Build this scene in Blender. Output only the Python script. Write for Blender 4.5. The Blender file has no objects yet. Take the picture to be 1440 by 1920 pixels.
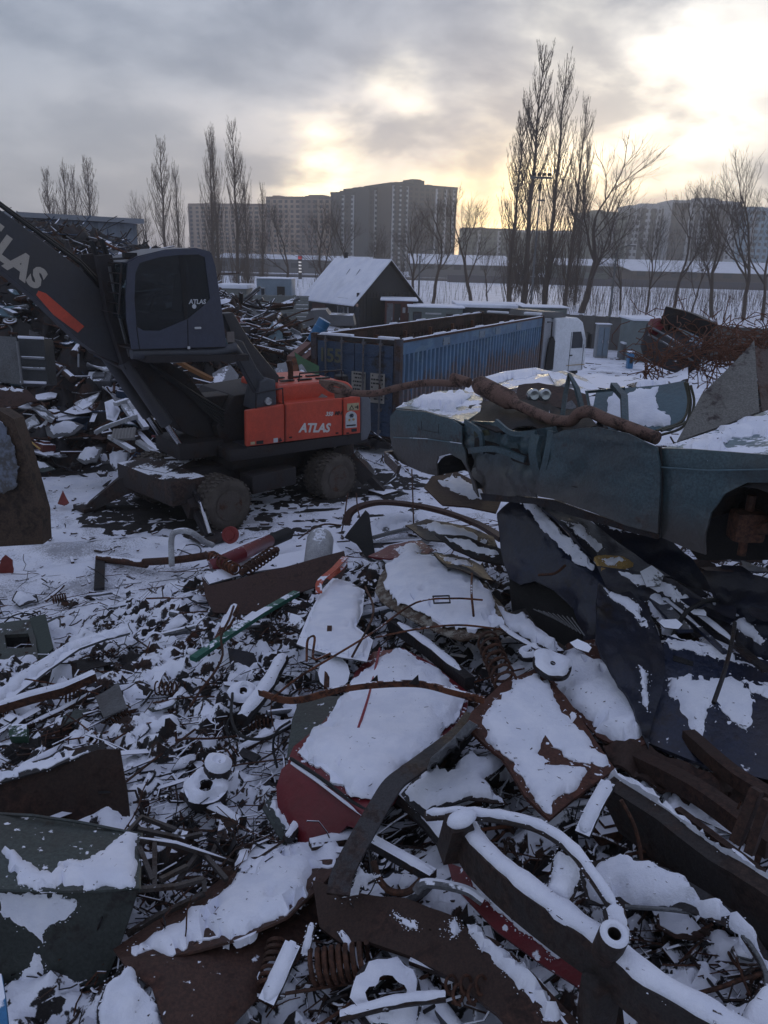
import bpy, bmesh, math, random
import numpy as np
from mathutils import Vector, Matrix
from mathutils.geometry import delaunay_2d_cdt
SC = bpy.context.scene
COL = SC.collection
rnd = random.Random(7)
R = math.radians

# ------------------------------------------------------------------ camera
FPX, PITCH, ROLL, CH = 1442.0, R(18.3), R(1.5), 5.3
CO = Vector((0, 0, CH))
cR, cU, cF = Vector((1, 0, 0)), Vector((0, math.sin(PITCH), math.cos(PITCH))), Vector((0, math.cos(PITCH), -math.sin(PITCH)))
_c, _s = math.cos(ROLL), math.sin(ROLL)
kR, kU = cR * _c + cU * _s, cU * _c - cR * _s
cd = bpy.data.cameras.new('camera'); cam = bpy.data.objects.new('camera', cd); COL.objects.link(cam)
cd.sensor_fit = 'VERTICAL'; cd.sensor_height = 36; cd.lens = 36 * FPX / 1920
cd.clip_start = 0.05; cd.clip_end = 6000
m = Matrix((kR, kU, -cF)).transposed().to_4x4(); m.translation = CO
cam.matrix_world = m
SC.camera = cam
SC.render.resolution_x, SC.render.resolution_y = 768, 1024

def ray(x, y): return cF + kR * ((x - 720) / FPX) - kU * ((y - 960) / FPX)
def PZ(x, y, z): d = ray(x, y); return CO + d * ((z - CH) / d.z)
def PY(x, y, Y): d = ray(x, y); return CO + d * (Y / d.y)
def proj(P):
    q = P - CO; w = max(.01, q.dot(cF)); return 720 + FPX * q.dot(kR) / w, 960 - FPX * q.dot(kU) / w

# ------------------------------------------------------------------ exposure, world, sun
SC.view_settings.view_transform = 'Standard'; SC.view_settings.look = 'None'
SC.view_settings.exposure = 0.14; SC.view_settings.gamma = 1
SC.cycles.max_bounces = 5; SC.cycles.diffuse_bounces = 3; SC.cycles.glossy_bounces = 2
SC.cycles.volume_bounces = 0; SC.cycles.use_denoising = True

sun_dir = ray(1010, 405).normalized()
SUN_EL, SUN_AZ = math.asin(sun_dir.z), math.atan2(sun_dir.x, sun_dir.y)
ld = bpy.data.lights.new('sun', 'SUN'); lo = bpy.data.objects.new('sun', ld); COL.objects.link(lo)
ld.energy = 1.1; ld.angle = R(12); ld.color = (1, .84, .6)
lo.rotation_euler = (-sun_dir).to_track_quat('-Z', 'Y').to_euler(); lo.location = (0, 0, 80)

W = bpy.data.worlds.new('World'); SC.world = W; W.use_nodes = True
nt = W.node_tree; N = nt.nodes; N.clear()
def nd(t, **k):
    n = N.new(t)
    for a, v in k.items(): setattr(n, a, v)
    return n
def lk(a, b): nt.links.new(a, b)
def mth(op, a, b=None, c=None, clamp=False):
    n = nd('ShaderNodeMath', operation=op, use_clamp=clamp)
    for i, v in enumerate((a, b, c)):
        if v is None: continue
        if isinstance(v, (int, float)): n.inputs[i].default_value = v
        else: lk(v, n.inputs[i])
    return n.outputs[0]
def vmth(op, a, b=None):
    n = nd('ShaderNodeVectorMath', operation=op)
    for i, v in enumerate((a, b)):
        if v is None: continue
        if isinstance(v, tuple): n.inputs[i].default_value = v
        elif isinstance(v, (int, float)): n.inputs[i].default_value = (v, v, v)
        else: lk(v, n.inputs[i])
    return n
def mixc(f, a, b, blend='MIX'):
    n = nd('ShaderNodeMix', data_type='RGBA', blend_type=blend)
    for s, v in ((n.inputs[0], f), (n.inputs[6], a), (n.inputs[7], b)):
        if isinstance(v, (int, float)): s.default_value = v
        elif isinstance(v, tuple): s.default_value = (*v, 1)
        else: lk(v, s)
    return n.outputs[2]
def noise(vec, scale, det=4, rough=.55, dist=0):
    n = nd('ShaderNodeTexNoise'); n.inputs['Scale'].default_value = scale; n.inputs['Detail'].default_value = det
    n.inputs['Roughness'].default_value = rough; n.inputs['Distortion'].default_value = dist
    if vec is not None: lk(vec, n.inputs['Vector'])
    return n
def mrange(v, a, b, c=0., d=1., smooth=True):
    n = nd('ShaderNodeMapRange', interpolation_type='SMOOTHSTEP' if smooth else 'LINEAR')
    lk(v, n.inputs[0])
    for i, q in enumerate((a, b, c, d)): n.inputs[i + 1].default_value = q
    return n.outputs[0]

tc = nd('ShaderNodeTexCoord').outputs['Generated']
dirn = vmth('NORMALIZE', tc).outputs[0]
sep = nd('ShaderNodeSeparateXYZ'); lk(dirn, sep.inputs[0])
dx, dy, dz = sep.outputs
zz = mth('ADD', mth('MAXIMUM', dz, 0.0), 0.34)
cmb = nd('ShaderNodeCombineXYZ'); lk(mth('DIVIDE', dx, zz), cmb.inputs[0]); lk(mth('DIVIDE', dy, zz), cmb.inputs[1])
cl = noise(cmb.outputs[0], 2.0, 6, .52, .35).outputs[0]
cl2 = noise(cmb.outputs[0], 5.5, 5, .55, .2).outputs[0]
clm = mth('ADD', mth('MULTIPLY', cl, .75), mth('MULTIPLY', cl2, .25))
cf = mrange(clm, .41, .61)
sky = nd('ShaderNodeTexSky', sky_type='NISHITA'); sky.sun_disc = False
sky.sun_elevation = SUN_EL; sky.sun_rotation = SUN_AZ
# cloud deck: slate underside to paler gaps; paler near the horizon
deck = mixc(cf, (.25, .305, .415), (.46, .515, .63))
hz = mrange(dz, 0.0, .30, 1, 0)
deck = mixc(mth('MULTIPLY', hz, .55), deck, (.47, .50, .57))
nis = mixc(1.0, sky.outputs[0], (.09, .09, .09), 'MULTIPLY')
base = mixc(.88, nis, deck)
# the side of the sky behind the photographer is dusky
back = mrange(dy, -.6, .35, 1.0, 1)
base = mixc(1.0, base, vmth('MULTIPLY', (1, 1, 1), 1.0).outputs[0], 'MULTIPLY')
bm_ = nd('ShaderNodeCombineColor'); [lk(back, bm_.inputs[i]) for i in range(3)]
base = mixc(1.0, base, bm_.outputs[0], 'MULTIPLY')
# breaks in the cloud where the low sun shines through
zen = mrange(dz, .55, .85, 0, 1); base = mixc(mth('MULTIPLY', zen, .7), base, (.37, .415, .63))
wob = vmth('SUBTRACT', noise(vmth('MULTIPLY', dirn, (1, 1, 2.2)).outputs[0], 6.5, 4, .6).outputs['Color'], .5).outputs[0]
wd = vmth('NORMALIZE', vmth('ADD', dirn, vmth('MULTIPLY', wob, (.11, .05, .11)).outputs[0]).outputs[0]).outputs[0]
SPOTS = [  # pixel, radius(px), vertical squash, colour, strength
    (1200, 290, 300, 1.5, (1.0, .86, .60), .52), (980, 405, 230, 2.6, (1.0, .74, .28), 1.35),
    (605, 332, 55, 1.0, (1.0, .78, .38), 1.7), (560, 360, 300, 3.2, (1.0, .80, .58), .22), (640, 285, 90, 1.6, (1.0, .83, .58), .5),
    (1275, 68, 60, 1.3, (1.0, .93, .78), .6), (1045, 50, 60, .9, (1.0, .92, .70), .42),
    (760, 180, 42, 1.0, (1.0, .86, .58), .6), (1080, 90, 130, 1.0, (1.0, .90, .66), .22),
    (1200, 200, 110, 1.8, (1.0, .90, .66), .55), (1400, 140, 90, .7, (1.0, .92, .72), .4),
    (1250, 335, 200, 2.2, (1.0, .90, .66), .45), (930, 405, 70, .9, (1.0, .74, .22), 1.9), (500, 215, 330, 5., (1.0, .86, .72), .12),
    (800, 330, 260, 3., (1.0, .80, .66), .14)]
acc = base
brk = mrange(clm, .40, .60, .3, 1.2)
for (px, py, rad, sq, col, st) in SPOTS:
    d0 = ray(px, py).normalized(); rt = Vector((d0.y, -d0.x, 0)).normalized(); up = rt.cross(d0)
    a = rad / FPX
    u = vmth('DOT_PRODUCT', wd, tuple(rt / a)).outputs['Value']; v = vmth('DOT_PRODUCT', wd, tuple(up * sq / a)).outputs['Value']
    v = mth('SUBTRACT', v, 0.0)
    q = mth('ADD', mth('MULTIPLY', u, u), mth('MULTIPLY', v, v))
    g = mth('POWER', 2.718, mth('MULTIPLY', q, -1.0))
    g = mth('MULTIPLY', g, mrange(dy, 0, .2))
    g = mth('MULTIPLY', mth('MULTIPLY', g, brk), st)
    cc = nd('ShaderNodeCombineColor')
    for i in range(3): lk(mth('MULTIPLY', g, col[i]), cc.inputs[i])
    acc = mixc(1.0, acc, cc.outputs[0], 'ADD')
bg = nd('ShaderNodeBackground'); lk(acc, bg.inputs[0]); bg.inputs[1].default_value = 1.0
wo = nd('ShaderNodeOutputWorld'); lk(bg.outputs[0], wo.inputs[0])

# ------------------------------------------------------------------ materials
MATS = {}
SNOWC = (.80, .82, .90)
def mat(name, col, rough=.6, metal=0., rust=0., rustc=(.10, .038, .018), snow=0., thr=.62, sc=3., bump=.3, dirt=0., col2=None, spec=.4, streak=False, emis=None, ssc=2.2, mud=None):
    """paint/metal with rust patches and, where the face looks up, lying snow"""
    if name in MATS: return MATS[name]
    global nt, N
    m = bpy.data.materials.new(name); MATS[name] = m; m.use_nodes = True
    nt = m.node_tree; N = nt.nodes; N.clear()
    geo = nd('ShaderNodeNewGeometry'); pos = geo.outputs['Position']
    c = col
    if streak:
        pv = vmth('MULTIPLY', pos, (1, 1, .12)).outputs[0]
    else: pv = pos
    n1 = noise(pv, sc, 6, .6).outputs[0]
    n2 = noise(pos, sc * 7, 4, .6).outputs[0]
    if col2: c = mixc(mrange(n1, .42, .6), c, col2)
    c = mixc(mrange(n2, .3, .75, .25, 0), c, tuple(v * .45 for v in col))
    if rust > 0:
        t = .72 - .42 * rust
        rf = mrange(mth('ADD', mth('MULTIPLY', n1, .7), mth('MULTIPLY', n2, .3)), t - .05, t + .06)
        rc = mixc(mrange(n2, .35, .65), rustc, tuple(v * .35 for v in rustc))
        c = mixc(rf, c, rc)
    n3 = noise(pos, sc * 22, 3, .65).outputs[0]; g_ = nd('ShaderNodeCombineColor'); q_ = mrange(n3, .3, .7, *((.72, 1.3) if rust > .15 else (.93, 1.06))); [lk(q_, g_.inputs[i]) for i in range(3)]; c = mixc(1.0, c, g_.outputs[0], 'MULTIPLY')
    if dirt > 0:
        nn = noise(pos, sc * .6, 5, .65).outputs[0]
        c = mixc(mth('MULTIPLY', mrange(nn, .4, .65), dirt), c, (.045, .035, .030))
    rg = rough
    if mud:
        sz = nd('ShaderNodeSeparateXYZ'); lk(pos, sz.inputs[0]); c = mixc(mth('MULTIPLY', mrange(mth('ADD', sz.outputs[2], mth('MULTIPLY', mth('SUBTRACT', n1, .5), .5)), mud[0], mud[1], 1, 0), .8), c, (.068, .054, .046))
    if snow > 0:
        sn = nd('ShaderNodeSeparateXYZ'); lk(geo.outputs['Normal'], sn.inputs[0])
        s1 = noise(pos, ssc, 3, .5).outputs[0]; s2 = noise(pos, 22, 3, .6).outputs[0]
        v = mth('ADD', sn.outputs[2], mth('ADD', mth('MULTIPLY', mth('SUBTRACT', s1, .5), 1.5), mth('MULTIPLY', mth('SUBTRACT', s2, .5), .55)))
        th = thr + (1 - snow) * .5
        sf = mrange(v, th - .04, th + .05)
        c = mixc(sf, c, SNOWC)
        rg = mrange(sf, 0, 1, rough, .75)
        met = mrange(sf, 0, 1, metal, 0)
    b = nd('ShaderNodeBsdfPrincipled')
    if isinstance(c, tuple): b.inputs['Base Color'].default_value = (*c, 1)
    else: lk(c, b.inputs['Base Color'])
    if snow > 0: lk(rg, b.inputs['Roughness']); lk(met, b.inputs['Metallic'])
    else: b.inputs['Roughness'].default_value = rough; b.inputs['Metallic'].default_value = metal
    b.inputs['Specular IOR Level'].default_value = spec
    if emis: b.inputs['Emission Color'].default_value = (*emis[0], 1); b.inputs['Emission Strength'].default_value = emis[1]
    if bump > 0:
        bp = nd('ShaderNodeBump'); bp.inputs['Strength'].default_value = bump; bp.inputs['Distance'].default_value = .03
        lk(n2, bp.inputs['Height']); lk(bp.outputs[0], b.inputs['Normal'])
    o = nd('ShaderNodeOutputMaterial'); lk(b.outputs[0], o.inputs[0])
    return m

def m_snow(name, dirt=0., sc=5.):
    if name in MATS: return MATS[name]
    global nt, N
    m = bpy.data.materials.new(name); MATS[name] = m; m.use_nodes = True
    nt = m.node_tree; N = nt.nodes; N.clear()
    pos = nd('ShaderNodeNewGeometry').outputs['Position']
    n1 = noise(pos, sc, 5, .6).outputs[0]; n2 = noise(pos, 34, 4, .7).outputs[0]; n3 = noise(pos, .55, 5, .6).outputs[0]
    c = mixc(mrange(n1, .35, .65), (.74, .765, .86), (.83, .845, .92))
    if dirt > 0:
        q = mth('ADD', mth('MULTIPLY', n3, .65), mth('MULTIPLY', n2, .35))
        c = mixc(mth('MULTIPLY', mrange(q, .50, .60), dirt), c, (.07, .06, .058))
    b = nd('ShaderNodeBsdfPrincipled'); lk(c, b.inputs['Base Color']); b.inputs['Roughness'].default_value = .7
    b.inputs['Specular IOR Level'].default_value = .25
    bp = nd('ShaderNodeBump'); bp.inputs['Strength'].default_value = .6; bp.inputs['Distance'].default_value = .03
    n4 = noise(pos, 110, 3, .7).outputs[0]; lk(mth('ADD', mth('ADD', mth('MULTIPLY', n1, .5), mth('MULTIPLY', n2, .45)), mth('MULTIPLY', n4, .16)), bp.inputs['Height']); lk(bp.outputs[0], b.inputs['Normal'])
    o = nd('ShaderNodeOutputMaterial'); lk(b.outputs[0], o.inputs[0])
    return m

def m_glass(name, tint=(.02, .025, .03), alpha=.55):
    if name in MATS: return MATS[name]
    global nt, N
    m = bpy.data.materials.new(name); MATS[name] = m; m.use_nodes = True
    nt = m.node_tree; N = nt.nodes; N.clear()
    b = nd('ShaderNodeBsdfPrincipled'); b.inputs['Base Color'].default_value = (*tint, 1); b.inputs['Roughness'].default_value = .08
    t = nd('ShaderNodeBsdfTransparent'); t.inputs[0].default_value = (.75, .8, .8, 1)
    x = nd('ShaderNodeMixShader'); x.inputs[0].default_value = alpha; lk(t.outputs[0], x.inputs[1]); lk(b.outputs[0], x.inputs[2])
    o = nd('ShaderNodeOutputMaterial'); lk(x.outputs[0], o.inputs[0])
    return m

SNOW = m_snow('snow')
RUST = mat('rusty_steel', (.050, .026, .017), .8, .0, rust=.7, rustc=(.085, .034, .018), sc=4)
RUSTS = mat('rusty_steel_snowy', (.050, .026, .017), .8, 0, rust=.7, rustc=(.085, .034, .018), snow=.75, sc=4)
ORUST = mat('orange_rust', (.13, .045, .02), .85, 0, rust=.5, rustc=(.06, .022, .012), snow=.25, sc=6)
DARK = mat('dark_steel', (.024, .022, .024), .5, .3, rust=.45, rustc=(.04, .02, .013), sc=4)
DARKS = mat('dark_steel_snowy', (.022, .020, .021), .6, 0, rust=.5, rustc=(.04, .02, .013), snow=.8, sc=4)
BLACK = mat('black_rubber', (.012, .012, .013), .7, 0, sc=5)
BLACKS = mat('black_rubber_snowy', (.012, .012, .013), .7, 0, snow=.6, sc=5)
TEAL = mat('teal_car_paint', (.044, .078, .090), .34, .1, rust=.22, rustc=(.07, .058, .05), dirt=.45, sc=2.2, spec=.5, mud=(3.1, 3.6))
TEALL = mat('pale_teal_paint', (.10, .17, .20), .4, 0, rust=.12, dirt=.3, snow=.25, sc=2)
NAVY = mat('navy_car_paint', (.012, .018, .040), .30, .1, snow=.6, thr=1.02, ssc=14, rust=.3, rustc=(.03, .02, .02), dirt=.5, sc=1.8, spec=.5)
RED = mat('dark_red_paint', (.15, .012, .018), .4, 0, snow=.6, thr=1.0, ssc=14, rust=.15, dirt=.3, sc=2)
REDS = mat('red_paint_snowy', (.13, .014, .018), .45, 0, rust=.2, snow=.6, sc=3)
GREY = mat('grey_sheet', (.13, .135, .14), .5, .2, rust=.25, dirt=.5, sc=2.5)
GREYS = mat('grey_sheet_snowy', (.12, .125, .135), .5, 0, rust=.25, dirt=.4, snow=.8, sc=2.5)
GREYG = mat('grey_green_sheet', (.055, .068, .062), .5, 0, snow=.6, thr=1.04, ssc=13, rust=.3, rustc=(.05, .035, .025), dirt=.5, sc=2)
GREEN = mat('green_paint', (.015, .11, .075), .5, 0, rust=.15, snow=.15, sc=5)
BLUEP = mat('blue_plastic', (.03, .16, .34), .4, 0, snow=.2)
WHITEP = mat('white_enamel', (.42, .43, .45), .5, 0, rust=.2, rustc=(.12, .07, .04), dirt=.3, snow=.4, sc=4)
YEL = mat('yellow_foam', (.42, .27, .09), .8, 0, rust=.3)
ORANGE = mat('orange_paint', (.56, .075, .040), .42, 0, rust=.06, rustc=(.10, .03, .02), dirt=.22, sc=1.5, spec=.4)
MGREY = mat('machine_grey', (.060, .066, .082), .5, 0, rust=.05, dirt=.35, sc=1.4)
MDARK = mat('machine_dark_grease', (.022, .019, .021), .7, 0, rust=.4, rustc=(.04, .022, .016), sc=3)
CHROME = mat('chrome', (.5, .5, .52), .2, 1, bump=0)
LETTER = mat('worn_cream_lettering', (.42, .38, .33), .7, 0, rust=.14, rustc=(.15, .1, .08), sc=9)
LETTW = mat('white_lettering', (.62, .60, .58), .6, 0, rust=.12, rustc=(.4, .08, .04), sc=14)
TYRE = mat('muddy_tyre', (.075, .062, .053), .9, 0, sc=4, col2=(.10, .085, .072))
SILV = mat('silver_body_paint', (.22, .23, .245), .35, .3, dirt=.3, snow=.45, sc=2)

# ------------------------------------------------------------------ mesh helpers
class M:
    def __init__(s): s.v = []; s.f = []; s.mi = []; s.k = 0
    def add(s, v, f):
        o = len(s.v); s.v += [tuple(p) for p in v]; s.f += [tuple(i + o for i in q) for q in f]; s.mi += [s.k] * len(f); return s
    def box(s, c, d, rot=None, bev=0):
        x, y, z = (q / 2 for q in d)
        P = [Vector((a * x, b * y, e * z)) for a in (-1, 1) for b in (-1, 1) for e in (-1, 1)]
        Fc = [(0, 1, 3, 2), (4, 6, 7, 5), (0, 4, 5, 1), (2, 3, 7, 6), (0, 2, 6, 4), (1, 5, 7, 3)]
        if bev > 0:
            b = bmesh.new(); vs = [b.verts.new(p) for p in P]; [b.faces.new([vs[i] for i in f]) for f in Fc]
            bmesh.ops.bevel(b, geom=b.edges[:], offset=min(bev, x * .9, y * .9, z * .9), segments=2, affect='EDGES', profile=.6)
            b.verts.index_update(); P = [q.co.copy() for q in b.verts]; Fc = [tuple(q.index for q in f.verts) for f in b.faces]; b.free()
        if rot is not None:
            rm = rot if isinstance(rot, Matrix) else Matrix.Rotation(rot, 3, 'Z'); P = [rm @ p for p in P]
        c = Vector(c); return s.add([p + c for p in P], Fc)
    def tube(s, path, r, n=8, cap=True, flat=1.0):
        path = [Vector(p) for p in path]; L = len(path)
        rr = r if isinstance(r, (list, tuple)) else [r] * L
        t = (path[1] - path[0]).normalized(); a = Vector((0, 0, 1)) if abs(t.z) < .9 else Vector((1, 0, 0))
        a = (a - t * a.dot(t)).normalized(); V = []
        for i in range(L):
            t = ((path[min(i + 1, L - 1)] - path[max(i - 1, 0)])).normalized()
            a2 = a - t * a.dot(t)
            if a2.length > 1e-4: a = a2.normalized()
            b = t.cross(a)
            for j in range(n):
                q = 2 * math.pi * j / n; V.append(path[i] + (a * math.cos(q) * flat + b * math.sin(q)) * rr[i])
        Fc = [(i * n + j, i * n + (j + 1) % n, (i + 1) * n + (j + 1) % n, (i + 1) * n + j) for i in range(L - 1) for j in range(n)]
        if cap: Fc += [tuple(range(n - 1, -1, -1)), tuple((L - 1) * n + j for j in range(n))]
        return s.add(V, Fc)
    def beam(s, path, w, h, up=Vector((0, 0, 1))):
        """rectangular section swept along a path; w across, h along up"""
        path = [Vector(p) for p in path]; L = len(path); V = []
        ww = w if isinstance(w, (list, tuple)) else [w] * L; hh = h if isinstance(h, (list, tuple)) else [h] * L
        for i in range(L):
            t = (path[min(i + 1, L - 1)] - path[max(i - 1, 0)]).normalized(); u = (up - t * up.dot(t)).normalized(); b = t.cross(u)
            for (p, q) in ((-1, -1), (1, -1), (1, 1), (-1, 1)): V.append(path[i] + b * p * ww[i] / 2 + u * q * hh[i] / 2)
        Fc = [(i * 4 + j, i * 4 + (j + 1) % 4, (i + 1) * 4 + (j + 1) % 4, (i + 1) * 4 + j) for i in range(L - 1) for j in range(4)]
        Fc += [(3, 2, 1, 0), tuple((L - 1) * 4 + j for j in range(4))]
        return s.add(V, Fc)
    def lathe(s, prof, n=24, mtx=None, closed=False):
        """prof: (radius, height) pairs around Z"""
        V = [Vector((r * math.cos(2 * math.pi * j / n), r * math.sin(2 * math.pi * j / n), z)) for r, z in prof for j in range(n)]
        L = len(prof); Fc = [(i * n + j, i * n + (j + 1) % n, ((i + 1) % L) * n + (j + 1) % n, ((i + 1) % L) * n + j) for i in range(L if closed else L - 1) for j in range(n)]
        if not closed: Fc += [tuple(range(n - 1, -1, -1)), tuple((L - 1) * n + j for j in range(n))]
        if mtx: V = [mtx @ p for p in V]
        return s.add(V, Fc)
    def plate(s, outl, fn, th=.01, holes=(), sp=None, bump=None, dirv=None, pillow=None, jit=0.):
        """a sheet whose outline (2-D) is carried to 3-D by fn; pillow = snow thickness falling to the rim"""
        V2, T, de = cdt(outl, holes, sp)
        P = [fn(x, y) for x, y in V2]
        nn = [Vector() for _ in P]
        for a, b, c in T:
            q = (P[b] - P[a]).cross(P[c] - P[a]); nn[a] += q; nn[b] += q; nn[c] += q
        tot = sum(nn, Vector())
        ref = dirv if dirv is not None else Vector((0, -.35, 1))
        sg = 1 if tot.dot(ref) > 0 else -1
        nn = [(q.normalized() * sg if q.length > 1e-12 else Vector((0, 0, 1))) for q in nn]
        if sg < 0: T = [(a, c, b) for a, b, c in T]
        P = [p + n * (bump(x, y, d) if bump else 0) for p, n, (x, y), d in zip(P, nn, V2, de)]
        if pillow:
            h, w = pillow
            top = [p + Vector((0, 0, 1)) * (h * (1 - (1 - min(1, max(0, d / w))) ** 2) ** .8 * (.55 + .5 * vns(p.x * 4, p.y * 4, 3) + .35 * vns(p.x * 15, p.y * 15, 4)) * (1 - min(1, max(0, d / w)) * 0) + .003 - (.02 + h * .5 if d < w * 1.3 and .6 * vns(p.x * 8, p.y * 8, 6) + .4 * vns(p.x * 23, p.y * 23, 7) > .60 + .16 * d / w else 0)) + n * .002 for p, n, d in zip(P, nn, de)]
            bot = [p - n * .004 for p, n in zip(P, nn)]
        else: top = P; bot = [p - n * th for p, n in zip(P, nn)]
        k = len(P); E = {}
        for a, b, c in T:
            for e in ((a, b), (b, c), (c, a)): E[e] = 1
        side = [(a, a + k, b + k, b) for (a, b) in E if (b, a) not in E]
        return s.add(top + bot, list(T) + [(a + k, c + k, b + k) for a, b, c in T] + side)
    def build(s, name, m=None, parent=None, smooth=35, mats=None, **tags):
        me = bpy.data.meshes.new(name); me.from_pydata(s.v, [], s.f); me.update()
        for q in (mats or [m]): me.materials.append(q)
        if mats: me.polygons.foreach_set('material_index', s.mi)
        if smooth:
            me.polygons.foreach_set('use_smooth', [True] * len(me.polygons)); me.set_sharp_from_angle(angle=R(smooth))
        o = bpy.data.objects.new(name, me); COL.objects.link(o)
        if parent: o.parent = parent
        if tags: tag(o, **tags)
        return o

def inside(P, poly):
    x, y = P[:, 0], P[:, 1]; r = np.zeros(len(P), bool); q = np.asarray(poly, float)
    for i in range(len(q)):
        (x0, y0), (x1, y1) = q[i - 1], q[i]
        if y0 == y1: continue
        r ^= ((y0 > y) != (y1 > y)) & (x < (x1 - x0) * (y - y0) / (y1 - y0) + x0)
    return r
def edist(P, polys):
    d = np.full(len(P), 1e9)
    for poly in polys:
        q = np.asarray(poly, float)
        for i in range(len(q)):
            a, b = q[i - 1], q[i]; ab = b - a; L = (ab @ ab) or 1e-9
            t = np.clip(((P - a) @ ab) / L, 0, 1)[:, None]; d = np.minimum(d, np.linalg.norm(P - (a + t * ab), axis=1))
    return d
def subd(poly, sp):
    o = []
    for i in range(len(poly)):
        a, b = poly[i], poly[(i + 1) % len(poly)]; n = max(1, int(math.hypot(b[0] - a[0], b[1] - a[1]) / sp))
        o += [(a[0] + (b[0] - a[0]) * t / n, a[1] + (b[1] - a[1]) * t / n) for t in range(n)]
    return o
def cdt(outl, holes, sp):
    outl = list(outl); holes = [list(h) for h in holes]
    if sp: outl = subd(outl, sp); holes = [subd(h, sp) for h in holes]
    V = []; E = []
    for poly in [outl] + holes:
        o = len(V); n = len(poly); V += poly; E += [(o + i, o + (i + 1) % n) for i in range(n)]
    if sp:
        A = np.array(outl); x0, y0 = A.min(0); x1, y1 = A.max(0)
        gx, gy = np.meshgrid(np.arange(x0 + sp * .5, x1, sp), np.arange(y0 + sp * .5, y1, sp)); G = np.stack([gx.ravel(), gy.ravel()], 1)
        if len(G):
            rs = np.random.RandomState(len(G)); G = G + rs.uniform(-.2, .2, G.shape) * sp
            ok = inside(G, outl)
            for h in holes: ok &= ~inside(G, h)
            G = G[ok]
            if len(G): G = G[edist(G, [outl] + holes) > sp * .45]
            V += [tuple(g) for g in G]
    r = delaunay_2d_cdt([Vector(p) for p in V], E, [], 0, 1e-6)
    V2 = [(p.x, p.y) for p in r[0]]; T = [tuple(f) for f in r[2]]
    A = np.array(V2); Ti = np.array(T); C = A[Ti].mean(1)
    ok = inside(C, outl)
    for h in holes: ok &= ~inside(C, h)
    T = [t for t, q in zip(T, ok) if q]
    return V2, T, edist(A, [outl] + holes)

def tag(o, label=None, cat=None, group=None, kind=None):
    if label: o['label'] = label
    if cat: o['category'] = cat
    if group: o['group'] = group
    if kind: o['kind'] = kind
    return o
def empty(name, loc=(0, 0, 0), rz=0, **t):
    o = bpy.data.objects.new(name, None); COL.objects.link(o); o.location = loc; o.rotation_euler = (0, 0, rz); o.empty_display_size = .2
    return tag(o, **t)
def kids(o): return [c for c in bpy.data.objects if c.parent == o]
def copy_tree(o, parent=None, cache={}):
    ch = cache.get(o.name)
    if ch is None: ch = cache[o.name] = kids(o)
    c = o.copy(); COL.objects.link(c); c.parent = parent
    for q in ch: copy_tree(q, c)
    return c

# ------------------------------------------------------------------ noise
def _h(ix, iy, s):
    n = (ix.astype(np.int64) * 374761393 + iy.astype(np.int64) * 668265263 + s * 982451653) & 0xffffffff
    n = ((n ^ (n >> 13)) * 1274126177) & 0xffffffff
    return ((n ^ (n >> 16)) & 0xffff) / 65535.0
def vn(x, y, s=0):
    x = np.asarray(x, float); y = np.asarray(y, float)
    ix, iy = np.floor(x), np.floor(y); fx, fy = x - ix, y - iy; fx = fx * fx * (3 - 2 * fx); fy = fy * fy * (3 - 2 * fy)
    return (_h(ix, iy, s) * (1 - fx) + _h(ix + 1, iy, s) * fx) * (1 - fy) + (_h(ix, iy + 1, s) * (1 - fx) + _h(ix + 1, iy + 1, s) * fx) * fy
def vns(x, y, s=0): return float(vn(x, y, s))
def fbm(x, y, s=0, o=4): return sum(vn(x * 2 ** i, y * 2 ** i, s + i) * .5 ** i for i in range(o)) / sum(.5 ** i for i in range(o)) - .5
def chunks(x, y, s, tilt=.6):
    """flat tilted flakes: each cell a facet of its own height"""
    best = np.full(x.shape, 9.); out = np.zeros(x.shape)
    ix, iy = np.floor(x), np.floor(y)
    for i in (-1, 0, 1):
        for j in (-1, 0, 1):
            cx, cy = ix + i, iy + j; px = cx + _h(cx, cy, s); py = cy + _h(cx, cy, s + 1)
            ddx, ddy = x - px, y - py; d = np.maximum(abs(ddx * .8 + ddy * .3), abs(ddy - ddx * .4))
            hh = _h(cx, cy, s + 2) + ddx * (_h(cx, cy, s + 3) - .5) * 2 * tilt + ddy * (_h(cx, cy, s + 4) - .5) * 2 * tilt
            mk = d < best; best = np.where(mk, d, best); out = np.where(mk, hh, out)
    return out

def curve(pts, n=5):
    """Catmull-Rom through points"""
    P = [Vector(p) for p in pts]; P = [P[0] * 2 - P[1]] + P + [P[-1] * 2 - P[-2]]; o = []
    for i in range(1, len(P) - 2):
        for j in range(n):
            t = j / n; a, b, c, d = P[i - 1:i + 3]
            o.append(.5 * ((2 * b) + (c - a) * t + (2 * a - 5 * b + 4 * c - d) * t * t + (3 * b - a - 3 * c + d) * t ** 3))
    return o + [P[-2]]
# ------------------------------------------------------------------ the lie of the land
HX = np.array([-9, -6, -4, -2, 0, 2, 4, 6, 9.]); HY = np.array([0, 3, 5, 7, 9, 10.6, 11.6, 12.8, 14.5, 17])
HT = np.array([
    [.7, .7, .7, .7, .9, 1.5, 2., 2.2, 2.2], [.7, .7, .75, .8, 1.2, 1.6, 1.9, 2.1, 2.1], [.6, .7, .8, 1.0, 1.3, 1.7, 2., 2.1, 2.1],
    [.2, .4, .7, 1.0, 1.2, 1.5, 1.9, 2.1, 2.1], [0, .1, .4, .8, 1., 1.2, 1.6, 1.9, 2.], [0, 0, .15, .75, .9, .9, 1.1, 1.7, 1.9],
    [0, 0, 0, .35, .5, .4, .7, 1.5, 1.8], [0, 0, 0, 0, 0, 0, .2, 1.2, 1.7], [0, 0, 0, 0, 0, 0, 0, .7, 1.6], [0, 0, 0, 0, 0, 0, 0, .2, 1.2]])
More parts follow.
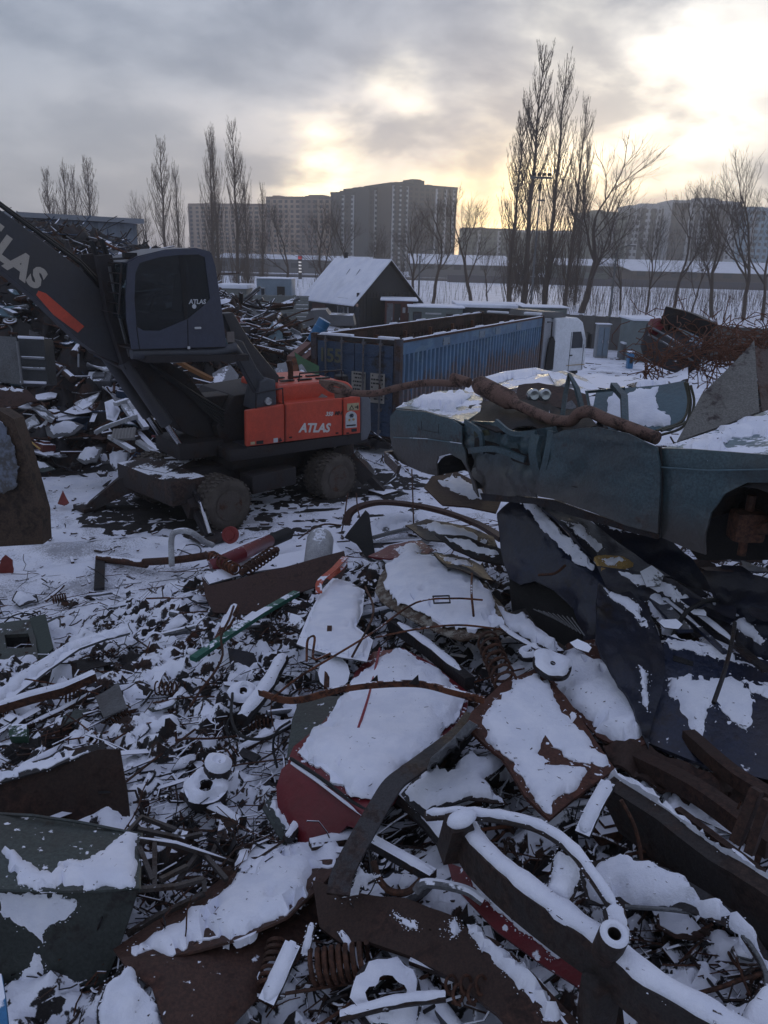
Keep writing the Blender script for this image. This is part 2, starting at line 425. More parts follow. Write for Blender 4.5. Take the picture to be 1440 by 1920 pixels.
def sst(t): t = np.clip(t, 0, 1); return t * t * (3 - 2 * t)
def hF(X, Y):
    X = np.asarray(X, float); Y = np.asarray(Y, float)
    i = np.clip(np.searchsorted(HX, X) - 1, 0, len(HX) - 2); j = np.clip(np.searchsorted(HY, Y) - 1, 0, len(HY) - 2)
    fx = np.clip((X - HX[i]) / (HX[i + 1] - HX[i]), 0, 1); fy = np.clip((Y - HY[j]) / (HY[j + 1] - HY[j]), 0, 1)
    a = HT[j, i] * (1 - fx) + HT[j, i + 1] * fx; b = HT[j + 1, i] * (1 - fx) + HT[j + 1, i + 1] * fx
    h = a * (1 - fy) + b * fy
    return np.where(Y > 17, h * sst((20 - Y) / 3), h)
def hR(X, Y):
    d = np.sqrt(((X - 10.2) / 4.6) ** 2 + ((Y - 17.0) / 4.0) ** 2); return 3.3 * sst(1.15 - d)
def hL(X, Y):
    X = np.asarray(X, float); Y = np.asarray(Y, float)
    hc = np.interp(X, [-22, -14, -10, -8, -5.4, -3, -1, 1, 3], [5.6, 5.9, 5.6, 4.9, 3.3, 2.4, 2.0, 1.4, 0])
    foot = np.interp(X, [-22, -9, -6.5, -5, -3, 2], [17.0, 17.2, 18.2, 20, 22., 24])
    up = sst((Y - foot) / np.interp(X, [-9, -4], [8.5, 5.5])); dn = sst((34 - Y) / 5)
    cl = np.clip((-(X + 2.0) * .885 + (Y - 22.4) * .466) / 1.1, 0, 1)     # keeps clear of the container
    return hc * up * dn * sst(cl)
def G0(X, Y): return np.maximum(np.maximum(hF(X, Y), hR(X, Y)), hL(X, Y))
def PS(x, y, dz=0.):
    """where the ray through that bit of the view meets the heap, dz above it"""
    d = ray(x, y); t0, t1 = 1.0, 60.0
    ts = np.linspace(1.5, 60, 700); Q = np.array(CO)[None] + np.array(d)[None] * ts[:, None]
    f = Q[:, 2] - (G0(Q[:, 0], Q[:, 1]) + dz); k = np.argmax(f < 0)
    if not (f < 0).any(): return PZ(x, y, dz)
    if k == 0: return CO + d * ts[0]
    a, b = f[k - 1], f[k]; return CO + d * float(ts[k - 1] + (ts[k] - ts[k - 1]) * a / (a - b))
def P3(c, mode='s'):
    x, y, q = c; return PS(x, y, q) if mode == 's' else PZ(x, y, q) if mode == 'z' else PY(x, y, q)
def facet(cs, mode='s'):
    """plane through three points given as bits of the view with a height or depth; returns pixel -> point on it"""
    a, b, c = (P3(q, mode) for q in cs); n = (b - a).cross(c - a).normalized()
    ds = [(q - CO).dot(cF) for q in (a, b, c)]; lo_, hi_ = min(ds) * .93, max(ds) * 1.08
    def f(x, y):
        d = ray(x, y); q = d.dot(n); t = (a - CO).dot(n) / q if abs(q) > 1e-6 else hi_
        return CO + d * (hi_ if t < 0 else min(max(t, lo_), hi_))
    f.n = n if n.z > 0 else -n
    return f
def wavy(amp, sc=1., seed=1):
    return lambda x, y, d: amp * (2 * float(fbm(np.array(x * .012 * sc), np.array(y * .012 * sc), seed, 3)))
# ================================================================== ground
GR = m_snow('ground_snow', .35, 2)
b = M(); b.add([(-3000, -1500, 0), (3000, -1500, 0), (3000, 4500, 0), (-3000, 4500, 0)], [(0, 1, 2, 3)])
tag(b.build('ground', GR, smooth=0), kind='structure')

def grid_terrain(name, x0, x1, y0, y1, st, hfun, m, kind, **k):
    xs = np.arange(x0, x1 + st / 2, st); ys = np.arange(y0, y1 + st / 2, st); X, Y = np.meshgrid(xs, ys)
    Z = hfun(X, Y); nx, ny = len(xs), len(ys)
    me = bpy.data.meshes.new(name); V = np.stack([X, Y, Z], -1).reshape(-1, 3)
    i, j = np.meshgrid(np.arange(nx - 1), np.arange(ny - 1)); a = (j * nx + i).ravel()
    Fq = np.stack([a, a + 1, a + nx + 1, a + nx], 1)
    zq = V[Fq][:, :, 2].max(1); Fq = Fq[zq > -.05]
    me.from_pydata(V.tolist(), [], Fq.tolist()); me.update(); me.materials.append(m)
    me.polygons.foreach_set('use_smooth', [True] * len(me.polygons)); me.set_sharp_from_angle(angle=R(50))
    o = bpy.data.objects.new(name, me); COL.objects.link(o); tag(o, kind=kind, **k); return o

def yard_h(X, Y):
    z = .02 + .05 * fbm(X * .9, Y * .9, 4) + .03 * fbm(X * 4, Y * 4, 9)
    # wheel ruts running across the yard
    for (px, py, ax, ay) in ((-1.5, 15.3, .95, .3), (-1.0, 16.2, .95, .3), (.4, 15.6, .9, .42)):
        d = abs((X - px) * ay - (Y - py) * ax) - .1; z = z - .05 * np.exp(-(d / .16) ** 2) + .03 * np.exp(-((d - .35) / .15) ** 2)
    z = z - .2 * (1 - sst(np.minimum(np.minimum(X + 26, 26 - X), np.minimum(Y - 8.5, 48 - Y)) / 3))
    return z + .02
YARD = m_snow('trodden_yard_snow', .6, 2.5)
grid_terrain('yard_ground', -26, 26, 8, 49, .14, yard_h, YARD, 'structure')
# greasy earth churned up under the machine
MUD = mat('churned_mud', (.020, .017, .016), .8, snow=.38, thr=.95, sc=5, ssc=5, bump=.5)
def mud_h(X, Y):
    e = ((X + 4.2) / 2.6) ** 2 + ((Y - 15.6) / 2.1) ** 2; e2 = ((X + 1.6) / 3.2) ** 2 + ((Y - 18) / 1.9) ** 2
    for (px, py, ax, ay) in ((-1.5, 15.3, .95, .3), (-1.0, 16.2, .95, .3), (.4, 15.6, .9, .42), (-1.2, 14.4, .97, .22)):
        e2 = np.minimum(e2, .55 + (((X - px) * ay - (Y - py) * ax) / .30) ** 2 + .35 * sst((abs(X - px) - 2) / 2))
    e = np.minimum(e, e2) + .9 * fbm(X * 1.1, Y * 1.1, 77) + .5 * fbm(X * 6, Y * 6, 78)
    return yard_h(X, Y) + .05 * (1 - e) + .06 * fbm(X * 5, Y * 5, 31) - .02 - .2 * (e > 1.4)
grid_terrain('churned_mud', -8, 3, 12.8, 21, .07, mud_h, MUD, 'structure')

HEAPM = mat('heap_of_scrap_under_snow', (.020, .017, .017), .75, 0, rust=.45, rustc=(.055, .026, .017), snow=.8, thr=.57, sc=3.2, ssc=1.5, bump=.4)
HEAPD = mat('heap_of_scrap_bare', (.020, .018, .019), .7, 0, rust=.4, rustc=(.06, .028, .018), snow=.25, thr=.97, sc=2., ssc=1.3, bump=.4)
def domes(x, y, s):
    o = np.zeros(x.shape); ix, iy = np.floor(x), np.floor(y)
    for i in (-1, 0, 1):
        for j in (-1, 0, 1):
            cx, cy = ix + i, iy + j; r = .35 + .5 * _h(cx, cy, s + 2); d2 = ((x - cx - _h(cx, cy, s)) ** 2 + (y - cy - _h(cx, cy, s + 1)) ** 2) / (r * r)
            o = np.maximum(o, np.sqrt(np.clip(1 - d2, 0, 1)) * (.4 + .6 * _h(cx, cy, s + 3)))
    return o
def rough_h(base, X, Y, a, s):
    h = base(X, Y); k = sst(h / .35)
    w = X + .3 * fbm(X * 2, Y * 2, 3), Y + .3 * fbm(X * 2, Y * 2, 5)
    dm = lambda k, sd, an: sst(1.15 * domes((w[0] * math.cos(an) + w[1] * math.sin(an)) * k / s, (w[1] * math.cos(an) - w[0] * math.sin(an)) * k * 1.7 / s, sd))
    r = a * (.85 * dm(2.0, 71, .5) + .6 * dm(3.2, 81, -.7) + .32 * dm(6, 91, 1.4) - .75 + (chunks(w[0] * 4.5 / s, w[1] * 4.5 / s, 11) - .5) * .3 + (chunks(w[0] * 9 / s, w[1] * 9 / s, 21) - .5) * .25 + .9 * fbm(X * 5 / s, Y * 5 / s, 61) + 1.2 * fbm(X * .9 / s, Y * .9 / s, 40))
    return np.where(h > .03, h + r * k, -.25 + h)
grid_terrain('scrap_heap', -9.5, 12.5, .2, 19.5, .042, lambda X, Y: rough_h(lambda a, b: np.maximum(hF(a, b), 0), X, Y, .17, 1.), HEAPM, 'stuff', label='snow covered heap of small mixed scrap in front of the machine', cat='scrap heap')
grid_terrain('scrap_heap', -23, 3.2, 16.8, 34, .085, lambda X, Y: rough_h(hL, X, Y, .42, 1.9), HEAPD, 'stuff', label='tall dark scrap mountain behind the orange machine', cat='scrap heap')
grid_terrain('scrap_heap', 5, 15.5, 12.5, 21.5, .09, lambda X, Y: rough_h(hR, X, Y, .35, 1.8), HEAPD, 'stuff', label='dark scrap mound under the tangle of rusty wire', cat='scrap heap')

# ================================================================== far band of roads and banks
DKW = mat('dark_bank', (.05, .05, .06), .9, bump=0, sc=.05)
def strip(name, x0, x1, Y0, Y1, z0, z1, m, **t):
    b = M(); b.box(((x0 + x1) / 2, (Y0 + Y1) / 2, (z0 + z1) / 2), (x1 - x0, abs(Y1 - Y0), z1 - z0)); return tag(b.build(name, m, smooth=0), **t)
strip('road', -260, 420, 205, 222, -.5, .35, DKW, kind='structure')
strip('roadside_wall', 14, 300, 196, 197, 0, 1.7, mat('wall_grey', (.075, .075, .095), .9, bump=0), label='long dark grey roadside wall beyond the bare trees', cat='wall')
ROOFS = m_snow('roof_snow', .15, 1)
def shed(name, px0, px1, ytop, Y, hwall, hroof, depth, wm, rm, label, cat, doors=(), base=0, sl=None):
    """long low building seen square on, snow on its slope"""
    a, c = PY(px0, ytop, Y), PY(px1, ytop, Y); x0, x1 = a.x, c.x
    r = empty(name, ((x0 + x1) / 2, Y + depth / 2, base), label=label, cat=cat); w = x1 - x0
    b = M(); b.box((0, 0, hwall / 2), (w, depth, hwall)); b.build('wall', wm, r, 0)
    b = M(); k = .4
    b.add([(-w / 2 - k, -depth / 2 - k, hwall), (w / 2 + k, -depth / 2 - k, hwall), (w / 2 + k, depth / 2, hroof), (-w / 2 - k, depth / 2, hroof),
           (-w / 2 - k, -depth / 2 - k, hwall + .2), (w / 2 + k, -depth / 2 - k, hwall + .2), (w / 2 + k, depth / 2, hroof + .2), (-w / 2 - k, depth / 2, hroof + .2)],
          [(0, 1, 5, 4), (4, 5, 6, 7), (1, 2, 6, 5), (3, 0, 4, 7), (2, 3, 7, 6), (3, 2, 1, 0)]); b.build('roof', rm, r, 0)
    for i, (dx, dw, z0, z1, dm) in enumerate(doors):
        b = M(); b.box((-w / 2 + dx * w, -depth / 2 - .03, (z0 + z1) / 2), (dw, .08, z1 - z0)); b.build('window' if z0 > .5 else 'door', dm, r, 0)
    return r
WAREW = mat('warehouse_wall', (.12, .12, .13), .9, bump=0, sc=.2); BRN = mat('brown_wall', (.07, .05, .045), .9, bump=0, sc=.2)
WIN = mat('dark_window', (.03, .035, .045), .25, bump=0)
def wins(n, dw, z0, z1): return [((i + .5) / n, dw, z0, z1, WIN) for i in range(n)]
shed('warehouse', 1185, 1640, 520, 236, 3.4, 6.6, 34, BRN, ROOFS, 'long brown warehouse with a snowy roof beyond the bare trees', 'warehouse', wins(14, 2.5, 2, 3.4))
shed('warehouse', 770, 968, 520, 240, 3.8, 6.6, 30, WAREW, ROOFS, 'grey warehouse with snowy roof behind the gabled house', 'warehouse', wins(8, 2.2, 2.4, 4))
shed('warehouse', 405, 700, 520, 250, 4, 5.2, 16, WAREW, m_snow('dusky_roof', .6, 1), 'low flat warehouse below the beige apartment block', 'warehouse', wins(9, 2.2, 1.6, 3))
shed('warehouse', 1045, 1180, 520, 262, 4.4, 6.4, 20, mat('green_grey_wall', (.10, .13, .12), .9, bump=0), ROOFS, 'pale green warehouse between the poplars and the lamp post', 'warehouse', wins(6, 2.2, 2.4, 4))

# ================================================================== apartment blocks
def tower(name, pxl, pxr, yl, yr, Y, Y2, depth, floors, cols, wm, wm2, label, strips=(), roofs=(), trim=None, every=1, skip=0, base=0):
    A, B = PY(pxl, yl, Y), PY(pxr, yr, Y2); H = (A.z + B.z) / 2
    w = math.hypot(B.x - A.x, B.y - A.y); yaw = math.atan2(B.y - A.y, B.x - A.x)
    r = empty(name, (A.x, A.y, 0), yaw, label=label, cat='apartment block')
    b = M(); b.box((w / 2, depth / 2, H / 2), (w, depth, H)); b.build('wall', wm, r, 0)
    b = M()                                               # parapet
    for c, d in (((w / 2, .25, H + .5), (w + .4, .5, 1.)), ((w / 2, depth - .25, H + .5), (w + .4, .5, 1.)), ((-.0, depth / 2, H + .5), (.5, depth - 1.02, 1.)), ((w, depth / 2, H + .5), (.5, depth - 1.02, 1.))): b.box(c, d)
    b.build('parapet', trim or wm2, r, 0)
    for (a, q, m) in strips:                               # vertical bands of panelling standing proud of the wall
        b = M(); b.box(((a + q) / 2 * w, -.22, H / 2), ((q - a) * w, .44, H - .4)); b.build('wall_band', m, r, 0)
    for (a, q, h, dd) in roofs:
        h *= .5
        rb = M(); rb.box(((a + q) / 2 * w, depth / 2, H + h / 2 + .02), ((q - a) * w, depth * dd, h)); rr = rb.build('roof_house', wm2, r, 0)
        rb = M(); rb.box(((a + q) / 2 * w, depth / 2, H + h + .27), ((q - a) * w * .8, depth * dd * .7, .5)); rb.build('roof_cap', wm, rr, 0)
    fh = H / floors; cw = w / cols; k = 0; rest = M(); base_me = {}
    for i in range(floors):
        for j in range(cols):
            if i < skip: continue
            z = H - (i - skip + .5) * fh; x = (j + .5) * cw
            inb = any(a * w - cw * .3 < x < q * w + cw * .3 for a, q, _ in strips); yy = -.5 if inb else -.06
            ww, hh = cw * (.46 if (j * 7 + 1) % 3 else .62), fh * .55
            if k < 96 and (i + j) % every == 0:
                key = (round(ww, 2), inb)
                if key not in base_me: mm = M(); mm.box((0, 0, 0), (ww, .12, hh)); o = mm.build('window', WIN, r, 0); base_me[key] = o; o.location = (x, yy, z)
                else: o = base_me[key].copy(); COL.objects.link(o); o.location = (x, yy, z); o.parent = r
                k += 1
            else: rest.box((x, yy, z), (ww, .12, hh))
    if rest.v: tag(rest.build('small_windows', WIN, r, 0), kind='stuff')
    return r
BEI = mat('beige_panels', (.46, .33, .24), .9, bump=0, sc=.04); BEI2 = mat('brown_panels', (.25, .17, .135), .9, bump=0, sc=.05)
DGY = mat('dark_grey_render', (.050, .050, .056), .9, bump=0, sc=.05); PAL = mat('pale_panels', (.55, .56, .58), .9, bump=0, sc=.05)
DGN = mat('dark_green_render', (.12, .145, .12), .9, bump=0, sc=.05); BLG = mat('pale_blue_render', (.26, .40, .52), .9, bump=0); BRN2 = mat('brown_render', (.075, .058, .052), .9, bump=0, sc=.05)
tower('apartment_block', 353, 498, 386, 386, 385, 372, 16, 14, 13, BEI, BEI2, 'long beige block of flats behind the twin poplars', [(0, .035, BEI2), (.3, .34, BEI2), (.62, .66, BEI2)], [(.12, .2, 2.4, .4), (.5, .58, 2.4, .4)])
tower('apartment_block', 499, 642, 377, 369, 362, 350, 16, 14, 13, BEI, BEI2, 'beige block of flats right behind the lit price sign', [(.0, .05, BEI2), (.45, .68, BEI2), (.9, 1., BEI2)], [(.0, .12, 2.6, .5), (.48, .72, 3.0, .6)])
tower('apartment_block', 620, 692, 366, 364, 348, 344, 16, 16, 8, BRN2, DGY, 'brown block joined between the beige flats and the striped dark block', [(.30, .36, PAL), (.55, .62, PAL)], [(.12, .25, 3, .4), (.62, .95, 6, .5)])
tower('apartment_block', 692, 733, 356, 358, 338, 345, 18, 16, 5, DGY, DGY, 'narrow dark block with pale vertical bands next to the tall tower', [(.25, .33, PAL), (.5, .58, PAL), (.78, .86, PAL)], [(.0, .35, 1.5, .5)])
tower('apartment_block', 734, 858, 351, 352, 330, 345, 24, 18, 12, BRN2, DGY, 'tallest dark brown tower with pale vertical stripes', [(.015, .04, PAL), (.12, .145, PAL), (.22, .245, PAL), (.66, .69, PAL), (.80, .83, PAL), (.93, .955, PAL)], [(.2, .3, 3.2, .4), (.44, .6, 6.2, .5), (.68, .78, 3, .4)])
tower('apartment_block', 868, 962, 431, 433, 380, 380, 18, 8, 10, DGN, DGY, 'low dark block half hidden behind the tall bare poplars', [(.3, .36, PAL), (.7, .76, PAL)], [(.3, .5, 2, .5)])
tower('apartment_block', 963, 1110, 440, 434, 392, 392, 18, 8, 14, DGN, PAL, 'low greenish block seen between the poplar trunks', [(.45, .5, PAL), (.8, .85, PAL)], [(.6, .8, 2, .5)])
tower('apartment_block', 1124, 1178, 400, 404, 372, 378, 18, 10, 6, DGN, DGN, 'dark green block with stepped roof right of the poplars', [(.5, .55, PAL)], [(.2, .4, 3, .5), (.6, .95, 2, .5)])
tower('apartment_block', 1179, 1258, 392, 388, 382, 382, 18, 11, 10, PAL, PAL, 'pale banded block between two dark ones', [(.06, .12, DGY), (.3, .42, DGY), (.55, .66, DGY), (.8, .92, DGY)], [(.3, .9, 3.6, .5)])
tower('apartment_block', 1259, 1392, 384, 378, 372, 372, 20, 12, 14, PAL, PAL, 'wide brown and pale block with the highest roof house on the right', [(.02, .26, BRN2), (.36, .41, BRN2), (.57, .61, BRN2), (.70, .84, BRN2)], [(.02, .3, 1.4, .5), (.4, .72, 4.4, .6), (.76, .98, 2.2, .5)])
tower('apartment_block', 1393, 1500, 393, 394, 400, 400, 20, 11, 9, BLG, BLG, 'pale blue block of flats', [(.2, .25, PAL), (.6, .65, PAL)], [(.2, .5, 2.4, .5)])

# ================================================================== trees
BARK = mat('bark', (.075, .052, .042), .95, bump=0); BARKF = mat('poplar_bark', (.12, .085, .066), .95, bump=0)
def seg_tree(kind, seed, H):
    rg = random.Random(seed); trunk, crown = M(), M()
    def rv(): return Vector((rg.uniform(-1, 1), rg.uniform(-1, 1), rg.uniform(-1, 1)))
    if kind == 'poplar':
        st = [Vector((0, 0, 0))]; n = 10
        for i in range(n): st.append(st[-1] + Vector((rg.uniform(-.13, .13), rg.uniform(-.13, .13), H * .96 / n)))
        trunk.tube(st, [.27 * (1 - i / n) ** 1.2 * H / 28 + .03 for i in range(n + 1)], 6)
        nb = int(76 * H / 28)
        for k in range(nb):
            t = rg.uniform(.06, .93) ** .9; i = int(t * n); p = st[i].lerp(st[min(i + 1, n)], t * n - i)
            a = rg.uniform(0, 6.283); L = H * (.08 + .30 * (1 - t) * rg.uniform(.6, 1.25)) * (1 if t > .15 else .8); o = Vector((math.cos(a), math.sin(a), 0))
            q = [p]; sp = rg.uniform(.34, .66)
            for j in range(5):
                f = (j + 1) / 5; q.append(q[-1] + (o * sp * (1 - f * .85) + Vector((0, 0, 1)) + rv() * .09).normalized() * L / 5)
            crown.tube(q, [(.012 + .055 * (1 - j / 5)) * (.5 + .5 * (1 - t)) for j in range(6)], 3, cap=False)
            for j in range(rg.randint(5, 8)):
                s0 = rg.uniform(.15, .95); i2 = int(s0 * 5); pp = q[i2].lerp(q[i2 + 1], s0 * 5 - i2); a2 = rg.uniform(0, 6.283); o2 = Vector((math.cos(a2), math.sin(a2), 0)); l2 = L * rg.uniform(.18, .42) * (1.2 - s0)
                e1 = pp + (o2 * .45 + Vector((0, 0, 1))).normalized() * l2 * .5; e2 = e1 + (o2 * .15 + Vector((0, 0, 1)) + rv() * .15).normalized() * l2 * .6
                crown.tube([pp, e1, e2], [.022, .016, .008], 3, cap=False)
                for _ in range(2):
                    e3 = e1.lerp(e2, rg.random()); crown.tube([e3, e3 + (rv() * .5 + Vector((0, 0, 1))).normalized() * l2 * .35], [.011, .006], 3, cap=False)
        for k in range(110):                                    # thicket of shoots round the foot
            a = rg.uniform(0, 6.283); o = Vector((math.cos(a), math.sin(a), 0)); p = o * rg.uniform(.1, 1.1) + Vector((0, 0, rg.uniform(0, 4))); L = rg.uniform(2, 8)
            crown.tube([p, p + o * L * .12 + Vector((0, 0, L * .55)), p + o * L * .16 + rv() * .3 + Vector((0, 0, L))], [.028, .018, .008], 3, cap=False)
    else:
        def grow(p, d, L, r, dep):
            q = [p]; n = 4
            for j in range(n): d = (d + rv() * .16 + Vector((0, 0, .05 if dep else 0))).normalized(); q.append(q[-1] + d * L / n)
            (trunk if dep == 0 else crown).tube(q, [r * (1 - .35 * j / n) for j in range(n + 1)], 6 if dep < 2 else 3, cap=dep < 2)
            if dep >= 6 or L < .22: return
            nb = rg.randint(3, 4) if dep < 3 else rg.randint(3, 4)
            for k in range(nb):
                t = 1 if k == 0 else rg.uniform(.45 if dep else .55, .98); i = min(int(t * n), n - 1); pp = q[i].lerp(q[i + 1], t * n - i)
                a = rv(); a = (a - d * a.dot(d)).normalized(); sp = rg.uniform(.15, .35) if k == 0 else rg.uniform(.5, 1.0)
                grow(pp, (d + a * sp + Vector((0, 0, .15))).normalized(), L * rg.uniform(.6, .78), r * (.62 if k == 0 else .46), dep + 1)
        grow(Vector(), Vector((rg.uniform(-.08, .08), rg.uniform(-.08, .08), 1)).normalized(), H * .34, .0165 * H, 0)
    return trunk, crown
PROT = {}
def tree(kind, var, px, ybase, ytop, Y, label, group, wx=1.):
    P = PZ(px, ybase, 0) if Y is None else PY(px, ybase, Y); P.z = 0 if P.z < 2 else P.z; P.z = 0
    top = PY(px, ytop, P.y).z
    key = (kind, var)
    name = 'poplar_tree' if kind == 'poplar' else 'bare_tree'
    if key not in PROT:
        t, c = seg_tree(kind, 100 + var * 7, 28 if kind == 'poplar' else 16)
        r = empty(name, (0, 0, 0)); t.build('trunk', BARKF if kind == 'poplar' else BARK, r, 0); c.build('crown', BARKF if kind == 'poplar' else BARK, r, 0); PROT[key] = r; r['used'] = 0; new = r
    else: new = copy_tree(PROT[key])
    s = top / (28 if kind == 'poplar' else 15.5); new.location = P; wx = wx * (1.28 if kind == 'poplar' else 1); new.scale = (s * wx, s * wx, s); new.rotation_euler = (0, 0, rnd.uniform(0, 6))
    tag(new, label, 'poplar' if kind == 'poplar' else 'bare tree', group)
    if 'used' in new: del new['used']
    return new
PG = 'bare columnar poplars'
for i, (px, yt, Y, w, lb) in enumerate([
    (112, 308, 128, 1.15, 'shortest poplar of the clump above the grey metal hall, at its outer end'), (140, 290, 130, 1.05, 'second poplar of the clump above the grey metal hall'),
    (160, 303, 127, .9, 'slim third poplar of the clump above the grey metal hall'), (181, 286, 131, 1.2, 'broad poplar closing the clump above the grey metal hall'),
    (316, 247, 118, 1.05, 'tall poplar rising straight above the machine cab roof'), (342, 290, 120, .8, 'shorter poplar leaning on the one above the cab roof'),
    (402, 238, 112, .85, 'poplar in front of the beige flats, nearer the cab'), (412, 226, 114, .7, 'thin poplar squeezed between two others before the beige flats'),
    (448, 212, 112, .95, 'highest poplar in front of the beige flats'), (466, 320, 113, .9, 'mid height poplar beside the highest one before the flats'), (494, 335, 118, .8, 'small poplar thicket tree over the pale blue cabin'),
    (955, 200, 101, 1.1, 'outer poplar of the big trio beside the sunset gap'), (982, 62, 102, 1.05, 'tallest poplar of all, beside the floodlight mast'), (1022, 78, 103, .9, 'slender second tallest poplar behind the floodlight mast'),
    (1060, 165, 101, .85, 'third poplar of the big trio, nearest the spreading bare tree'), (1078, 250, 104, .7, 'low thin poplar at the end of the big trio')]):
    tree('poplar', i % 4, px, 560, yt, Y, lb, PG, w)
TG = 'leafless trees along the embankment'
for i, (px, yt, Y, w, lb) in enumerate([
    (278, 375, 120, .9, 'small bare tree between the metal hall and the cab roof poplar'), (257, 415, 118, .8, 'little bare tree at the end of the metal hall'),
    (538, 385, 108, 1.1, 'forked bare tree left of the lit price sign'), (612, 375, 104, 1.1, 'bare tree rising behind the gabled roof ridge'), (655, 390, 112, 1.1, 'bare tree standing over the gable end of the house'),
    (702, 430, 110, 1., 'bare tree in front of the brown joined block'), (772, 395, 100, 1.1, 'dark bare tree just behind the gable of the house'), (812, 370, 98, 1.15, 'dark forked bare tree before the tallest tower'), (884, 345, 100, 1.05, 'bare tree standing against the sunset gap'),
    (1092, 290, 88, 1.35, 'wide spreading bare tree next to the poplar trio'), (1165, 420, 95, .9, 'low bare tree right of the spreading tree'), (1215, 400, 92, .8, 'thin bare tree before the pale banded block'), (1265, 345, 90, .9, 'slim dark bare tree before the highest roof house'),
    (1300, 430, 92, .8, 'leaning bare tree in the middle of the riverside row'), (1340, 345, 86, 1., 'forked bare tree over the tangle of wire'), (1400, 300, 84, .95, 'tall bare tree near the pale blue block'), (1436, 330, 84, .9, 'last bare tree of the row, cut by the edge of the view'),
    (590, 470, 100, .8, 'sapling beside the price sign'), (915, 450, 96, .8, 'low bare tree before the low dark block'), (745, 480, 96, .7, 'bare sapling at the eave of the house')]):
    tree('bare', i % 5, px, 560, yt, Y, lb, TG, w)
# thin brush on the bank
b = M(); rs = random.Random(5)
for i in range(2300):
    Y = rs.uniform(80, 165); px = rs.choice([rs.uniform(1060, 1500), rs.uniform(1060, 1500), rs.uniform(1060, 1500), rs.uniform(420, 1060), rs.uniform(-100, 420)])
    p = PY(px, 560, Y); p.z = 0; h = rs.uniform(1.0, 3.4); d = Vector((rs.uniform(-.25, .25), rs.uniform(-.25, .25), 1)) * h
    b.tube([p, p + d * .5 + Vector((rs.uniform(-.1, .1), 0, 0)), p + d], [.022, .016, .006], 3, cap=False)
b.build('undergrowth', BARK, smooth=0, kind='stuff', label='thin leafless brush on the snowy bank', cat='brush')

# ================================================================== metal hall at the left, sheds, cabins, house
HALL = mat('grey_blue_cladding', (.20, .235, .29), .6, bump=0, sc=1)
A, B = PY(255, 420, 37), PY(15, 405, 33); B = A + (B - A) * 1.9; w = (B - A); w.z = 0; L = w.length; yaw = math.atan2(-w.y, -w.x)
r = empty('metal_hall', (B.x, B.y, 0), yaw, label='grey blue corrugated metal hall above the scrap mountain', cat='hall'); Hh = A.z
b = M(); n = int(L / .15); xs = [L * i / n for i in range(n + 1)]
V = []; 
for i, x in enumerate(xs): o = .035 * (1 if i % 4 < 2 else -1); V += [(x, o, 0), (x, o, Hh)]
b.add(V, [(i * 2, i * 2 + 2, i * 2 + 3, i * 2 + 1) for i in range(n)]); b.box((L / 2, 3.1, Hh / 2), (L - .1, 6, Hh - .1)); b.build('wall', HALL, r, 0)
b = M(); b.box((L / 2, 3, Hh + .12), (L + .5, 6.6, .2)); b.build('roof', mat('hall_roof', (.26, .28, .32), .6, snow=.3, bump=0), r, 0)
b = M()
for i in range(7):
    x0, x1 = L - .3 - i * 3, L - 3.2 - i * 3
    b.tube([(x0 + (x1 - x0) * t, -.1, Hh - .2 - (1.0 if i == 0 else .35) * 4 * t * (1 - t)) for t in [k / 10 for k in range(11)]], .03, 4)
b.tube([(L - 7.2, -.08, Hh - .2), (L - 7.1, -.08, Hh - 2.2)], .03, 4)
b.build('cable', BLACK, r, 0)
CONC = mat('concrete', (.13, .125, .12), .9, bump=.1, sc=.8, dirt=.3, snow=.4, thr=.9); CONG = mat('grey_board_fence', (.17, .185, .175), .8, sc=.8, dirt=.3)
def fence(px0, px1, Y0, Y1, h, m, label, cat='fence', n=6, slats=0):
    a, c = PY(px0, 600, Y0), PY(px1, 600, Y1); a.z = c.z = 0; w = c - a; r = empty('fence', a, math.atan2(w.y, w.x), label=label, cat=cat); L = w.length
    for i in range(n):
        b = M(); l = L / n
        if slats:
            for k in range(slats): b.box(((i + .5) * l, 0, (k + .5) * h / slats), (l - .1, .10, h / slats - .03))
        else: b.box(((i + .5) * l, 0, h / 2), (l - .04, .14, h))
        b.box(((i + .5) * l, 0, h + .03), (l, .22, .06)); b.build('panel', m, r, 0)
        b = M(); b.box((i * l, 0, h / 2 + .05), (.2, .26, h + .1)); b.build('post', m, r, 0)
fence(415, 580, 56, 57, 2.5, CONG, 'grey horizontal board fence in front of the gabled house', slats=9)
fence(1064, 1190, 52, 50, 2.0, CONC, 'brown concrete wall between the white lorry and the pale blue store', 'wall', n=5)
fence(1180, 1480, 49, 45, 1.9, CONC, 'brown concrete wall behind the tangle of wire', 'wall', n=9)
fence(340, 430, 70, 68, 2.6, mat('dark_wall', (.05, .05, .055), .9, bump=0), 'dark fence seen under the cab behind the scrap', n=5)

def on_z(px, py, Y): return PY(px, py, Y)
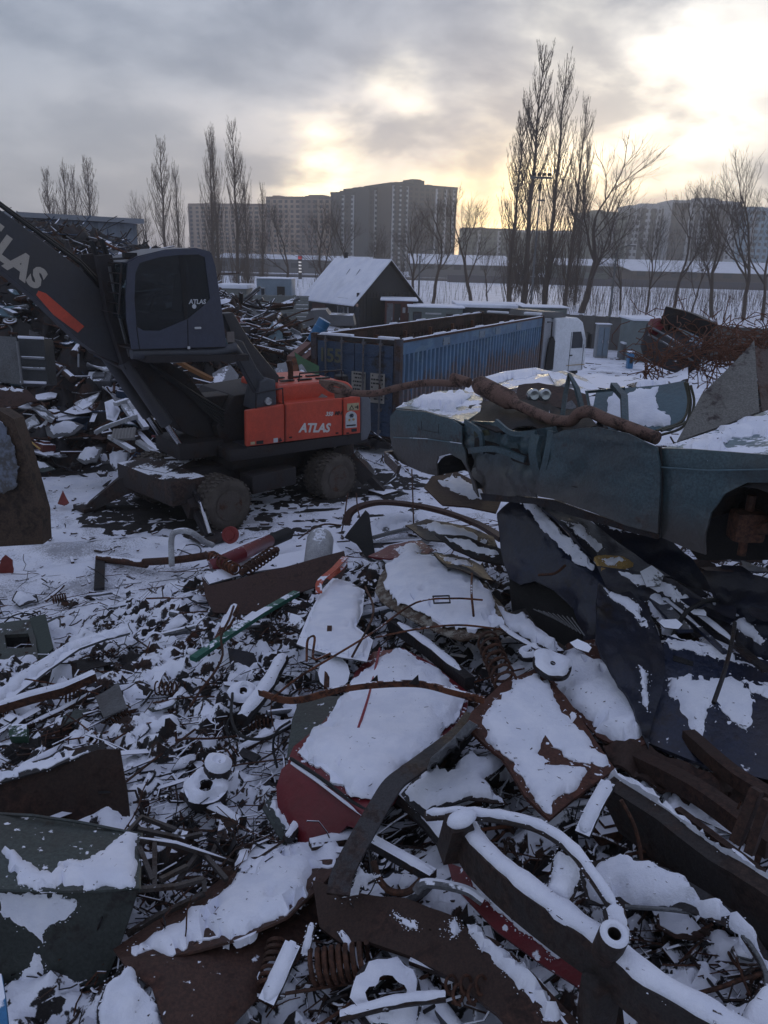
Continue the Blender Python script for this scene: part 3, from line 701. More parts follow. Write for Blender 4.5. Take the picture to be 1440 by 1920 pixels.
# gabled house
a, c = PY(578, 556, 66), PY(664, 560, 60); e = PY(762, 560, 66)
u = (c - a); u.z = 0; hw = u.length * 1.04; yaw = math.atan2(u.y, u.x)
r = empty('house', (a.x, a.y, 0), yaw, label='dark wooden house with a snowy gabled roof', cat='house')
gw = 5.6; ev = (a.z + c.z) / 2; rg_ = PY(700, 490, 62).z
WOOD = mat('dark_weathered_boards', (.040, .038, .040), .9, sc=1.5, streak=True, bump=0); RSN = m_snow('house_roof_snow', .12, 1.2)
b = M(); b.add([(0, 0, 0), (hw, 0, 0), (hw, gw, 0), (0, gw, 0), (0, 0, ev), (hw, 0, ev), (hw, gw, ev), (0, gw, ev), (0, gw / 2, rg_), (hw, gw / 2, rg_)],
               [(0, 1, 5, 4), (1, 2, 6, 9, 5), (2, 3, 7, 6), (3, 0, 4, 8, 7)])
for i in range(19): b.box((hw + .02, .15 + i * gw / 19, 1.6), (.05, .22, 2.3))
b.build('wall', WOOD, r, 0)
b = M(); k = .5; th = .14
def slope(b, s, th, z=0, kx=.5):
    y0, y1 = (-k, gw / 2) if s > 0 else (gw + k, gw / 2); z0 = ev - k * (rg_ - ev) / (gw / 2)
    V = [(-kx, y0, z0 + z), (hw + kx, y0, z0 + z), (hw + kx, y1, rg_ + z), (-kx, y1, rg_ + z)]; b.add(V + [(x, y, q + th) for x, y, q in V], [(0, 1, 2, 3), (4, 7, 6, 5), (0, 4, 5, 1), (1, 5, 6, 2), (2, 6, 7, 3), (3, 7, 4, 0)])
slope(b, 1, .1); slope(b, -1, .1); b.build('roof', DARK, r, 0)
b = M(); slope(b, 1, .09, .105, .46); slope(b, -1, .09, .105, .46); sc_ = b.build('roof_snow', RSN, r, 0)
b = M()
for i in range(2): y0 = -.4; b.beam([(hw * (.45 + .2 * i), .9, ev + .9), (hw * (.45 + .2 * i) + .1, gw / 2 - .9, rg_ - .62)], .02, .03)
b.build('roof_seam', DARK, r, 0)
b = M(); b.lathe([(.16, rg_ - .3), (.16, rg_ + .5), (.2, rg_ + .5), (.2, rg_ + .6), (.02, rg_ + .65)], 10, Matrix.Translation((1.2, gw / 2 + .1, 0))); b.build('chimney', DARK, r)
for (x, z, w_, h_, m_) in ((hw * .72, 1.5, .9, 1.6, WHITEP), (hw * .83, 1.5, .5, 1.6, PAL)):
    b = M(); b.box((x, -.06, z), (w_, .1, h_)); f = b.build('window', m_, r, 0); b = M(); b.box((x, -.13, z), (w_ * .7, .04, h_ * .8)); b.build('pane', WIN, f, 0)
b = M(); b.box((hw * .25, -.05, 1.1), (2.2, .08, 2.0)); b.build('board_cladding', mat('reddish_boards', (.12, .055, .045), .85, sc=2, streak=True, bump=0), r, 0)
b = M(); b.box((hw + .08, gw * .42, 1.2), (.08, 3.0, 2.4)); [b.box((hw + .14, gw * .42 + q, 1.2), (.04, .05, 2.4)) for q in (-1, 0, 1)]; b.build('gate', mat('black_gate', (.018, .019, .022), .7, bump=0), r, 0)
# lean-to red shed beside it
q = PY(722, 545, 60)
def cabin(name, px0, px1, ytop, Y, depth, wm, label, cat, items=(), roof=RSN, yaw=0., rth=.12, ov=.15):
    a, c = PY(px0, ytop, Y), PY(px1, ytop, Y); w = c.x - a.x; H = (a.z + c.z) / 2
    r = empty(name, (a.x, Y, 0), yaw, label=label, cat=cat); b = M(); b.box((w / 2, depth / 2, H / 2), (w, depth, H), bev=.03); b.build('wall', wm, r, 30)
    b = M(); b.box((w / 2, depth / 2, H + rth / 2 + .003), (w + 2 * ov, depth + 2 * ov, rth), bev=.05); b.build('roof', roof, r)
    for (nm, fx, z, fw, h, m_) in items:
        b = M(); b.box((fx * w, -.03, z * H), (fw * w, .1, h * H), bev=.01); f = b.build(nm, m_, r, 0)
        if nm == 'window': b = M(); b.box((fx * w, -.1, z * H), (fw * w * .8, .04, h * H * .84)); b.build('pane', WIN, f, 0)
        if nm == 'door': b = M(); b.box((fx * w + fw * w * .36, -.12, z * H), (.05, .08, .18)); b.build('handle', CHROME, f, 0)
    return r
BRICK = mat('red_brown_paint', (.115, .040, .032), .8, sc=1.2, dirt=.3, bump=0); PBL = mat('pale_blue_cabin', (.19, .25, .31), .6, sc=.7, dirt=.15, bump=0)
CGR = mat('grey_green_cabin', (.13, .16, .155), .7, sc=.7, dirt=.25, bump=0); PLY = mat('plywood', (.36, .25, .15), .8, bump=0)
cabin('shed', 722, 775, 564, 58, 3.2, BRICK, 'red brown shed with a white notice at the end of the wooden house', 'shed', [('door', .18, .46, .22, .9, GREYS), ('door', .45, .46, .22, .9, DARK), ('notice', .68, .72, .10, .16, WHITEP), ('notice', .87, .72, .1, .16, WHITEP)], ov=.35)
cabin('site_cabin', 481, 546, 523, 60, 2.6, PBL, 'pale blue site cabin with a dark doorway and plywood boards', 'cabin', [('window', .18, .72, .12, .2, WHITEP), ('door', .70, .62, .22, .46, DARK), ('plywood_board', .48, .44, .26, .14, PLY), ('plywood_board', .92, .44, .36, .14, PLY)], rth=.06, ov=.05)
cabin('shed', 408, 461, 541, 62, 3, mat('grey_shed', (.15, .16, .15), .8, bump=0), 'low grey shed with snow on its flat roof beside the cab', 'shed', [('door', .5, .3, .3, .5, DARK)], rth=.3)
cabin('site_cabin', 768, 868, 577, 56, 3, CGR, 'grey green cabin with two windows behind the open container', 'cabin', [('window', .15, .6, .16, .5, DARK), ('window', .78, .6, .18, .4, DARK), ('awning', .45, .8, .3, .05, WHITEP)], rth=.1)
cabin('site_cabin', 868, 982, 577, 58, 4, mat('dark_cabin', (.05, .055, .06), .8, bump=0), 'dark open cabin under a wide flat snowy roof', 'cabin', [('window', .3, .6, .2, .4, WIN)], rth=.22, ov=.5)
cabin('storage_container', 983, 1064, 577, 54, 2.6, CGR, 'plain grey container just above the white lorry roof', 'container', [('door', .8, .5, .3, .9, CGR)], rth=.07)
cabin('storage_container', 1190, 1334, 603, 44, 2.6, mat('pale_teal_container', (.17, .215, .225), .7, sc=.6, dirt=.3, bump=0), 'pale teal store behind the crushed black car', 'container', [('door', .85, .5, .2, .85, PBL), ('vent', .5, .8, .1, .1, GREY)], rth=.12)
cabin('utility_cabinet', 1122, 1146, 609, 46, .5, mat('pale_grey_cabinet', (.26, .28, .30), .7, bump=0), 'slim pale grey utility cabinet against the concrete wall', 'cabinet', [('door', .3, .5, .36, .85, PBL), ('door', .72, .5, .36, .85, PBL)], rth=.06, ov=.06)
cabin('generator', 1170, 1188, 646, 45, .7, GREYS, 'small dark generator standing on the snow by the pale teal store', 'generator', [('vent', .5, .6, .5, .4, DARK)], rth=.1, ov=.03)
cabin('generator', 1180, 1190, 663, 41, .4, BLUEP, 'little blue pump box lying on the yard snow', 'box', [('vent', .5, .6, .5, .4, DARK)], rth=.1, ov=.02)

# masts
def mast(px, yb, yt, Y, r0, label, cat, kind):
    P = PY(px, yb, Y); P.z = 0; H = PY(px, yt, Y).z
    r = empty('light_mast', P, label=label, cat=cat); b = M(); b.tube([(0, 0, 0), (0, 0, H)], [r0, r0 * .6], 8); b.build('pole', GREY, r)
    if kind == 'flood':
        b = M(); b.box((0, 0, H + .1), (2.4, .8, .1)); b.tube([(-1.0, 0, H + .2), (1.0, 0, H + .2)], .05, 6); b.build('platform', GREY, r)
        for k in range(4): b = M(); b.box((-.85 + .56 * k, -.2, H + .45), (.4, .2, .3), Matrix.Rotation(.5, 3, 'X'), bev=.04); b.build('floodlight', DARK, r)
        b = M(); b.box((.2, -.2, H - 2.2), (.8, .25, .15)); b.build('bracket', GREY, r)
        b = M(); b.box((-.1, -.2, H - .9), (.3, .3, .7)); b.build('control_box', DARK, r)
    elif kind == 'street':
        b = M(); b.tube([(0, 0, H - .2), (.2, 0, H + .4), (1.0, 0, H + .7)], .05, 6); b.box((1.4, 0, H + .7), (.8, .25, .12), bev=.04); b.build('lamp_head', GREY, r)
    return r
mast(995, 575, 335, 92, .13, 'tall floodlight mast rising among the poplars', 'floodlight mast', 'flood')
mast(1143, 590, 474, 80, .14, 'plain grey lamp post right of the poplars', 'lamp post', 'street')
mast(784, 575, 480, 84, .12, 'slim lamp post behind the house gable', 'lamp post', 'street')
mast(449, 575, 512, 64, .09, 'thin pole standing before the pale blue cabin', 'pole', 'none')
mast(528, 575, 552, 59, .07, 'short steel pole in front of the pale blue cabin door', 'pole', 'none')
# lit price sign far off by the road
P = PY(563, 530, 190); P.z = 0; z0, z1 = PY(563, 512, 190).z, PY(563, 479, 190).z
r = empty('price_sign', P, label='lit filling station price sign with a red head', cat='price sign')
b = M(); b.box((0, 0, z0 / 2), (.8, .5, z0)); b.box((0, 0, (z0 + z1) / 2), (.95, .5, z1 - z0)); b.build('pylon', DGY, r, 0)
b = M(); b.box((0, -.3, z1 - .5), (.8, .06, .6)); b.build('sign_head', mat('lit_red', (.6, .03, .05), .5, emis=((.9, .05, .08), .2), bump=0), r, 0)
for k in range(4): b = M(); z = z1 - 1.5 - k * .72; b.box((-.14, -.3, z), (.34, .05, .3)); b.box((.22, -.3, z), (.22, .05, .3)); b.build('price_panel', mat('lit_white', (.8, .8, .8), .5, emis=((1, .93, .9), .45), bump=0), r, 0)
# ================================================================== lettering
def lettering(s, size, mtx, m, parent, name='lettering', ext=.004, bold=0., shear=0.):
    c = bpy.data.curves.new(name, 'FONT'); c.body = s; c.size = size; c.extrude = ext; c.offset = bold; c.align_x = 'CENTER'; c.align_y = 'CENTER'; c.shear = shear; c.resolution_u = 3
    o = bpy.data.objects.new('t', c); COL.objects.link(o); dg = bpy.context.evaluated_depsgraph_get()
    me = bpy.data.meshes.new_from_object(o.evaluated_get(dg)); bpy.data.objects.remove(o); me.transform(mtx); me.materials.clear(); me.materials.append(m)
    q = bpy.data.objects.new(name, me); COL.objects.link(q); q.parent = parent; return q
def frame(o, x, y):
    """matrix with local x along x, y along y, z = x cross y, at o"""
    x = Vector(x).normalized(); y = Vector(y); y = (y - x * y.dot(x)).normalized(); z = x.cross(y)
    m = Matrix((x, y, z)).transposed().to_4x4(); m.translation = Vector(o); return m

# ================================================================== the wheeled scrap handler
MO = Vector((-3.48, 16.56, 0)); MYAW = math.atan2(-.61, -.79)
mach = empty('scrap_handler', MO, MYAW, label='orange and dark grey wheeled scrap handling machine with its cab raised', cat='material handler')
MI = Matrix.Translation(MO) @ Matrix.Rotation(MYAW, 4, 'Z'); MV = MI.inverted()
def LP(x, y, t):
    o = MV @ CO; d = MV.to_3x3() @ ray(x, y); return o + d * ((t - o.y) / d.y)
def MG(x, y, z=0): return MV @ PZ(x, y, z)
def side(px, t0, t1, bev=0, holes=()):
    """outline seen from the camera carried to the plane local y=t0, given thickness back to t1"""
    b = M(); b.plate(px, lambda x, y: LP(x, y, t0), th=t0 - t1, dirv=Vector((0, 1, 0)), holes=holes)
    if bev: 
        q = bmesh.new(); vs = [q.verts.new(p) for p in b.v]; [q.faces.new([vs[i] for i in f]) for f in b.f]
        bmesh.ops.dissolve_limit(q, angle_limit=.02, verts=q.verts[:], edges=q.edges[:])
        sh = [e for e in q.edges if len(e.link_faces) == 2 and e.calc_face_angle(0) > .5]
        bmesh.ops.bevel(q, geom=sh, offset=bev, segments=3, affect='EDGES', profile=.6, clamp_overlap=True)
        q.verts.index_update(); b.v = [tuple(v.co) for v in q.verts]; b.f = [tuple(v.index for v in f.verts) for f in q.faces]; b.mi = [0] * len(b.f); q.free()
    return b
T1 = 1.25
# turntable deck and doors
b = M(); b.box((-1.2, 0, 1.36), (3.5, 2.42, .26), bev=.05); b.box((.9, .0, 1.42), (1.0, 1.3, .35), bev=.05); b.build('deck', MDARK, mach)
side([(462, 770), (533, 758), (534, 829), (463, 838)], T1, T1 - .12, .035).build('side_door', ORANGE, mach)
d2 = side([(535, 757), (643, 746), (643, 816), (535, 829)], T1, -1.2, .035).build('side_door', ORANGE, mach)
side([(644.5, 746), (676, 743), (676, 812), (644.5, 816)], T1, -1.2, .03).build('side_door', ORANGE, mach)
cw = side([(677, 743), (690, 741), (696, 750), (697, 806), (690, 824), (677, 828)], T1 - .02, -1.22, .06).build('counterweight', mat('counterweight_grey', (.13, .14, .16), .5, rust=.08, dirt=.3, sc=2), mach)
side([(463, 839), (534, 830.5), (643, 817.5), (676, 814), (676, 828), (640, 835), (534, 845), (470, 850)], T1 - .05, -1.15, .02).build('skirt', mat('skirt_grey', (.040, .045, .060), .6, dirt=.4), mach)
side([(462, 770), (462, 838), (470, 850), (420, 852), (405, 800), (440, 742), (520, 728), (533, 757)], .52, -1.15, .03).build('pump_housing', MDARK, mach)
hood = side([(520, 757), (520, 724), (560, 719), (630, 713), (654, 716), (664, 726), (661, 744), (640, 747)], .95, -.75, .09).build('engine_hood', ORANGE, mach)
zt = LP(590, 716, .95).z
for i in range(6):
    p = LP(545 + (i % 3) * 34, 719 - (i % 3) * 2.5, .95); b = M(); b.box((p.x - .1, .62 - (i // 3) * .42, p.z + .012), (.34, .10, .03), bev=.01); b.build('vent_slot', DARK, hood)
b = M(); p = LP(545, 706, .3); b.tube([(p.x, .3, zt - .1), (p.x, .3, zt + .2), (p.x + .04, .3, zt + .4)], [.06, .06, .07], 10); b.build('exhaust_pipe', RUST, hood)
b = M(); p = LP(530, 757, 1.); b.lathe([(.02, 0), (.17, 0), (.17, .02), (.02, .03)], 18, Matrix.Translation((p.x - .1, 1.0, p.z + .01))); b.build('filler_cap', DARK, mach)
# lettering on the doors
def onside(px, py, t=T1 + .006): p = LP(px, py, t); return p
def sidetext(s, px, py, size, m, bold=0, sh=.2, sl=-.0, t=T1 + .004):
    a, c = LP(px - 20, py + sl * 20, t), LP(px + 20, py - sl * 20, t); return lettering(s, size, frame(LP(px, py, t), c - a, (0, 0, 1)), m, mach, bold=bold, shear=sh)
sidetext('ATLAS', 590, 803, .27, LETTW, .010, .2)
sidetext('350', 617, 776.5, .125, LETTW, .004, .25); sidetext('MH', 634, 775, .125, mat('black_letter', (.02, .02, .02), .6), .003, .25)
def sticker(px, m, name='sticker', t=T1 + .004): b = M(); b.plate(px, lambda x, y: LP(x, y, t), th=.006, dirv=Vector((0, 1, 0))); return b.build(name, m, mach, 0)
CREAM = mat('cream_label', (.42, .36, .22), .6, bump=0); SBLK = mat('black_label', (.015, .015, .016), .5, bump=0); SWH = mat('white_label', (.5, .52, .55), .5, bump=0)
sticker([(651, 757), (673, 755), (673, 769), (651, 770)], CREAM, 'warning_label')
sticker([(655, 768), (659.5, 759.5), (664, 767.5)], SBLK, 'warning_triangle', T1 + .012); sticker([(657, 767), (659.5, 762), (662, 766.7)], CREAM, 'triangle_centre', T1 + .018)
b = M(); b.tube([LP(666, 763.5, T1 + .014), LP(671.5, 763, T1 + .014)], .012, 4); b.tube([LP(671, 760, T1 + .014), LP(671, 766.5, T1 + .014)], .014, 4); b.build('arrow_mark', SBLK, mach)
arch = [(648, 803), (648, 780)] + [(658.5 - 10.5 * math.cos(k * math.pi / 8), 780 - 9 * math.sin(k * math.pi / 8)) for k in range(1, 8)] + [(669, 779), (669, 801)]
sticker(arch, SWH, 'white_badge'); sticker([(650, 797), (667, 795.5), (667, 798), (650, 799.5)], SBLK, 'badge_line', T1 + .012)
sidetext('40', 659, 779.5, .11, mat('navy_letter', (.02, .03, .05), .6), .005, 0, t=T1 + .013)
b = M(); q = LP(655, 787.5, T1 + .012); q2 = LP(663, 786.5, T1 + .012)
for c in (q, q2): b.lathe([(.028, -.003), (.028, .003)], 10, Matrix.Translation(c) @ Matrix.Rotation(R(90), 4, 'X'))
b.build('badge_wheels', YEL, mach)
sticker([(470, 829), (478, 828), (478, 833), (470, 834)], CREAM, 'small_label'); sticker([(481, 827), (494, 825.5), (494, 832), (481, 833.5)], SBLK, 'small_label')
sticker([(513, 822), (521, 821), (521, 829), (513, 830)], SWH, 'small_label'); sticker([(522, 823), (526, 820), (528, 824), (526, 829), (522, 829)], RED, 'small_label')
sticker([(659, 804), (669, 803), (669, 809), (659, 810)], SBLK, 'small_label')
# things lying on the machine's back
# chassis
CM = (MV @ Vector((-3.17, 16.7, 0)));  ca = math.atan2(-.73, -.68) - MYAW
cax = Vector((math.cos(ca), math.sin(ca), 0)); cay = Vector((-cax.y, cax.x, 0)); rot = Matrix.Rotation(ca, 3, 'Z')
def ch(x, y, z): return CM + cax * x + cay * y + Vector((0, 0, z))
b = M(); b.box(ch(0, 0, .82), (4.3, .95, .42), rot, bev=.05); b.box(ch(0, 0, 1.08), (1.7, 1.5, .2), rot, bev=.05); b.lathe([(.62, 1.1), (.62, 1.28)], 28, Matrix.Translation(ch(0, 0, 0) * 1))
b.box(ch(0.1, 1.0, .72), (1.2, .45, .4), rot, bev=.04); b.box(ch(.1, -1.0, .72), (1.2, .45, .4), rot, bev=.04); b.build('chassis', MDARK, mach)
for s in (-1.5, 1.5): b = M(); b.tube([ch(s, -1.15, .53), ch(s, 1.15, .53)], .13, 10); b.box(ch(s, 0, .55), (.5, .5, .45), rot, bev=.08); b.build('axle', MDARK, mach)
def tyre_prof(r, w): h = w / 2; return [(r * .56, -h * .75), (r * .72, -h), (r * .93, -h * .96), (r, -h * .72), (r, h * .72), (r * .93, h * .96), (r * .72, h), (r * .56, h * .75)]
for s in (-1.5, 1.5):
    for sd in (-1, 1):
        w = empty('wheel', ch(s, sd * 1.22, .53)); w.parent = mach; w.rotation_euler = (R(90), 0, ca)
        for q in (-.18, .18):
            b = M(); b.lathe(tyre_prof(.53, .27), 40, Matrix.Translation((0, 0, q)))
            for k in range(30):
                a = k * 2 * math.pi / 30
                for e in (-.07, .07): b.box((.535 * math.cos(a + e * .9), .535 * math.sin(a + e * .9), q + e), (.035, .05, .115), Matrix.Rotation(a, 3, 'Z'))
            b.build('tyre', TYRE, w, 40)
        b = M(); k = -sd; b.lathe([(.31, .30 * k), (.29, .27 * k), (.27, .16 * k), (.2, .12 * k), (.14, .14 * k), (.14, .24 * k), (.09, .27 * k), (.0, .27 * k)], 28)
        for j in range(10): a = j * .628; b.box((.225 * math.cos(a), .225 * math.sin(a), .155 * k), (.03, .03, .05))
        b.build('rim', mat('dirty_rim', (.085, .07, .06), .7, rust=.4, sc=4), w, 35)
# stabilisers
MDK = mat('stabiliser_steel', (.032, .026, .026), .75, rust=.5, rustc=(.055, .032, .025), snow=.12, sc=2.5)
def stab(name, pts, w, h, m=MDK): b = M(); b.beam(pts, w, h); return b.build(name, m, mach)
b = M(); hF_ = ch(2.15, 0, .85); b.box(ch(2.1, 0, .84), (.8, 2.1, .5), rot, bev=.06); b.build('stabiliser_housing', MDK, mach)
b = M(); b.box(ch(-2.15, 0, .84), (.7, 2.0, .5), rot, bev=.06); b.build('stabiliser_housing', MDK, mach)
f1 = MG(392, 1008, .08); g1 = MG(345, 905, .85)
stab('stabiliser_leg', [g1, g1.lerp(f1, .55)], .34, [.42, .34]); stab('stabiliser_rod', [g1.lerp(f1, .45), f1], .16, .16, CHROME if False else MDARK)
b = M(); b.tube([g1 + Vector((0, .22, .1)), g1.lerp(f1, .5) + Vector((0, .22, .2))], .07, 10); b.tube([g1.lerp(f1, .5) + Vector((0, .22, .2)), f1 + Vector((0, .05, .1))], .035, 8); b.build('stabiliser_cylinder', CHROME, mach)
b = M(); b.box(f1 + Vector((0, 0, 0)), (.55, .55, .08), rot, bev=.02); b.build('foot_plate', MDK, mach)
f2 = MG(168, 950, .1); g2 = MG(300, 885, .85)
b = M(); b.beam([ch(2.3, 0, .9), MG(330, 880, .95), g2, g2.lerp(f2, .5) + Vector((0, 0, .12)), f2], [.8, .8, .62, .5, .4], [.4, .45, .45, .36, .16]); b.build('stabiliser_leg', MDK, mach)
b = M(); b.box(f2, (.5, .5, .1), rot, bev=.02); b.build('foot_plate', MDK, mach)
b = M(); b.box(MG(375, 862, 1.0), (1.2, 1.0, .10), rot, bev=.02); b.box(MG(300, 885, .95), (.9, .9, .09), rot, bev=.02); b.build('step_plate', MDK, mach)
f3 = MG(718, 922, .08); g3 = MG(655, 858, .85)
stab('stabiliser_leg', [g3, g3.lerp(f3, .6)], .34, [.42, .36], mat('stabiliser_snowy', (.03, .026, .026), .7, rust=.4, snow=.6, sc=3)); stab('stabiliser_rod', [g3.lerp(f3, .5), f3], .16, .16, MDARK)
b = M(); b.box(f3, (.5, .5, .08), rot, bev=.02); b.build('foot_plate', DARKS, mach)
# boom
BOOM = mat('boom_paint', (.040, .043, .052), .5, rust=.05, dirt=.4, sc=1.2, rustc=(.04, .025, .02)); BLOW = MDARK
bo = side([(-330, 130), (-160, 262), (0, 393), (65, 440), (150, 503), (205, 560), (262, 640), (246, 690), (190, 668), (150, 640), (70, 562), (0, 505), (-160, 378), (-330, 250)], .30, -.30, .03).build('boom', BOOM, mach)
side([(196, 556), (262, 640), (300, 668), (352, 700), (385, 745), (450, 738), (486, 765), (462, 830), (405, 838), (345, 812), (300, 752), (246, 700), (186, 668), (160, 640)], .28, -.32, .04).build('boom_foot', BLOW, mach)
def boomtext(s, px, py, size, ang, m, bold=.02):
    t = .305; a = LP(px, py, t); c = LP(px + 30 * math.cos(ang), py + 30 * math.sin(ang), t); u = LP(px + 30 * math.sin(ang), py - 30 * math.cos(ang), t)
    return lettering(s, size, frame(a, c - a, u - a), m, mach, bold=bold)
ang = math.atan2(134, 180)
for ch_, px, py in (('A', -68, 400), ('T', -26, 440), ('L', 10, 478), ('A', 37, 506), ('S', 68, 527)): boomtext(ch_, px, py - (8 if ch_ != 'S' else 5), .55 if ch_ != 'S' else .48, ang, LETTER, .028)
side([(72, 545), (86, 550), (158, 612), (146, 624), (100, 590), (68, 553)], .309, .302).build('orange_stripe', ORANGE, mach)
b = M(); b.tube([LP(-300, 145, .2), LP(0, 385, .2), LP(150, 494, .2), LP(200, 548, .2)], .03, 6); b.tube([LP(-300, 141, .1), LP(0, 381, .1), LP(150, 489, .1), LP(205, 546, .1)], .03, 6); b.build('hose', BLACK, mach)
for k in range(6): b = M(); b.tube(curve([LP(238 + k * 6, 610 + k * 9, .33 + .03 * k), LP(268 + k * 6, 668 + k * 6, .42), LP(318 + k * 5, 706 + k * 5, .5 - .02 * k), LP(372 + k * 5, 742 + k * 8, .45), LP(420, 770 + k * 6, .55)]), .028, 6); b.build('hydraulic_hose', BLACK, mach)
for pts in ([(480, 768, 1.2), (480, 738, 1.2), (530, 728, 1.2), (531, 757, 1.2)], [(560, 716, .9), (562, 700, .9), (640, 694, .8), (642, 712, .8)]):
    b = M(); b.tube([LP(*p) for p in pts], .018, 6); b.build('handrail', DARK, mach)
for x, y in ((536, 760), (642, 750)): b = M(); b.tube([LP(x, y, T1 + .01), LP(x, y + 66, T1 + .01)], .007, 4); b.build('door_seam', BLACK, mach)
for x, y in ((545, 820), (632, 812), (526, 826), (652, 812)): b = M(); b.box(LP(x, y, T1 + .01), (.07, .02, .03), bev=.008); b.build('door_catch', BLACK, mach)
# boom cylinders
for t in (.5, -.5):
    b = M(); b.beam([LP(193, 478, t if t > 0 else -.5) if t > 0 else LP(193, 478, .5) + Vector((0, -1, 0)), LP(214, 590, .5) + Vector((0, t - .5, 0)), LP(243, 688, .5) + Vector((0, t - .5, 0))], .22, [.26, .30, .26]); b.build('boom_link', MDARK, mach)
    b = M(); o = Vector((0, t - .5, 0)); b.tube([LP(233, 678, .5) + o, LP(312, 795, .5) + o], .13, 14); b.build('boom_cylinder', BOOM, mach)
    b = M(); b.tube([LP(312, 795, .5) + o, LP(340, 838, .5) + o], .065, 12); b.build('piston_rod', CHROME, mach)
b = M(); p = LP(214, 560, .62); b.tube([LP(205, 500, .62), LP(222, 585, .62), LP(243, 668, .62)], .03, 6); b.build('pipe', GREY, mach)
for (px, py, h) in ((176, 466, 12), (195, 463, 14)):
    mr = empty('mirror', LP(px, py, .3)); mr.parent = mach
    b = M(); b.box((0, 0, 0), (.06, .17, .30), Matrix.Rotation(.3, 3, 'Y'), bev=.03); b.build('mirror_housing', BLACK, mr)
    b = M(); b.tube([(0, 0, -.12), (-.03, 0, -.42)], .02, 6); b.build('stem', BLACK, mr)
# cab riser
side([(418, 588), (438, 586), (470, 640), (524, 705), (518, 745), (500, 748), (470, 690), (440, 640)], .55, .30, .03).build('riser_arm', BOOM, mach)
side([(436, 634), (456, 640), (482, 690), (520, 742), (508, 760), (484, 742), (456, 690), (436, 655)], 1.05, .82, .03).build('riser_arm', BOOM, mach)
b = M(); b.tube([LP(446, 672, .95), LP(476, 728, .95), LP(492, 752, .95)], .07, 12); b.build('riser_cylinder', MGREY, mach)
side([(488, 716), (504, 709), (517, 713), (519, 766), (478, 769)], 1.15, .60, .03).build('riser_bracket', MGREY, mach)
b = M(); p = LP(502, 752, 1.16); b.lathe([(.0, 0), (.075, 0), (.075, .05), (.0, .05)], 14, Matrix.Translation(p) @ Matrix.Rotation(R(-90), 4, 'X')); b.build('pivot_pin', WHITEP, mach)
b = M(); b.tube([LP(246, 663, 1.2), LP(400, 661, 1.2), LP(440, 652, 1.2), LP(452, 668, 1.1)], [.10, .10, .10, .08], 12); b.build('cab_rail', MGREY, mach)
b = M(); b.beam([LP(252, 667, .75), LP(440, 664, .75)], 1.25, .12); b.build('cab_platform', MDARK, mach)
b = M(); b.box(LP(432, 632, 1.22), (.16, .03, .2)); b.build('plate', mat('worn_plate', (.16, .14, .13), .7), mach)
# cab
cab = empty('cab', (0, 0, 0)); cab.parent = mach; CBM = mat('cab_paint', (.050, .058, .088), .42, rust=.02, dirt=.25, sc=1.)
def cside(px, t0, t1, name, m, bev=0, holes=(), par=None): return side(px, t0, t1, bev, holes).build(name, m, par or cab)
CT = 1.32; prof = [(248, 655), (238, 600), (236, 556), (240, 494), (262, 482), (312, 470), (370, 467), (396, 474), (404, 500), (416, 580), (425, 650)]
win = [(256, 612), (252, 560), (254, 512), (262, 493), (300, 482), (336, 478), (374, 477), (384, 482), (394, 560), (386, 570), (352, 598), (300, 620), (270, 620)]
sh = side(prof, CT, CT - .05, 0, holes=[win]); sh.build('side_panel', CBM, cab)
win2 = [(254, 600), (254, 512), (262, 496), (320, 482), (374, 479), (384, 484), (394, 560), (386, 575), (330, 600)]
o = side(prof, CT, CT - .05, 0, holes=[win2]); o.v = [(x, y - 1.2, z) for x, y, z in o.v]; o.build('side_panel', CBM, cab)
P = [LP(x, y, CT) for x, y in prof]
def across(i, j, name, m, a=0.0, w=1.15, th=.04):
    p, q = P[i], P[j]; b = M(); mid = (p + q) / 2; d = q - p; b.box((mid.x, CT - .625, mid.z), (d.length, w, th), Matrix.Rotation(-math.atan2(d.z, d.x), 3, 'Y')); return b.build(name, m, cab)
for i, j in ((3, 4), (4, 5), (5, 6), (6, 7)): across(i, j, 'roof_panel', CBM)
for i, j in ((7, 8), (8, 9), (9, 10)): across(i, j, 'rear_panel', CBM)
across(10, 0, 'floor', MDARK)
GL = m_glass('cab_glass', (.012, .014, .016), .5)
g = side(win, CT - .02, CT - .03).build('side_window', GL, cab, 0)
o = side(win2, CT - .02, CT - .03); o.v = [(x, y - 1.18, z) for x, y, z in o.v]; o.build('side_window', m_glass('clear_cab_glass', (.2, .22, .24), .25), cab, 0)
b = M(); d = P[3] - P[1]; mid = (P[3] + P[1]) / 2; b.box((mid.x, CT - .625, mid.z), (d.length, 1.1, .02), Matrix.Rotation(-math.atan2(d.z, d.x), 3, 'Y')); b.build('windscreen', m_glass('windscreen_glass', (.03, .035, .04), .3), cab)
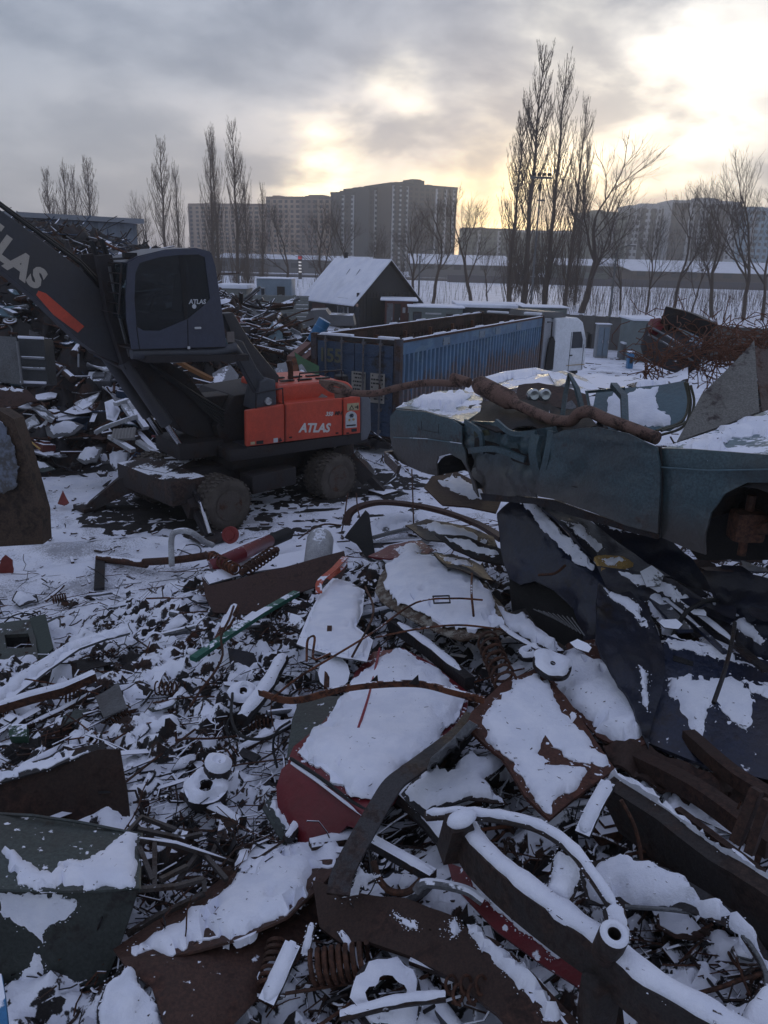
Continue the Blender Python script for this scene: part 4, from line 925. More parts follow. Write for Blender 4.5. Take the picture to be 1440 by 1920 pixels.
# door, seams, pillars
b = M(); b.tube([LP(352, 600, CT + .004), LP(353, 658, CT + .004)], .008, 4); b.tube([LP(256, 612, CT + .004), LP(262, 656, CT + .004)], .008, 4); b.build('door_gap', BLACK, cab)
side([(336, 478), (346, 477.5), (352, 598), (346, 601)], CT - .012, CT - .018).build('pillar', BLACK, cab)
b = M(); b.box(LP(371, 615, CT + .02), (.13, .03, .04), bev=.01); b.build('door_handle', PAL, cab)
b = M(); b.box(LP(354, 652, CT + .02), (.05, .03, .05), bev=.01); b.build('latch', PAL, cab)
def cabtext(s, px, py, size, m): a = LP(px, py, CT - .008); return lettering(s, size, frame(a, LP(px + 20, py, CT - .008) - a, (0, 0, 1)), m, cab, bold=.003, shear=.15)
cabtext('ATLAS', 370, 566, .115, SWH)
b = M(); b.lathe([(0, 0), (.042, 0), (.042, .006), (0, .006)], 18, Matrix.Translation(LP(364, 574.5, CT - .006)) @ Matrix.Rotation(R(-90), 4, 'X')); b.build('round_sticker', SWH, cab)
b = M(); q = LP(318, 590, .75); b.box(q, (.5, .5, .14), bev=.06); b.box(q + Vector((-.24, 0, .38)), (.14, .48, .75), Matrix.Rotation(-.15, 3, 'Y'), bev=.06); b.box(q + Vector((-.3, 0, .82)), (.1, .26, .2), bev=.04); b.build('seat', BLACK, cab)
b = M(); q = LP(275, 620, .75); b.box(q + Vector((0, 0, .1)), (.22, .7, .5), bev=.05); b.tube([q + Vector((-.05, 0, .3)), q + Vector((-.2, 0, .62))], .03, 6); b.lathe([(.17, 0), (.19, .012), (.17, .024), (.15, .012)], 20, Matrix.Translation(q + Vector((-.2, 0, .62))) @ Matrix.Rotation(.5, 4, 'Y'), closed=True); b.build('steering_console', BLACK, cab)
b = M(); z = P[3].z
for y in (CT - .05, CT - 1.2): b.tube([(P[3].x + .10, y, P[3].z), (P[1].x + .12, y, P[1].z + .1)], .018, 6)
for k in range(6): f = k / 5; b.tube([(P[3].x + .10 + f * (P[1].x - P[3].x), CT - .05, P[3].z + f * (P[1].z + .1 - P[3].z)), (P[3].x + .10 + f * (P[1].x - P[3].x), CT - 1.2, P[3].z + f * (P[1].z + .1 - P[3].z))], .012, 5)
b.build('front_guard', DARK, cab)
b = M(); b.tube([LP(207, 486, .9), LP(252, 483, 1.2)], .02, 6); b.build('guard_bar', DARK, cab)
b = M(); b.box(LP(243, 478, 1.1), (.22, .14, .08)); b.build('work_lamp', BLACK, cab)

# ================================================================== open container with the number on its doors
A3, B3, C3 = PZ(748, 641, 3.2), PZ(594, 625, 3.2), PZ(1017, 594, 3.2); A3.z = B3.z = C3.z = 0
ux = (C3 - A3).normalized(); CLn = (C3 - A3).length; CWd = 2.62; cyaw = math.atan2(ux.y, ux.x); Z0, Z1 = .55, 3.2
cont = empty('open_container', A3, cyaw, label='long blue rusty open topped container with 155 painted on its door end', cat='container')
CIv = (Matrix.Translation(A3) @ Matrix.Rotation(cyaw, 4, 'Z')).inverted()
CBL = mat('container_blue', (.030, .085, .17), .55, rust=.0, sc=1.5, bump=.1)
def cont_mat():
    global nt, N
    m = bpy.data.materials.new('weathered_container_blue'); m.use_nodes = True; nt = m.node_tree; N = nt.nodes; N.clear()
    pos = nd('ShaderNodeNewGeometry').outputs['Position']; s_ = nd('ShaderNodeSeparateXYZ'); lk(pos, s_.inputs[0]); z = s_.outputs[2]
    st = noise(vmth('MULTIPLY', pos, (1, 1, .10)).outputs[0], 7.5, 6, .7).outputs[0]; n2 = noise(pos, 1.3, 5, .6).outputs[0]; n3 = noise(pos, 12, 4, .6).outputs[0]
    blue = mixc(mrange(n2, .35, .65), (.075, .155, .26), (.045, .095, .165))
    low = mrange(z, 1.5, 3.0, .17, -.14)
    f = mrange(mth('ADD', mth('ADD', mth('MULTIPLY', st, .85), mth('MULTIPLY', n3, .15)), low), .53, .60)
    rc = mixc(mrange(n3, .4, .6), (.14, .075, .052), (.085, .075, .078)); c = mixc(mth('MULTIPLY', f, .85), blue, rc)
    pt = mrange(noise(vmth('MULTIPLY', pos, (1, 1, 2.2)).outputs[0], 1.3, 4, .6, .4).outputs[0], .54, .58); pt = mth('MULTIPLY', pt, mrange(z, 2.3, 2.6)); c = mixc(mth('MULTIPLY', pt, .55), c, (.11, .19, .25))
    b = nd('ShaderNodeBsdfPrincipled'); lk(c, b.inputs['Base Color']); b.inputs['Roughness'].default_value = .6
    o = nd('ShaderNodeOutputMaterial'); lk(b.outputs[0], o.inputs[0]); return m
CWB = cont_mat(); CIN = mat('rusty_container_inside', (.070, .035, .028), .85, rust=.6, rustc=(.05, .028, .022), sc=1.5, streak=True)
def corr(b, y, x0, x1, z0, z1, d=.04, p=.28):
    n = int((x1 - x0) / p); V = []; xs = []
    for i in range(n):
        a = x0 + (x1 - x0) * i / n; q = (x1 - x0) / n
        xs += [(a, d), (a + q * .35, d), (a + q * .5, -d), (a + q * .85, -d)]
    xs.append((x1, d)); V = [(x, y + o, z) for x, o in xs for z in (z0, z1)]
    b.add(V, [(i * 2, i * 2 + 2, i * 2 + 3, i * 2 + 1) for i in range(len(xs) - 1)])
W2 = CWd
for y, m_ in ((0, CWB), (W2, CIN)):
    sg = 1 if y == 0 else -1
    b = M(); corr(b, y, .1, CLn - .1, Z0 + .12, Z1 - .36); w_ = b.build('side_wall', m_ if y == 0 else CIN, cont, 30)
    b = M(); corr(b, y + sg * .10, .1, CLn - .1, Z0 + .12, Z1 - .36); b.build('inner_lining', CIN, cont, 30)
    b = M(); b.box((CLn / 2, y, Z1 - .2), (CLn - .2, .09, .32), bev=.01); b.build('upper_band', CWB if y == 0 else CIN, cont)
    b = M(); b.box((CLn / 2, y, Z1), (CLn, .13, .07), bev=.01); b.build('top_rail', RUSTS, cont)
    b = M(); b.box((CLn / 2, y, Z0 + .06), (CLn, .13, .14), bev=.01); b.build('bottom_rail', CWB, cont)
    for k in range(6): b = M(); b.box((1.2 + k * 2, y + sg * .2, (Z0 + Z1) / 2 - .1), (.12, .1, Z1 - Z0 - .2)); b.build('inner_post', mat('rust_orange_post', (.13, .055, .03), .85, rust=.4), cont)
b = M(); b.box((CLn / 2, W2 / 2, Z0 + .05), (CLn, W2 - .14, .1)); b.build('floor', CIN, cont)
b = M(); b.box((CLn, W2 / 2, (Z0 + Z1) / 2), (.1, W2, Z1 - Z0), bev=.01); b.build('front_wall', CIN, cont)
for x in (0, CLn):
    for y in (0, W2): b = M(); b.box((x, y, (Z0 + Z1) / 2 + .02), (.19, .19, Z1 - Z0 + .1), bev=.02); b.build('corner_post', mat('rusty_blue_post', (.05, .05, .065), .7, rust=.6, rustc=(.075, .04, .03), sc=3), cont)
b = M(); b.box((-.0, W2 / 2, Z1 - .02), (.16, W2 - .2, .12), bev=.01); hd = b.build('door_header', DARKS, cont)
DBL = mat('dark_container_blue', (.032, .060, .11), .6, rust=.35, rustc=(.035, .03, .032), sc=1.6, dirt=.35)
SIGN = mat('worn_white_board', (.30, .28, .25), .7, rust=.25, rustc=(.08, .06, .05), sc=6)
for k in (0, 1):
    y0, y1 = (.12, W2 / 2 - .01) if k == 0 else (W2 / 2 + .01, W2 - .12)
    b = M(); b.box((-.03, (y0 + y1) / 2, (Z0 + Z1) / 2 - .02), (.08, y1 - y0, Z1 - Z0 - .2), bev=.015)
    for z in (.95, 1.6, 2.3, 2.8): b.box((-.075, (y0 + y1) / 2, z), (.03, y1 - y0 - .1, .10), bev=.01)
    dr = b.build('door', DBL, cont)
    for q in (.3, .74):
        y = y0 + (y1 - y0) * q; b = M(); b.tube([(-.15, y, Z0 + .05), (-.15, y, Z1 + .02)], .025, 8)
        for z in (Z0 + .2, 1.35, 2.25, Z1 - .1): b.box((-.12, y, z), (.1, .09, .08), bev=.01)
        b.build('lock_rod', mat('grey_rusty_rod', (.12, .115, .12), .6, rust=.4), dr)
    b = M(); b.box((-.16, (y0 + y1) / 2, 1.72), (.03, .42, .05), bev=.01); b.build('handle', GREY, dr)
for y, wd in ((.56, .44), (1.15, .44)):
    b = M(); b.box((-.105, y, 1.93), (.015, wd, .80)); s_ = b.build('notice_board', SIGN, cont)
    b = M(); rs = random.Random(int(y * 10))
    for i in range(7):
        x = y - wd / 2 + .05
        while x < y + wd / 2 - .06:
            l = rs.uniform(.03, .10); l = min(l, y + wd / 2 - .03 - x)
            if rs.random() < .82: b.box((-.115, x + l / 2, 2.27 - i * .105), (.006, l, .045))
            x += l + .02
        b.build('printed_line', SBLK, s_); b = M()
lettering('155', .52, frame((-.10, W2 - .55, 2.68), (0, -1, 0), (0, 0, 1)), mat('faded_yellow_paint', (.12, .12, .08), .8, rust=.2), cont, bold=.012)
b = M(); rs = random.Random(3)
for i in range(12): x = .5 + i * CLn / 12; b.box((x, rs.choice([0, W2]), Z1 + .052), (rs.uniform(.2, .8), rs.uniform(.06, .1), .05), bev=.02); b.build('snow_patch', SNOW, cont); b = M()
for c_, d_ in (((0, 1.9, Z1 + .07), (.15, 1.0, .06)), ((0, .3, Z1 + .075), (.16, .6, .07)), ((CLn, .4, Z1 + .1), (.25, .7, .1)), ((CLn, 1.9, Z1 + .08), (.2, .9, .08))): b = M(); b.box(c_, d_, bev=.025); b.build('snow_patch', SNOW, cont)
for i, (x, c_) in enumerate(((3.0, LETTW), (5.9, LETTW), (7.4, LETTW), (9.6, LETTW))):
    b = M(); b.box((x, -.058, Z1 - .2), (.5, .012, .22)); b.build('white_patch', mat('faded_white_patch', (.17, .22, .27), .7, rust=.35, rustc=(.07, .06, .06), sc=8), cont, 0)
b = M(); b.box((CLn / 2, .7, .36), (CLn, .2, .3)); b.box((CLn / 2, W2 - .7, .36), (CLn, .2, .3)); b.box((.1, W2 / 2, .36), (.2, W2 - .4, .2)); b.build('underframe', MDARK, cont)

# ================================================================== lorry beyond it
LO = PY(1012, 640, 33); LO.z = 0; lyaw = R(33)
lor = empty('lorry', LO, lyaw, label='white lorry with a flat grey roof fairing in front of the container', cat='lorry')
LI = (Matrix.Translation(LO) @ Matrix.Rotation(lyaw, 4, 'Z')).inverted()
WHT = mat('white_cab_paint', (.72, .75, .80), .4, dirt=.10, sc=1.2, bump=0)
def prism(b, pts, y0, y1, bev=0):
    n = len(pts); b.add([(x, y, z) for y in (y0, y1) for x, z in pts], [tuple(range(n)), tuple(range(2 * n - 1, n - 1, -1))] + [(i, (i + 1) % n + 0, (i + 1) % n + n, i + n) for i in range(n)]); return b
b = M(); prism(b, [(.9, .75), (2.85, .75), (2.95, 1.35), (2.85, 2.15), (2.55, 2.85), (2.2, 3.05), (.9, 3.05)], 0.05, 2.5)
q = bmesh.new(); vs = [q.verts.new(p) for p in b.v]; [q.faces.new([vs[i] for i in f]) for f in b.f]; bmesh.ops.recalc_face_normals(q, faces=q.faces[:]); bmesh.ops.bevel(q, geom=q.edges[:], offset=.10, segments=3, affect='EDGES', profile=.6); q.verts.index_update()
b = M(); b.v = [tuple(v.co) for v in q.verts]; b.f = [tuple(v.index for v in f.verts) for f in q.faces]; b.mi = [0] * len(b.f); q.free(); b.build('cab', WHT, lor)
b = M(); b.box((.35, 1.2, 1.9), (.7, 2.2, 2.3), bev=.06); b.build('equipment_box', mat('lorry_grey', (.34, .36, .40), .5, bump=0, dirt=.2), lor)
b = M(); prism(b, [(.2, 3.05), (.3, 3.30), (1.4, 3.28), (1.6, 3.07)], .2, 2.3); b.build('roof_fairing', GREY, lor)
b = M(); prism(b, [(.45, .9), (.9, .9), (.88, 2.1), (.75, 2.3), (.6, 2.2), (.5, 1.7)], -.02, .05); b.build('dark_side_flap', BLACK, lor)
b = M(); b.tube([(.35, .0, 2.9), (.6, -.02, 2.9), (.62, -.02, 2.3), (.55, 0, 2.2)], .03, 6); b.build('air_pipe', BLACK, lor)
b = M(); prism(b, [(1.95, 1.75), (2.62, 1.75), (2.6, 2.1), (2.45, 2.45), (1.95, 2.45)], .035, .06); b.build('side_window', WIN, lor)
b = M(); b.box((1.88, .045, 1.6), (.02, .02, 1.7)); b.box((2.7, .045, 1.35), (.02, .02, 1.1)); b.build('door_seam', GREY, lor)
b = M(); b.box((1.95, .03, 1.45), (.16, .05, .05), bev=.01); b.build('door_handle', BLACK, lor)
b = M(); b.box((2.85, -.12, 2.05), (.12, .2, .62), bev=.04); b.tube([(2.8, .05, 2.4), (2.85, -.12, 2.38)], .02, 6); b.tube([(2.8, .05, 1.75), (2.85, -.12, 1.76)], .02, 6); b.build('mirror', BLACK, lor)
b = M(); b.box((2.3, .03, 1.02), (1.1, .03, .02)); b.build('yellow_line', YEL, lor)
b = M(); b.box((1.6, 1.27, .62), (3.4, .9, .25)); b.build('underframe', MDARK, lor)
for x in (.4, 2.0):
    for y in (.25, 2.3): 
        w = empty('wheel', (x, y, .5)); w.parent = lor; w.rotation_euler = (R(90), 0, 0)
        b = M(); b.lathe(tyre_prof(.5, .3), 24); b.build('tyre', BLACK, w); b = M(); b.lathe([(.28, .13), (.2, .05), (.1, .1), (0, .1)], 16); b.build('rim', GREY, w)
STRIPS = []
# ================================================================== tools for traced pieces
def wid(P): return (P - CO).dot(cF) / FPX             # metres per pixel there
def sheet(name, label, cat, cs, outl, m, th=.012, bump=None, snow=(), sh=(.05, 14), mode='y', sp=None, group=None, holes=(), parent=None, smooth=40, fld=None):
    f = facet(cs, mode)
    xs = [p[0] for p in outl]; ys = [p[1] for p in outl]; span = max(max(xs) - min(xs), max(ys) - min(ys)); sp = sp or max(5, span / 14)
    k = wid(f(sum(xs) / len(xs), sum(ys) / len(ys)))
    bp = bump or wavy(k * span * .035, 140 / span, len(outl) + int(xs[0]))
    fb = f
    if fld: fb = lambda x, y: f(x, y) + fld(x, y)
    b = M(); b.plate(outl, fb, th=th, holes=holes, sp=sp, bump=bp, dirv=f.n)
    o = b.build(name, m, parent, smooth)
    if label and not parent: tag(o, label, cat, group)
    elif label: o['label'] = label
    for s in snow:
        b = M(); s = rag(s, k)
        b.plate(s, fb, sp=max(4, sp * .55), bump=lambda x, y, d: bp(x, y, 99) + .003, dirv=f.n, pillow=(sh[0], sh[1])); b.build('snow_cover', SNOW, o, 60)
    return o
def rag(poly, k, amp=None):
    """a ragged edge for lying snow"""
    L = max(max(p[0] for p in poly) - min(p[0] for p in poly), max(p[1] for p in poly) - min(p[1] for p in poly)); sp = max(1.8, L / 55); q = subd(poly, sp); amp = amp or sp * .9; sd = int(poly[0][0] + poly[0][1])
    return [(x + amp * (2.6 * (vns(i * .3, sd, 5) - .5) + .8 * (vns(i * 1.1, sd, 6) - .5)), y + amp * (2.6 * (vns(i * .3, sd, 8) - .5) + .8 * (vns(i * 1.1, sd, 9) - .5))) for i, (x, y) in enumerate(q)]
def bar(name, label, cat, pts, r, m, mode='s', n=8, snow=0, group=None, parent=None, smooth=True, flat=None, snow_h=.6):
    """round bar or pipe along points of the view; flat=(w,h) makes it a rectangular section"""
    P = [P3(p, mode) for p in pts]; P = curve(P) if len(P) > 2 and smooth else P
    b = M()
    if flat: b.beam(P, *flat)
    else: b.tube(P, r, n)
    o = b.build(name, m, parent)
    if flat: flat = tuple(q[0] if isinstance(q, list) else q for q in flat)
    h = flat[1] / 2 if flat else (r if not isinstance(r, list) else sum(r) / len(r)); w = flat[0] / 2 if flat else h
    if not parent: tag(o, label, cat, group)
    if snow:
        q = [p + Vector((0, 0, h * (.75 if not flat else 1.0))) for p in P]; i0, i1 = int(len(q) * (1 - snow) / 2), len(q) - int(len(q) * (1 - snow) / 2); q = q[i0:max(i1, i0 + 2)]
        if len(q) < 4: q = [q[0].lerp(q[-1], i / 7) for i in range(8)]
        b = M(); b.tube([p + Vector((0, 0, .012 * (vns(i * .9, 3, 2) - .5))) for i, p in enumerate(q)], [max(.006, w * (.78 + .35 * vns(i * .8, h * 99, 4)) * (.35 if i in (0, len(q) - 1) else 1)) for i in range(len(q))], 8, flat=snow_h); b.build('snow_cover', SNOW, o, 60)
    return o
def spring(name, label, p0, p1, r, wire, turns, m, group=None, mode='s', parent=None):
    a, c = P3(p0, mode), P3(p1, mode); ax = (c - a); L = ax.length; ax.normalize(); u = ax.orthogonal().normalized(); v = ax.cross(u); n = int(turns * 14)
    b = M(); b.tube([a + ax * (L * i / n) + (u * math.cos(i / 14 * 6.283) + v * math.sin(i / 14 * 6.283)) * r for i in range(n + 1)], wire, 6)
    o = b.build(name, m, parent)
    if not parent: tag(o, label, 'spring', group)
    return o
def wob_(b, P, a): b.v = [tuple(Vector(v) + (Vector(v) - P).normalized() * a * 2 * (vns(v[0] * 14, v[1] * 14, 4) - .6)) for v in b.v]
def disc(name, label, cat, p, r, h, m, nrm=(0, 0, 1), hole=.3, group=None, mode='s', snow=True, parent=None):
    P = P3(p, mode); q = Vector(nrm).normalized().to_track_quat('Z', 'Y').to_matrix().to_4x4(); q.translation = P
    b = M(); hr = r * hole; b.lathe([(hr, -h / 2), (r * .6, -h / 2), (r, -h / 2), (r, h / 2), (r * .92, h / 2), (r * .62, h * .3), (r * .55, h * .7), (hr, h * .7)], 26, q, closed=True); wob_(b, P, r * .04); o = b.build(name, m, parent)
    if not parent: tag(o, label, cat, group)
    if snow:
        b = M(); b.lathe([(hr * 1.1, h * .6), (r * .5, h * .7 + .03), (r * .75, h * .5 + .035), (r * .98, h * .5 + .004)], 22, q); wob_(b, P, r * .12); b.build('snow_cover', SNOW, o, 60) if hole < .05 else M.build(_ring(hr, r, h, q), 'snow_cover', SNOW, o, 60)
    return o
def _ring(hr, r, h, q): b = M(); b.lathe([(hr * 1.1, h * .7), (r * .5, h * .7 + .03), (r * .78, h * .5 + .035), (r * .98, h * .5 + .004), (r * .9, h * .4)], 22, q, closed=True); wob_(b, q.translation, r * .25); return b
def bulge(a, w): return lambda x, y, d: a * math.sin(min(1, d / w) * math.pi / 2)

# ================================================================== bottom left: rusty plate, steel bin, bar frame, long rusty fender
sheet('rusty_plate', 'big dark rusty plate standing on edge above the grey green bin', 'steel plate', [(0, 1455, 5.0), (225, 1403, 5.15), (245, 1560, 4.9)],
      [(-90, 1480), (0, 1462), (110, 1432), (185, 1405), (225, 1405), (238, 1480), (247, 1562), (120, 1590), (-90, 1590)], mat('plate_rust', (.032, .018, .013), .8, rust=.5, rustc=(.05, .022, .014), sc=2), .02, bump=wavy(.02, .7, 4))
sheet('snowy_angle', 'snow topped strip lying along the upper edge of the standing rusty plate', 'steel strip', [(0, 1448, 5.06), (190, 1395, 5.25), (0, 1462, 4.95)], [(-90, 1470), (0, 1440), (100, 1415), (196, 1392), (200, 1404), (100, 1438), (0, 1462), (-90, 1490)], DARK, snow=[[(-80, 1466), (0, 1440), (100, 1416), (190, 1396), (192, 1402), (100, 1433), (0, 1458), (-80, 1482)]], sh=(.02, 5), mode='y')
bn = empty('steel_bin', PY(130, 1668, 3.8), label='dented grey green steel bin with snow lying in it', cat='bin'); BO = -bn.location
def rel(o): o.parent = bn; o.location = BO; return o
rel(sheet('inner_panel', None, None, [(0, 1527, 4.45), (265, 1565, 4.4), (260, 1668, 3.82)], [(-120, 1512), (0, 1527), (60, 1530), (150, 1543), (265, 1566), (260, 1668), (120, 1668), (-120, 1662)], GREYG, .015, bump=wavy(.012, 1, 3), sp=16,
          snow=[[(2, 1585), (14, 1582), (40, 1612), (78, 1632), (130, 1616), (182, 1608), (190, 1592), (240, 1566), (262, 1570), (257, 1640), (252, 1664), (120, 1665), (30, 1662), (22, 1630)]], sh=(.035, 16), parent=bn))
rel(sheet('front_panel', None, None, [(0, 1668, 3.8), (255, 1671, 3.8), (120, 1850, 3.62)], [(-120, 1664), (0, 1667), (258, 1671), (240, 1730), (215, 1800), (180, 1880), (100, 1960), (-120, 1960)], mat('bin_front', (.028, .034, .030), .5, rust=.35, rustc=(.022, .016, .012), snow=.0, sc=2.2), .02, bump=wavy(.02, 1, 6), sp=20,
          snow=[[(0, 1676), (150, 1678), (150, 1700), (120, 1725), (85, 1740), (80, 1765), (50, 1740), (0, 1712)], [(4, 1850), (55, 1815), (66, 1785), (78, 1790), (84, 1820), (96, 1838), (70, 1845), (5, 1856)]], sh=(.014, 8), parent=bn))
for ch_ in (((-120, 1661, 3.83), (0, 1665, 3.83), (130, 1668, 3.83), (262, 1669, 3.83)), ((265, 1564, 4.4), (262, 1620, 4.1), (261, 1669, 3.83)), ((-120, 1511, 4.45), (0, 1526, 4.45), (60, 1529, 4.45), (150, 1542, 4.43), (265, 1565, 4.4))):
    b = M(); b.tube([P3(p, 'y') for p in ch_], .012, 6); rel(b.build('rim', GREYG, bn))
WRM = mat('worn_frame_steel', (.065, .055, .050), .6, rust=.4, rustc=(.06, .035, .022), snow=.35, thr=.9, sc=5)
fr = empty('bar_frame', PY(330, 1640, 4.2), label='welded lattice frame of square bars wedged beside the grey green bin', cat='steel frame')
for pts in ([(262, 1575, 4.3), (330, 1583, 4.35), (384, 1600, 4.4), (438, 1618, 4.45)], [(290, 1578, 4.32), (290, 1665, 3.95)], [(258, 1668, 3.9), (330, 1662, 4.0), (382, 1648, 4.1)], [(382, 1648, 4.1), (384, 1672, 4.05)], [(384, 1675, 4.05), (300, 1715, 3.9), (238, 1752, 3.8)],
            [(262, 1590, 4.2), (286, 1650, 4.0)], [(370, 1602, 4.4), (335, 1650, 4.1)], [(384, 1603, 4.4), (425, 1650, 4.2)], [(258, 1555, 4.6), (340, 1572, 4.6), (380, 1563, 4.65)], [(240, 1560, 4.5), (265, 1532, 4.75), (330, 1556, 4.7)], [(425, 1615, 4.5), (470, 1580, 4.8), (492, 1525, 5.0)], [(300, 1650, 4.0), (350, 1625, 4.2)], [(395, 1610, 4.4), (416, 1560, 4.8)]):
    o = bar('bar', None, None, pts, .016, WRM, 'y', smooth=False, flat=(.03, .03), parent=fr, snow=.7 if len(pts) > 3 else 0); o.location = -fr.location
fs = [(300, 1790, 3.45), (660, 1562, 4.6), (470, 1880, 3.25)]; ft = [(300, 1790, 3.45), (660, 1562, 4.6), (420, 1650, 4.25)]
FRU = mat('fender_rust', (.060, .028, .019), .7, snow=.6, thr=1.06, ssc=14, rust=.5, rustc=(.085, .034, .021), sc=2.5, col2=(.035, .02, .015))
fd = sheet('rusty_fender', 'long rusty fender piled with smooth snow in front of the bar frame', 'fender', ft, [(212, 1778), (245, 1758), (330, 1705), (420, 1640), (540, 1578), (640, 1545), (672, 1548), (690, 1560), (650, 1600), (600, 1660), (540, 1715), (440, 1755), (300, 1795), (225, 1795)], FRU, .015, sp=22,
           snow=[[(243, 1784), (262, 1772), (300, 1748), (350, 1712), (372, 1690), (430, 1652), (500, 1602), (580, 1566), (640, 1547), (662, 1554), (652, 1580), (600, 1632), (570, 1684), (545, 1710), (500, 1732), (440, 1752), (370, 1768), (320, 1784), (275, 1790)]], sh=(.10, 46))
fo = sheet('side', None, None, fs, [(225, 1795), (300, 1789), (440, 1752), (540, 1712), (600, 1655), (655, 1578), (690, 1562), (650, 1610), (618, 1660), (604, 1720), (560, 1800), (470, 1885), (400, 1960), (320, 1960), (285, 1850), (235, 1812)], FRU, .015, bump=bulge(.05, 40), sp=20, parent=fd)
sheet('crumpled_sheet', 'snow covered crumpled sheet under the near end of the rusty fender', 'sheet metal', [(200, 1800, 3.3), (290, 1880, 3.2), (200, 1920, 3.05)], [(182, 1890), (198, 1845), (225, 1832), (240, 1812), (252, 1816), (262, 1850), (300, 1890), (350, 1950), (180, 1960)], DARK, sp=10, bump=wavy(.03, 2, 9), snow=[[(186, 1890), (200, 1846), (226, 1834), (240, 1814), (250, 1818), (260, 1852), (298, 1892), (344, 1950), (184, 1955)]], sh=(.05, 14))
sheet('blue_sheet', 'bright blue strip cut off by the bottom corner of the view', 'panel', [(0, 1830, 2.6), (18, 1920, 2.4), (-80, 1900, 2.45)], [(-60, 1815), (2, 1825), (10, 1870), (20, 1960), (-60, 1960)], BLUEP, .02, sp=25)
# ---- rusty beams at the bottom
DRS = mat('deep_rust', (.040, .021, .015), .75, rust=.5, rustc=(.058, .026, .017), sc=3)
sheet('rusty_girder', 'dark rusty girder with a snow ridge running to the bottom edge', 'girder', [(600, 1680, .32), (900, 1755, .34), (1060, 1920, .30)], [(585, 1650), (640, 1668), (760, 1685), (850, 1715), (880, 1742), (930, 1760), (1000, 1825), (1100, 1930), (1100, 1960), (980, 1960), (930, 1900), (850, 1835), (770, 1790), (690, 1765), (640, 1770), (600, 1740)], DRS, .04, mode='s', sp=22, bump=wavy(.03, 1.3, 8),
      snow=[[(874, 1738), (892, 1732), (915, 1758), (990, 1818), (1088, 1925), (1060, 1945), (1000, 1880), (960, 1838), (905, 1785)], [(738, 1715), (780, 1728), (782, 1740), (745, 1728)], [(835, 1745), (850, 1722), (862, 1745), (850, 1756)]], sh=(.05, 12))
sheet('red_sill', 'dark red car sill lying under the main snowy beam', 'car sill', [(850, 1620, .30), (1000, 1740, .30), (1080, 1850, .28)], [(838, 1615), (880, 1632), (960, 1690), (1040, 1760), (1096, 1822), (1090, 1855), (1020, 1810), (930, 1745), (850, 1660)], RED, .02, mode='s', sp=16, snow=[[(880, 1640), (900, 1645), (1000, 1735), (1060, 1790), (1050, 1800), (985, 1750), (900, 1680)]], sh=(.02, 7))
bar('snowy_pipe', 'short square tube thick with snow lying beside the flat bent strip', 'tube', [(695, 1577, .42), (812, 1643, .38)], .04, DARKS, snow=1, flat=(.075, .06))
bar('bent_pipe', 'bent grey pipe with peeling paint below the short square tube', 'pipe', [(780, 1672, .42), (800, 1656, .46), (870, 1668, .42), (905, 1690, .36)], .03, GREYS)
bar('rusty_hook', 'curved rusty hook in the gap right of the bent strip foot', 'hook', [(700, 1615, .42), (712, 1650, .36), (735, 1672, .32), (765, 1672, .36), (790, 1650, .4)], .022, RUST)
sheet('snow_wedge', 'pointed offcut with a clean snow triangle at the foot of the bent strip', 'offcut', [(640, 1670, .38), (712, 1640, .42), (690, 1620, .5)], [(634, 1682), (660, 1648), (670, 1618), (686, 1640), (716, 1640), (680, 1665), (640, 1684)], DARK, mode='s', sp=8, snow=[[(640, 1680), (664, 1650), (672, 1622), (684, 1641), (712, 1641), (680, 1663)]], sh=(.04, 7))

# ================================================================== red car body under snow
rc = [(720, 1228, .34), (555, 1425, .42), (735, 1495, .40)]
o = sheet('red_car_body', 'dark red car end buried under a thick smooth sheet of snow', 'crushed car', rc, [(700, 1222), (755, 1215), (812, 1245), (880, 1300), (872, 1345), (830, 1400), (785, 1440), (752, 1470), (740, 1500), (695, 1535), (650, 1500), (540, 1425), (550, 1400), (600, 1360), (650, 1300), (665, 1262)], RED, .03, mode='s', sp=22, bump=bulge(.03, 60),
          snow=[[(705, 1236), (730, 1226), (760, 1226), (800, 1250), (845, 1285), (874, 1310), (862, 1345), (822, 1395), (780, 1424), (745, 1452), (736, 1488), (700, 1512), (664, 1498), (600, 1452), (556, 1420), (562, 1404), (610, 1362), (655, 1306), (675, 1264)]], sh=(.06, 34))
sheet('tail_panel', None, None, [(545, 1430, 4.98), (700, 1535, 4.42), (600, 1600, 4.42)], [(548, 1424), (600, 1455), (664, 1505), (700, 1530), (712, 1545), (690, 1562), (650, 1548), (600, 1600), (572, 1600), (540, 1545), (520, 1512), (518, 1475), (528, 1442)], RED, .02, bump=bulge(.03, 25), sp=14, parent=o)
bar('lid_edge', None, None, [(545, 1422, .45), (600, 1458, .45), (655, 1500, .44), (700, 1528, .43)], .014, BLACK, parent=o)
bar('edge_snow', None, None, [(548, 1430, .42), (600, 1466, .42), (655, 1508, .41), (696, 1536, .40)], .018, SNOW, parent=o)
bar('red_trim', None, None, [(712, 1216, .42), (700, 1270, .44), (690, 1310, .46), (672, 1365, .47)], .012, mat('bright_red_trim', (.25, .012, .035), .4), parent=o)
sheet('dark_window', None, None, [(545, 1400, .3), (562, 1312, .3), (645, 1305, .36)], [(537, 1424), (548, 1350), (564, 1308), (650, 1303), (610, 1358), (560, 1405)], GREYG, mode='s', sp=14, parent=o)
sheet('bumper', None, None, [(495, 1515, 4.75), (540, 1590, 4.5), (525, 1495, 4.9)], [(492, 1516), (500, 1500), (522, 1498), (545, 1545), (566, 1580), (556, 1600), (540, 1598)], GREYG, sp=10, parent=o, snow=[[(498, 1508), (518, 1500), (548, 1550), (558, 1575), (548, 1575), (520, 1535)]], sh=(.03, 6))
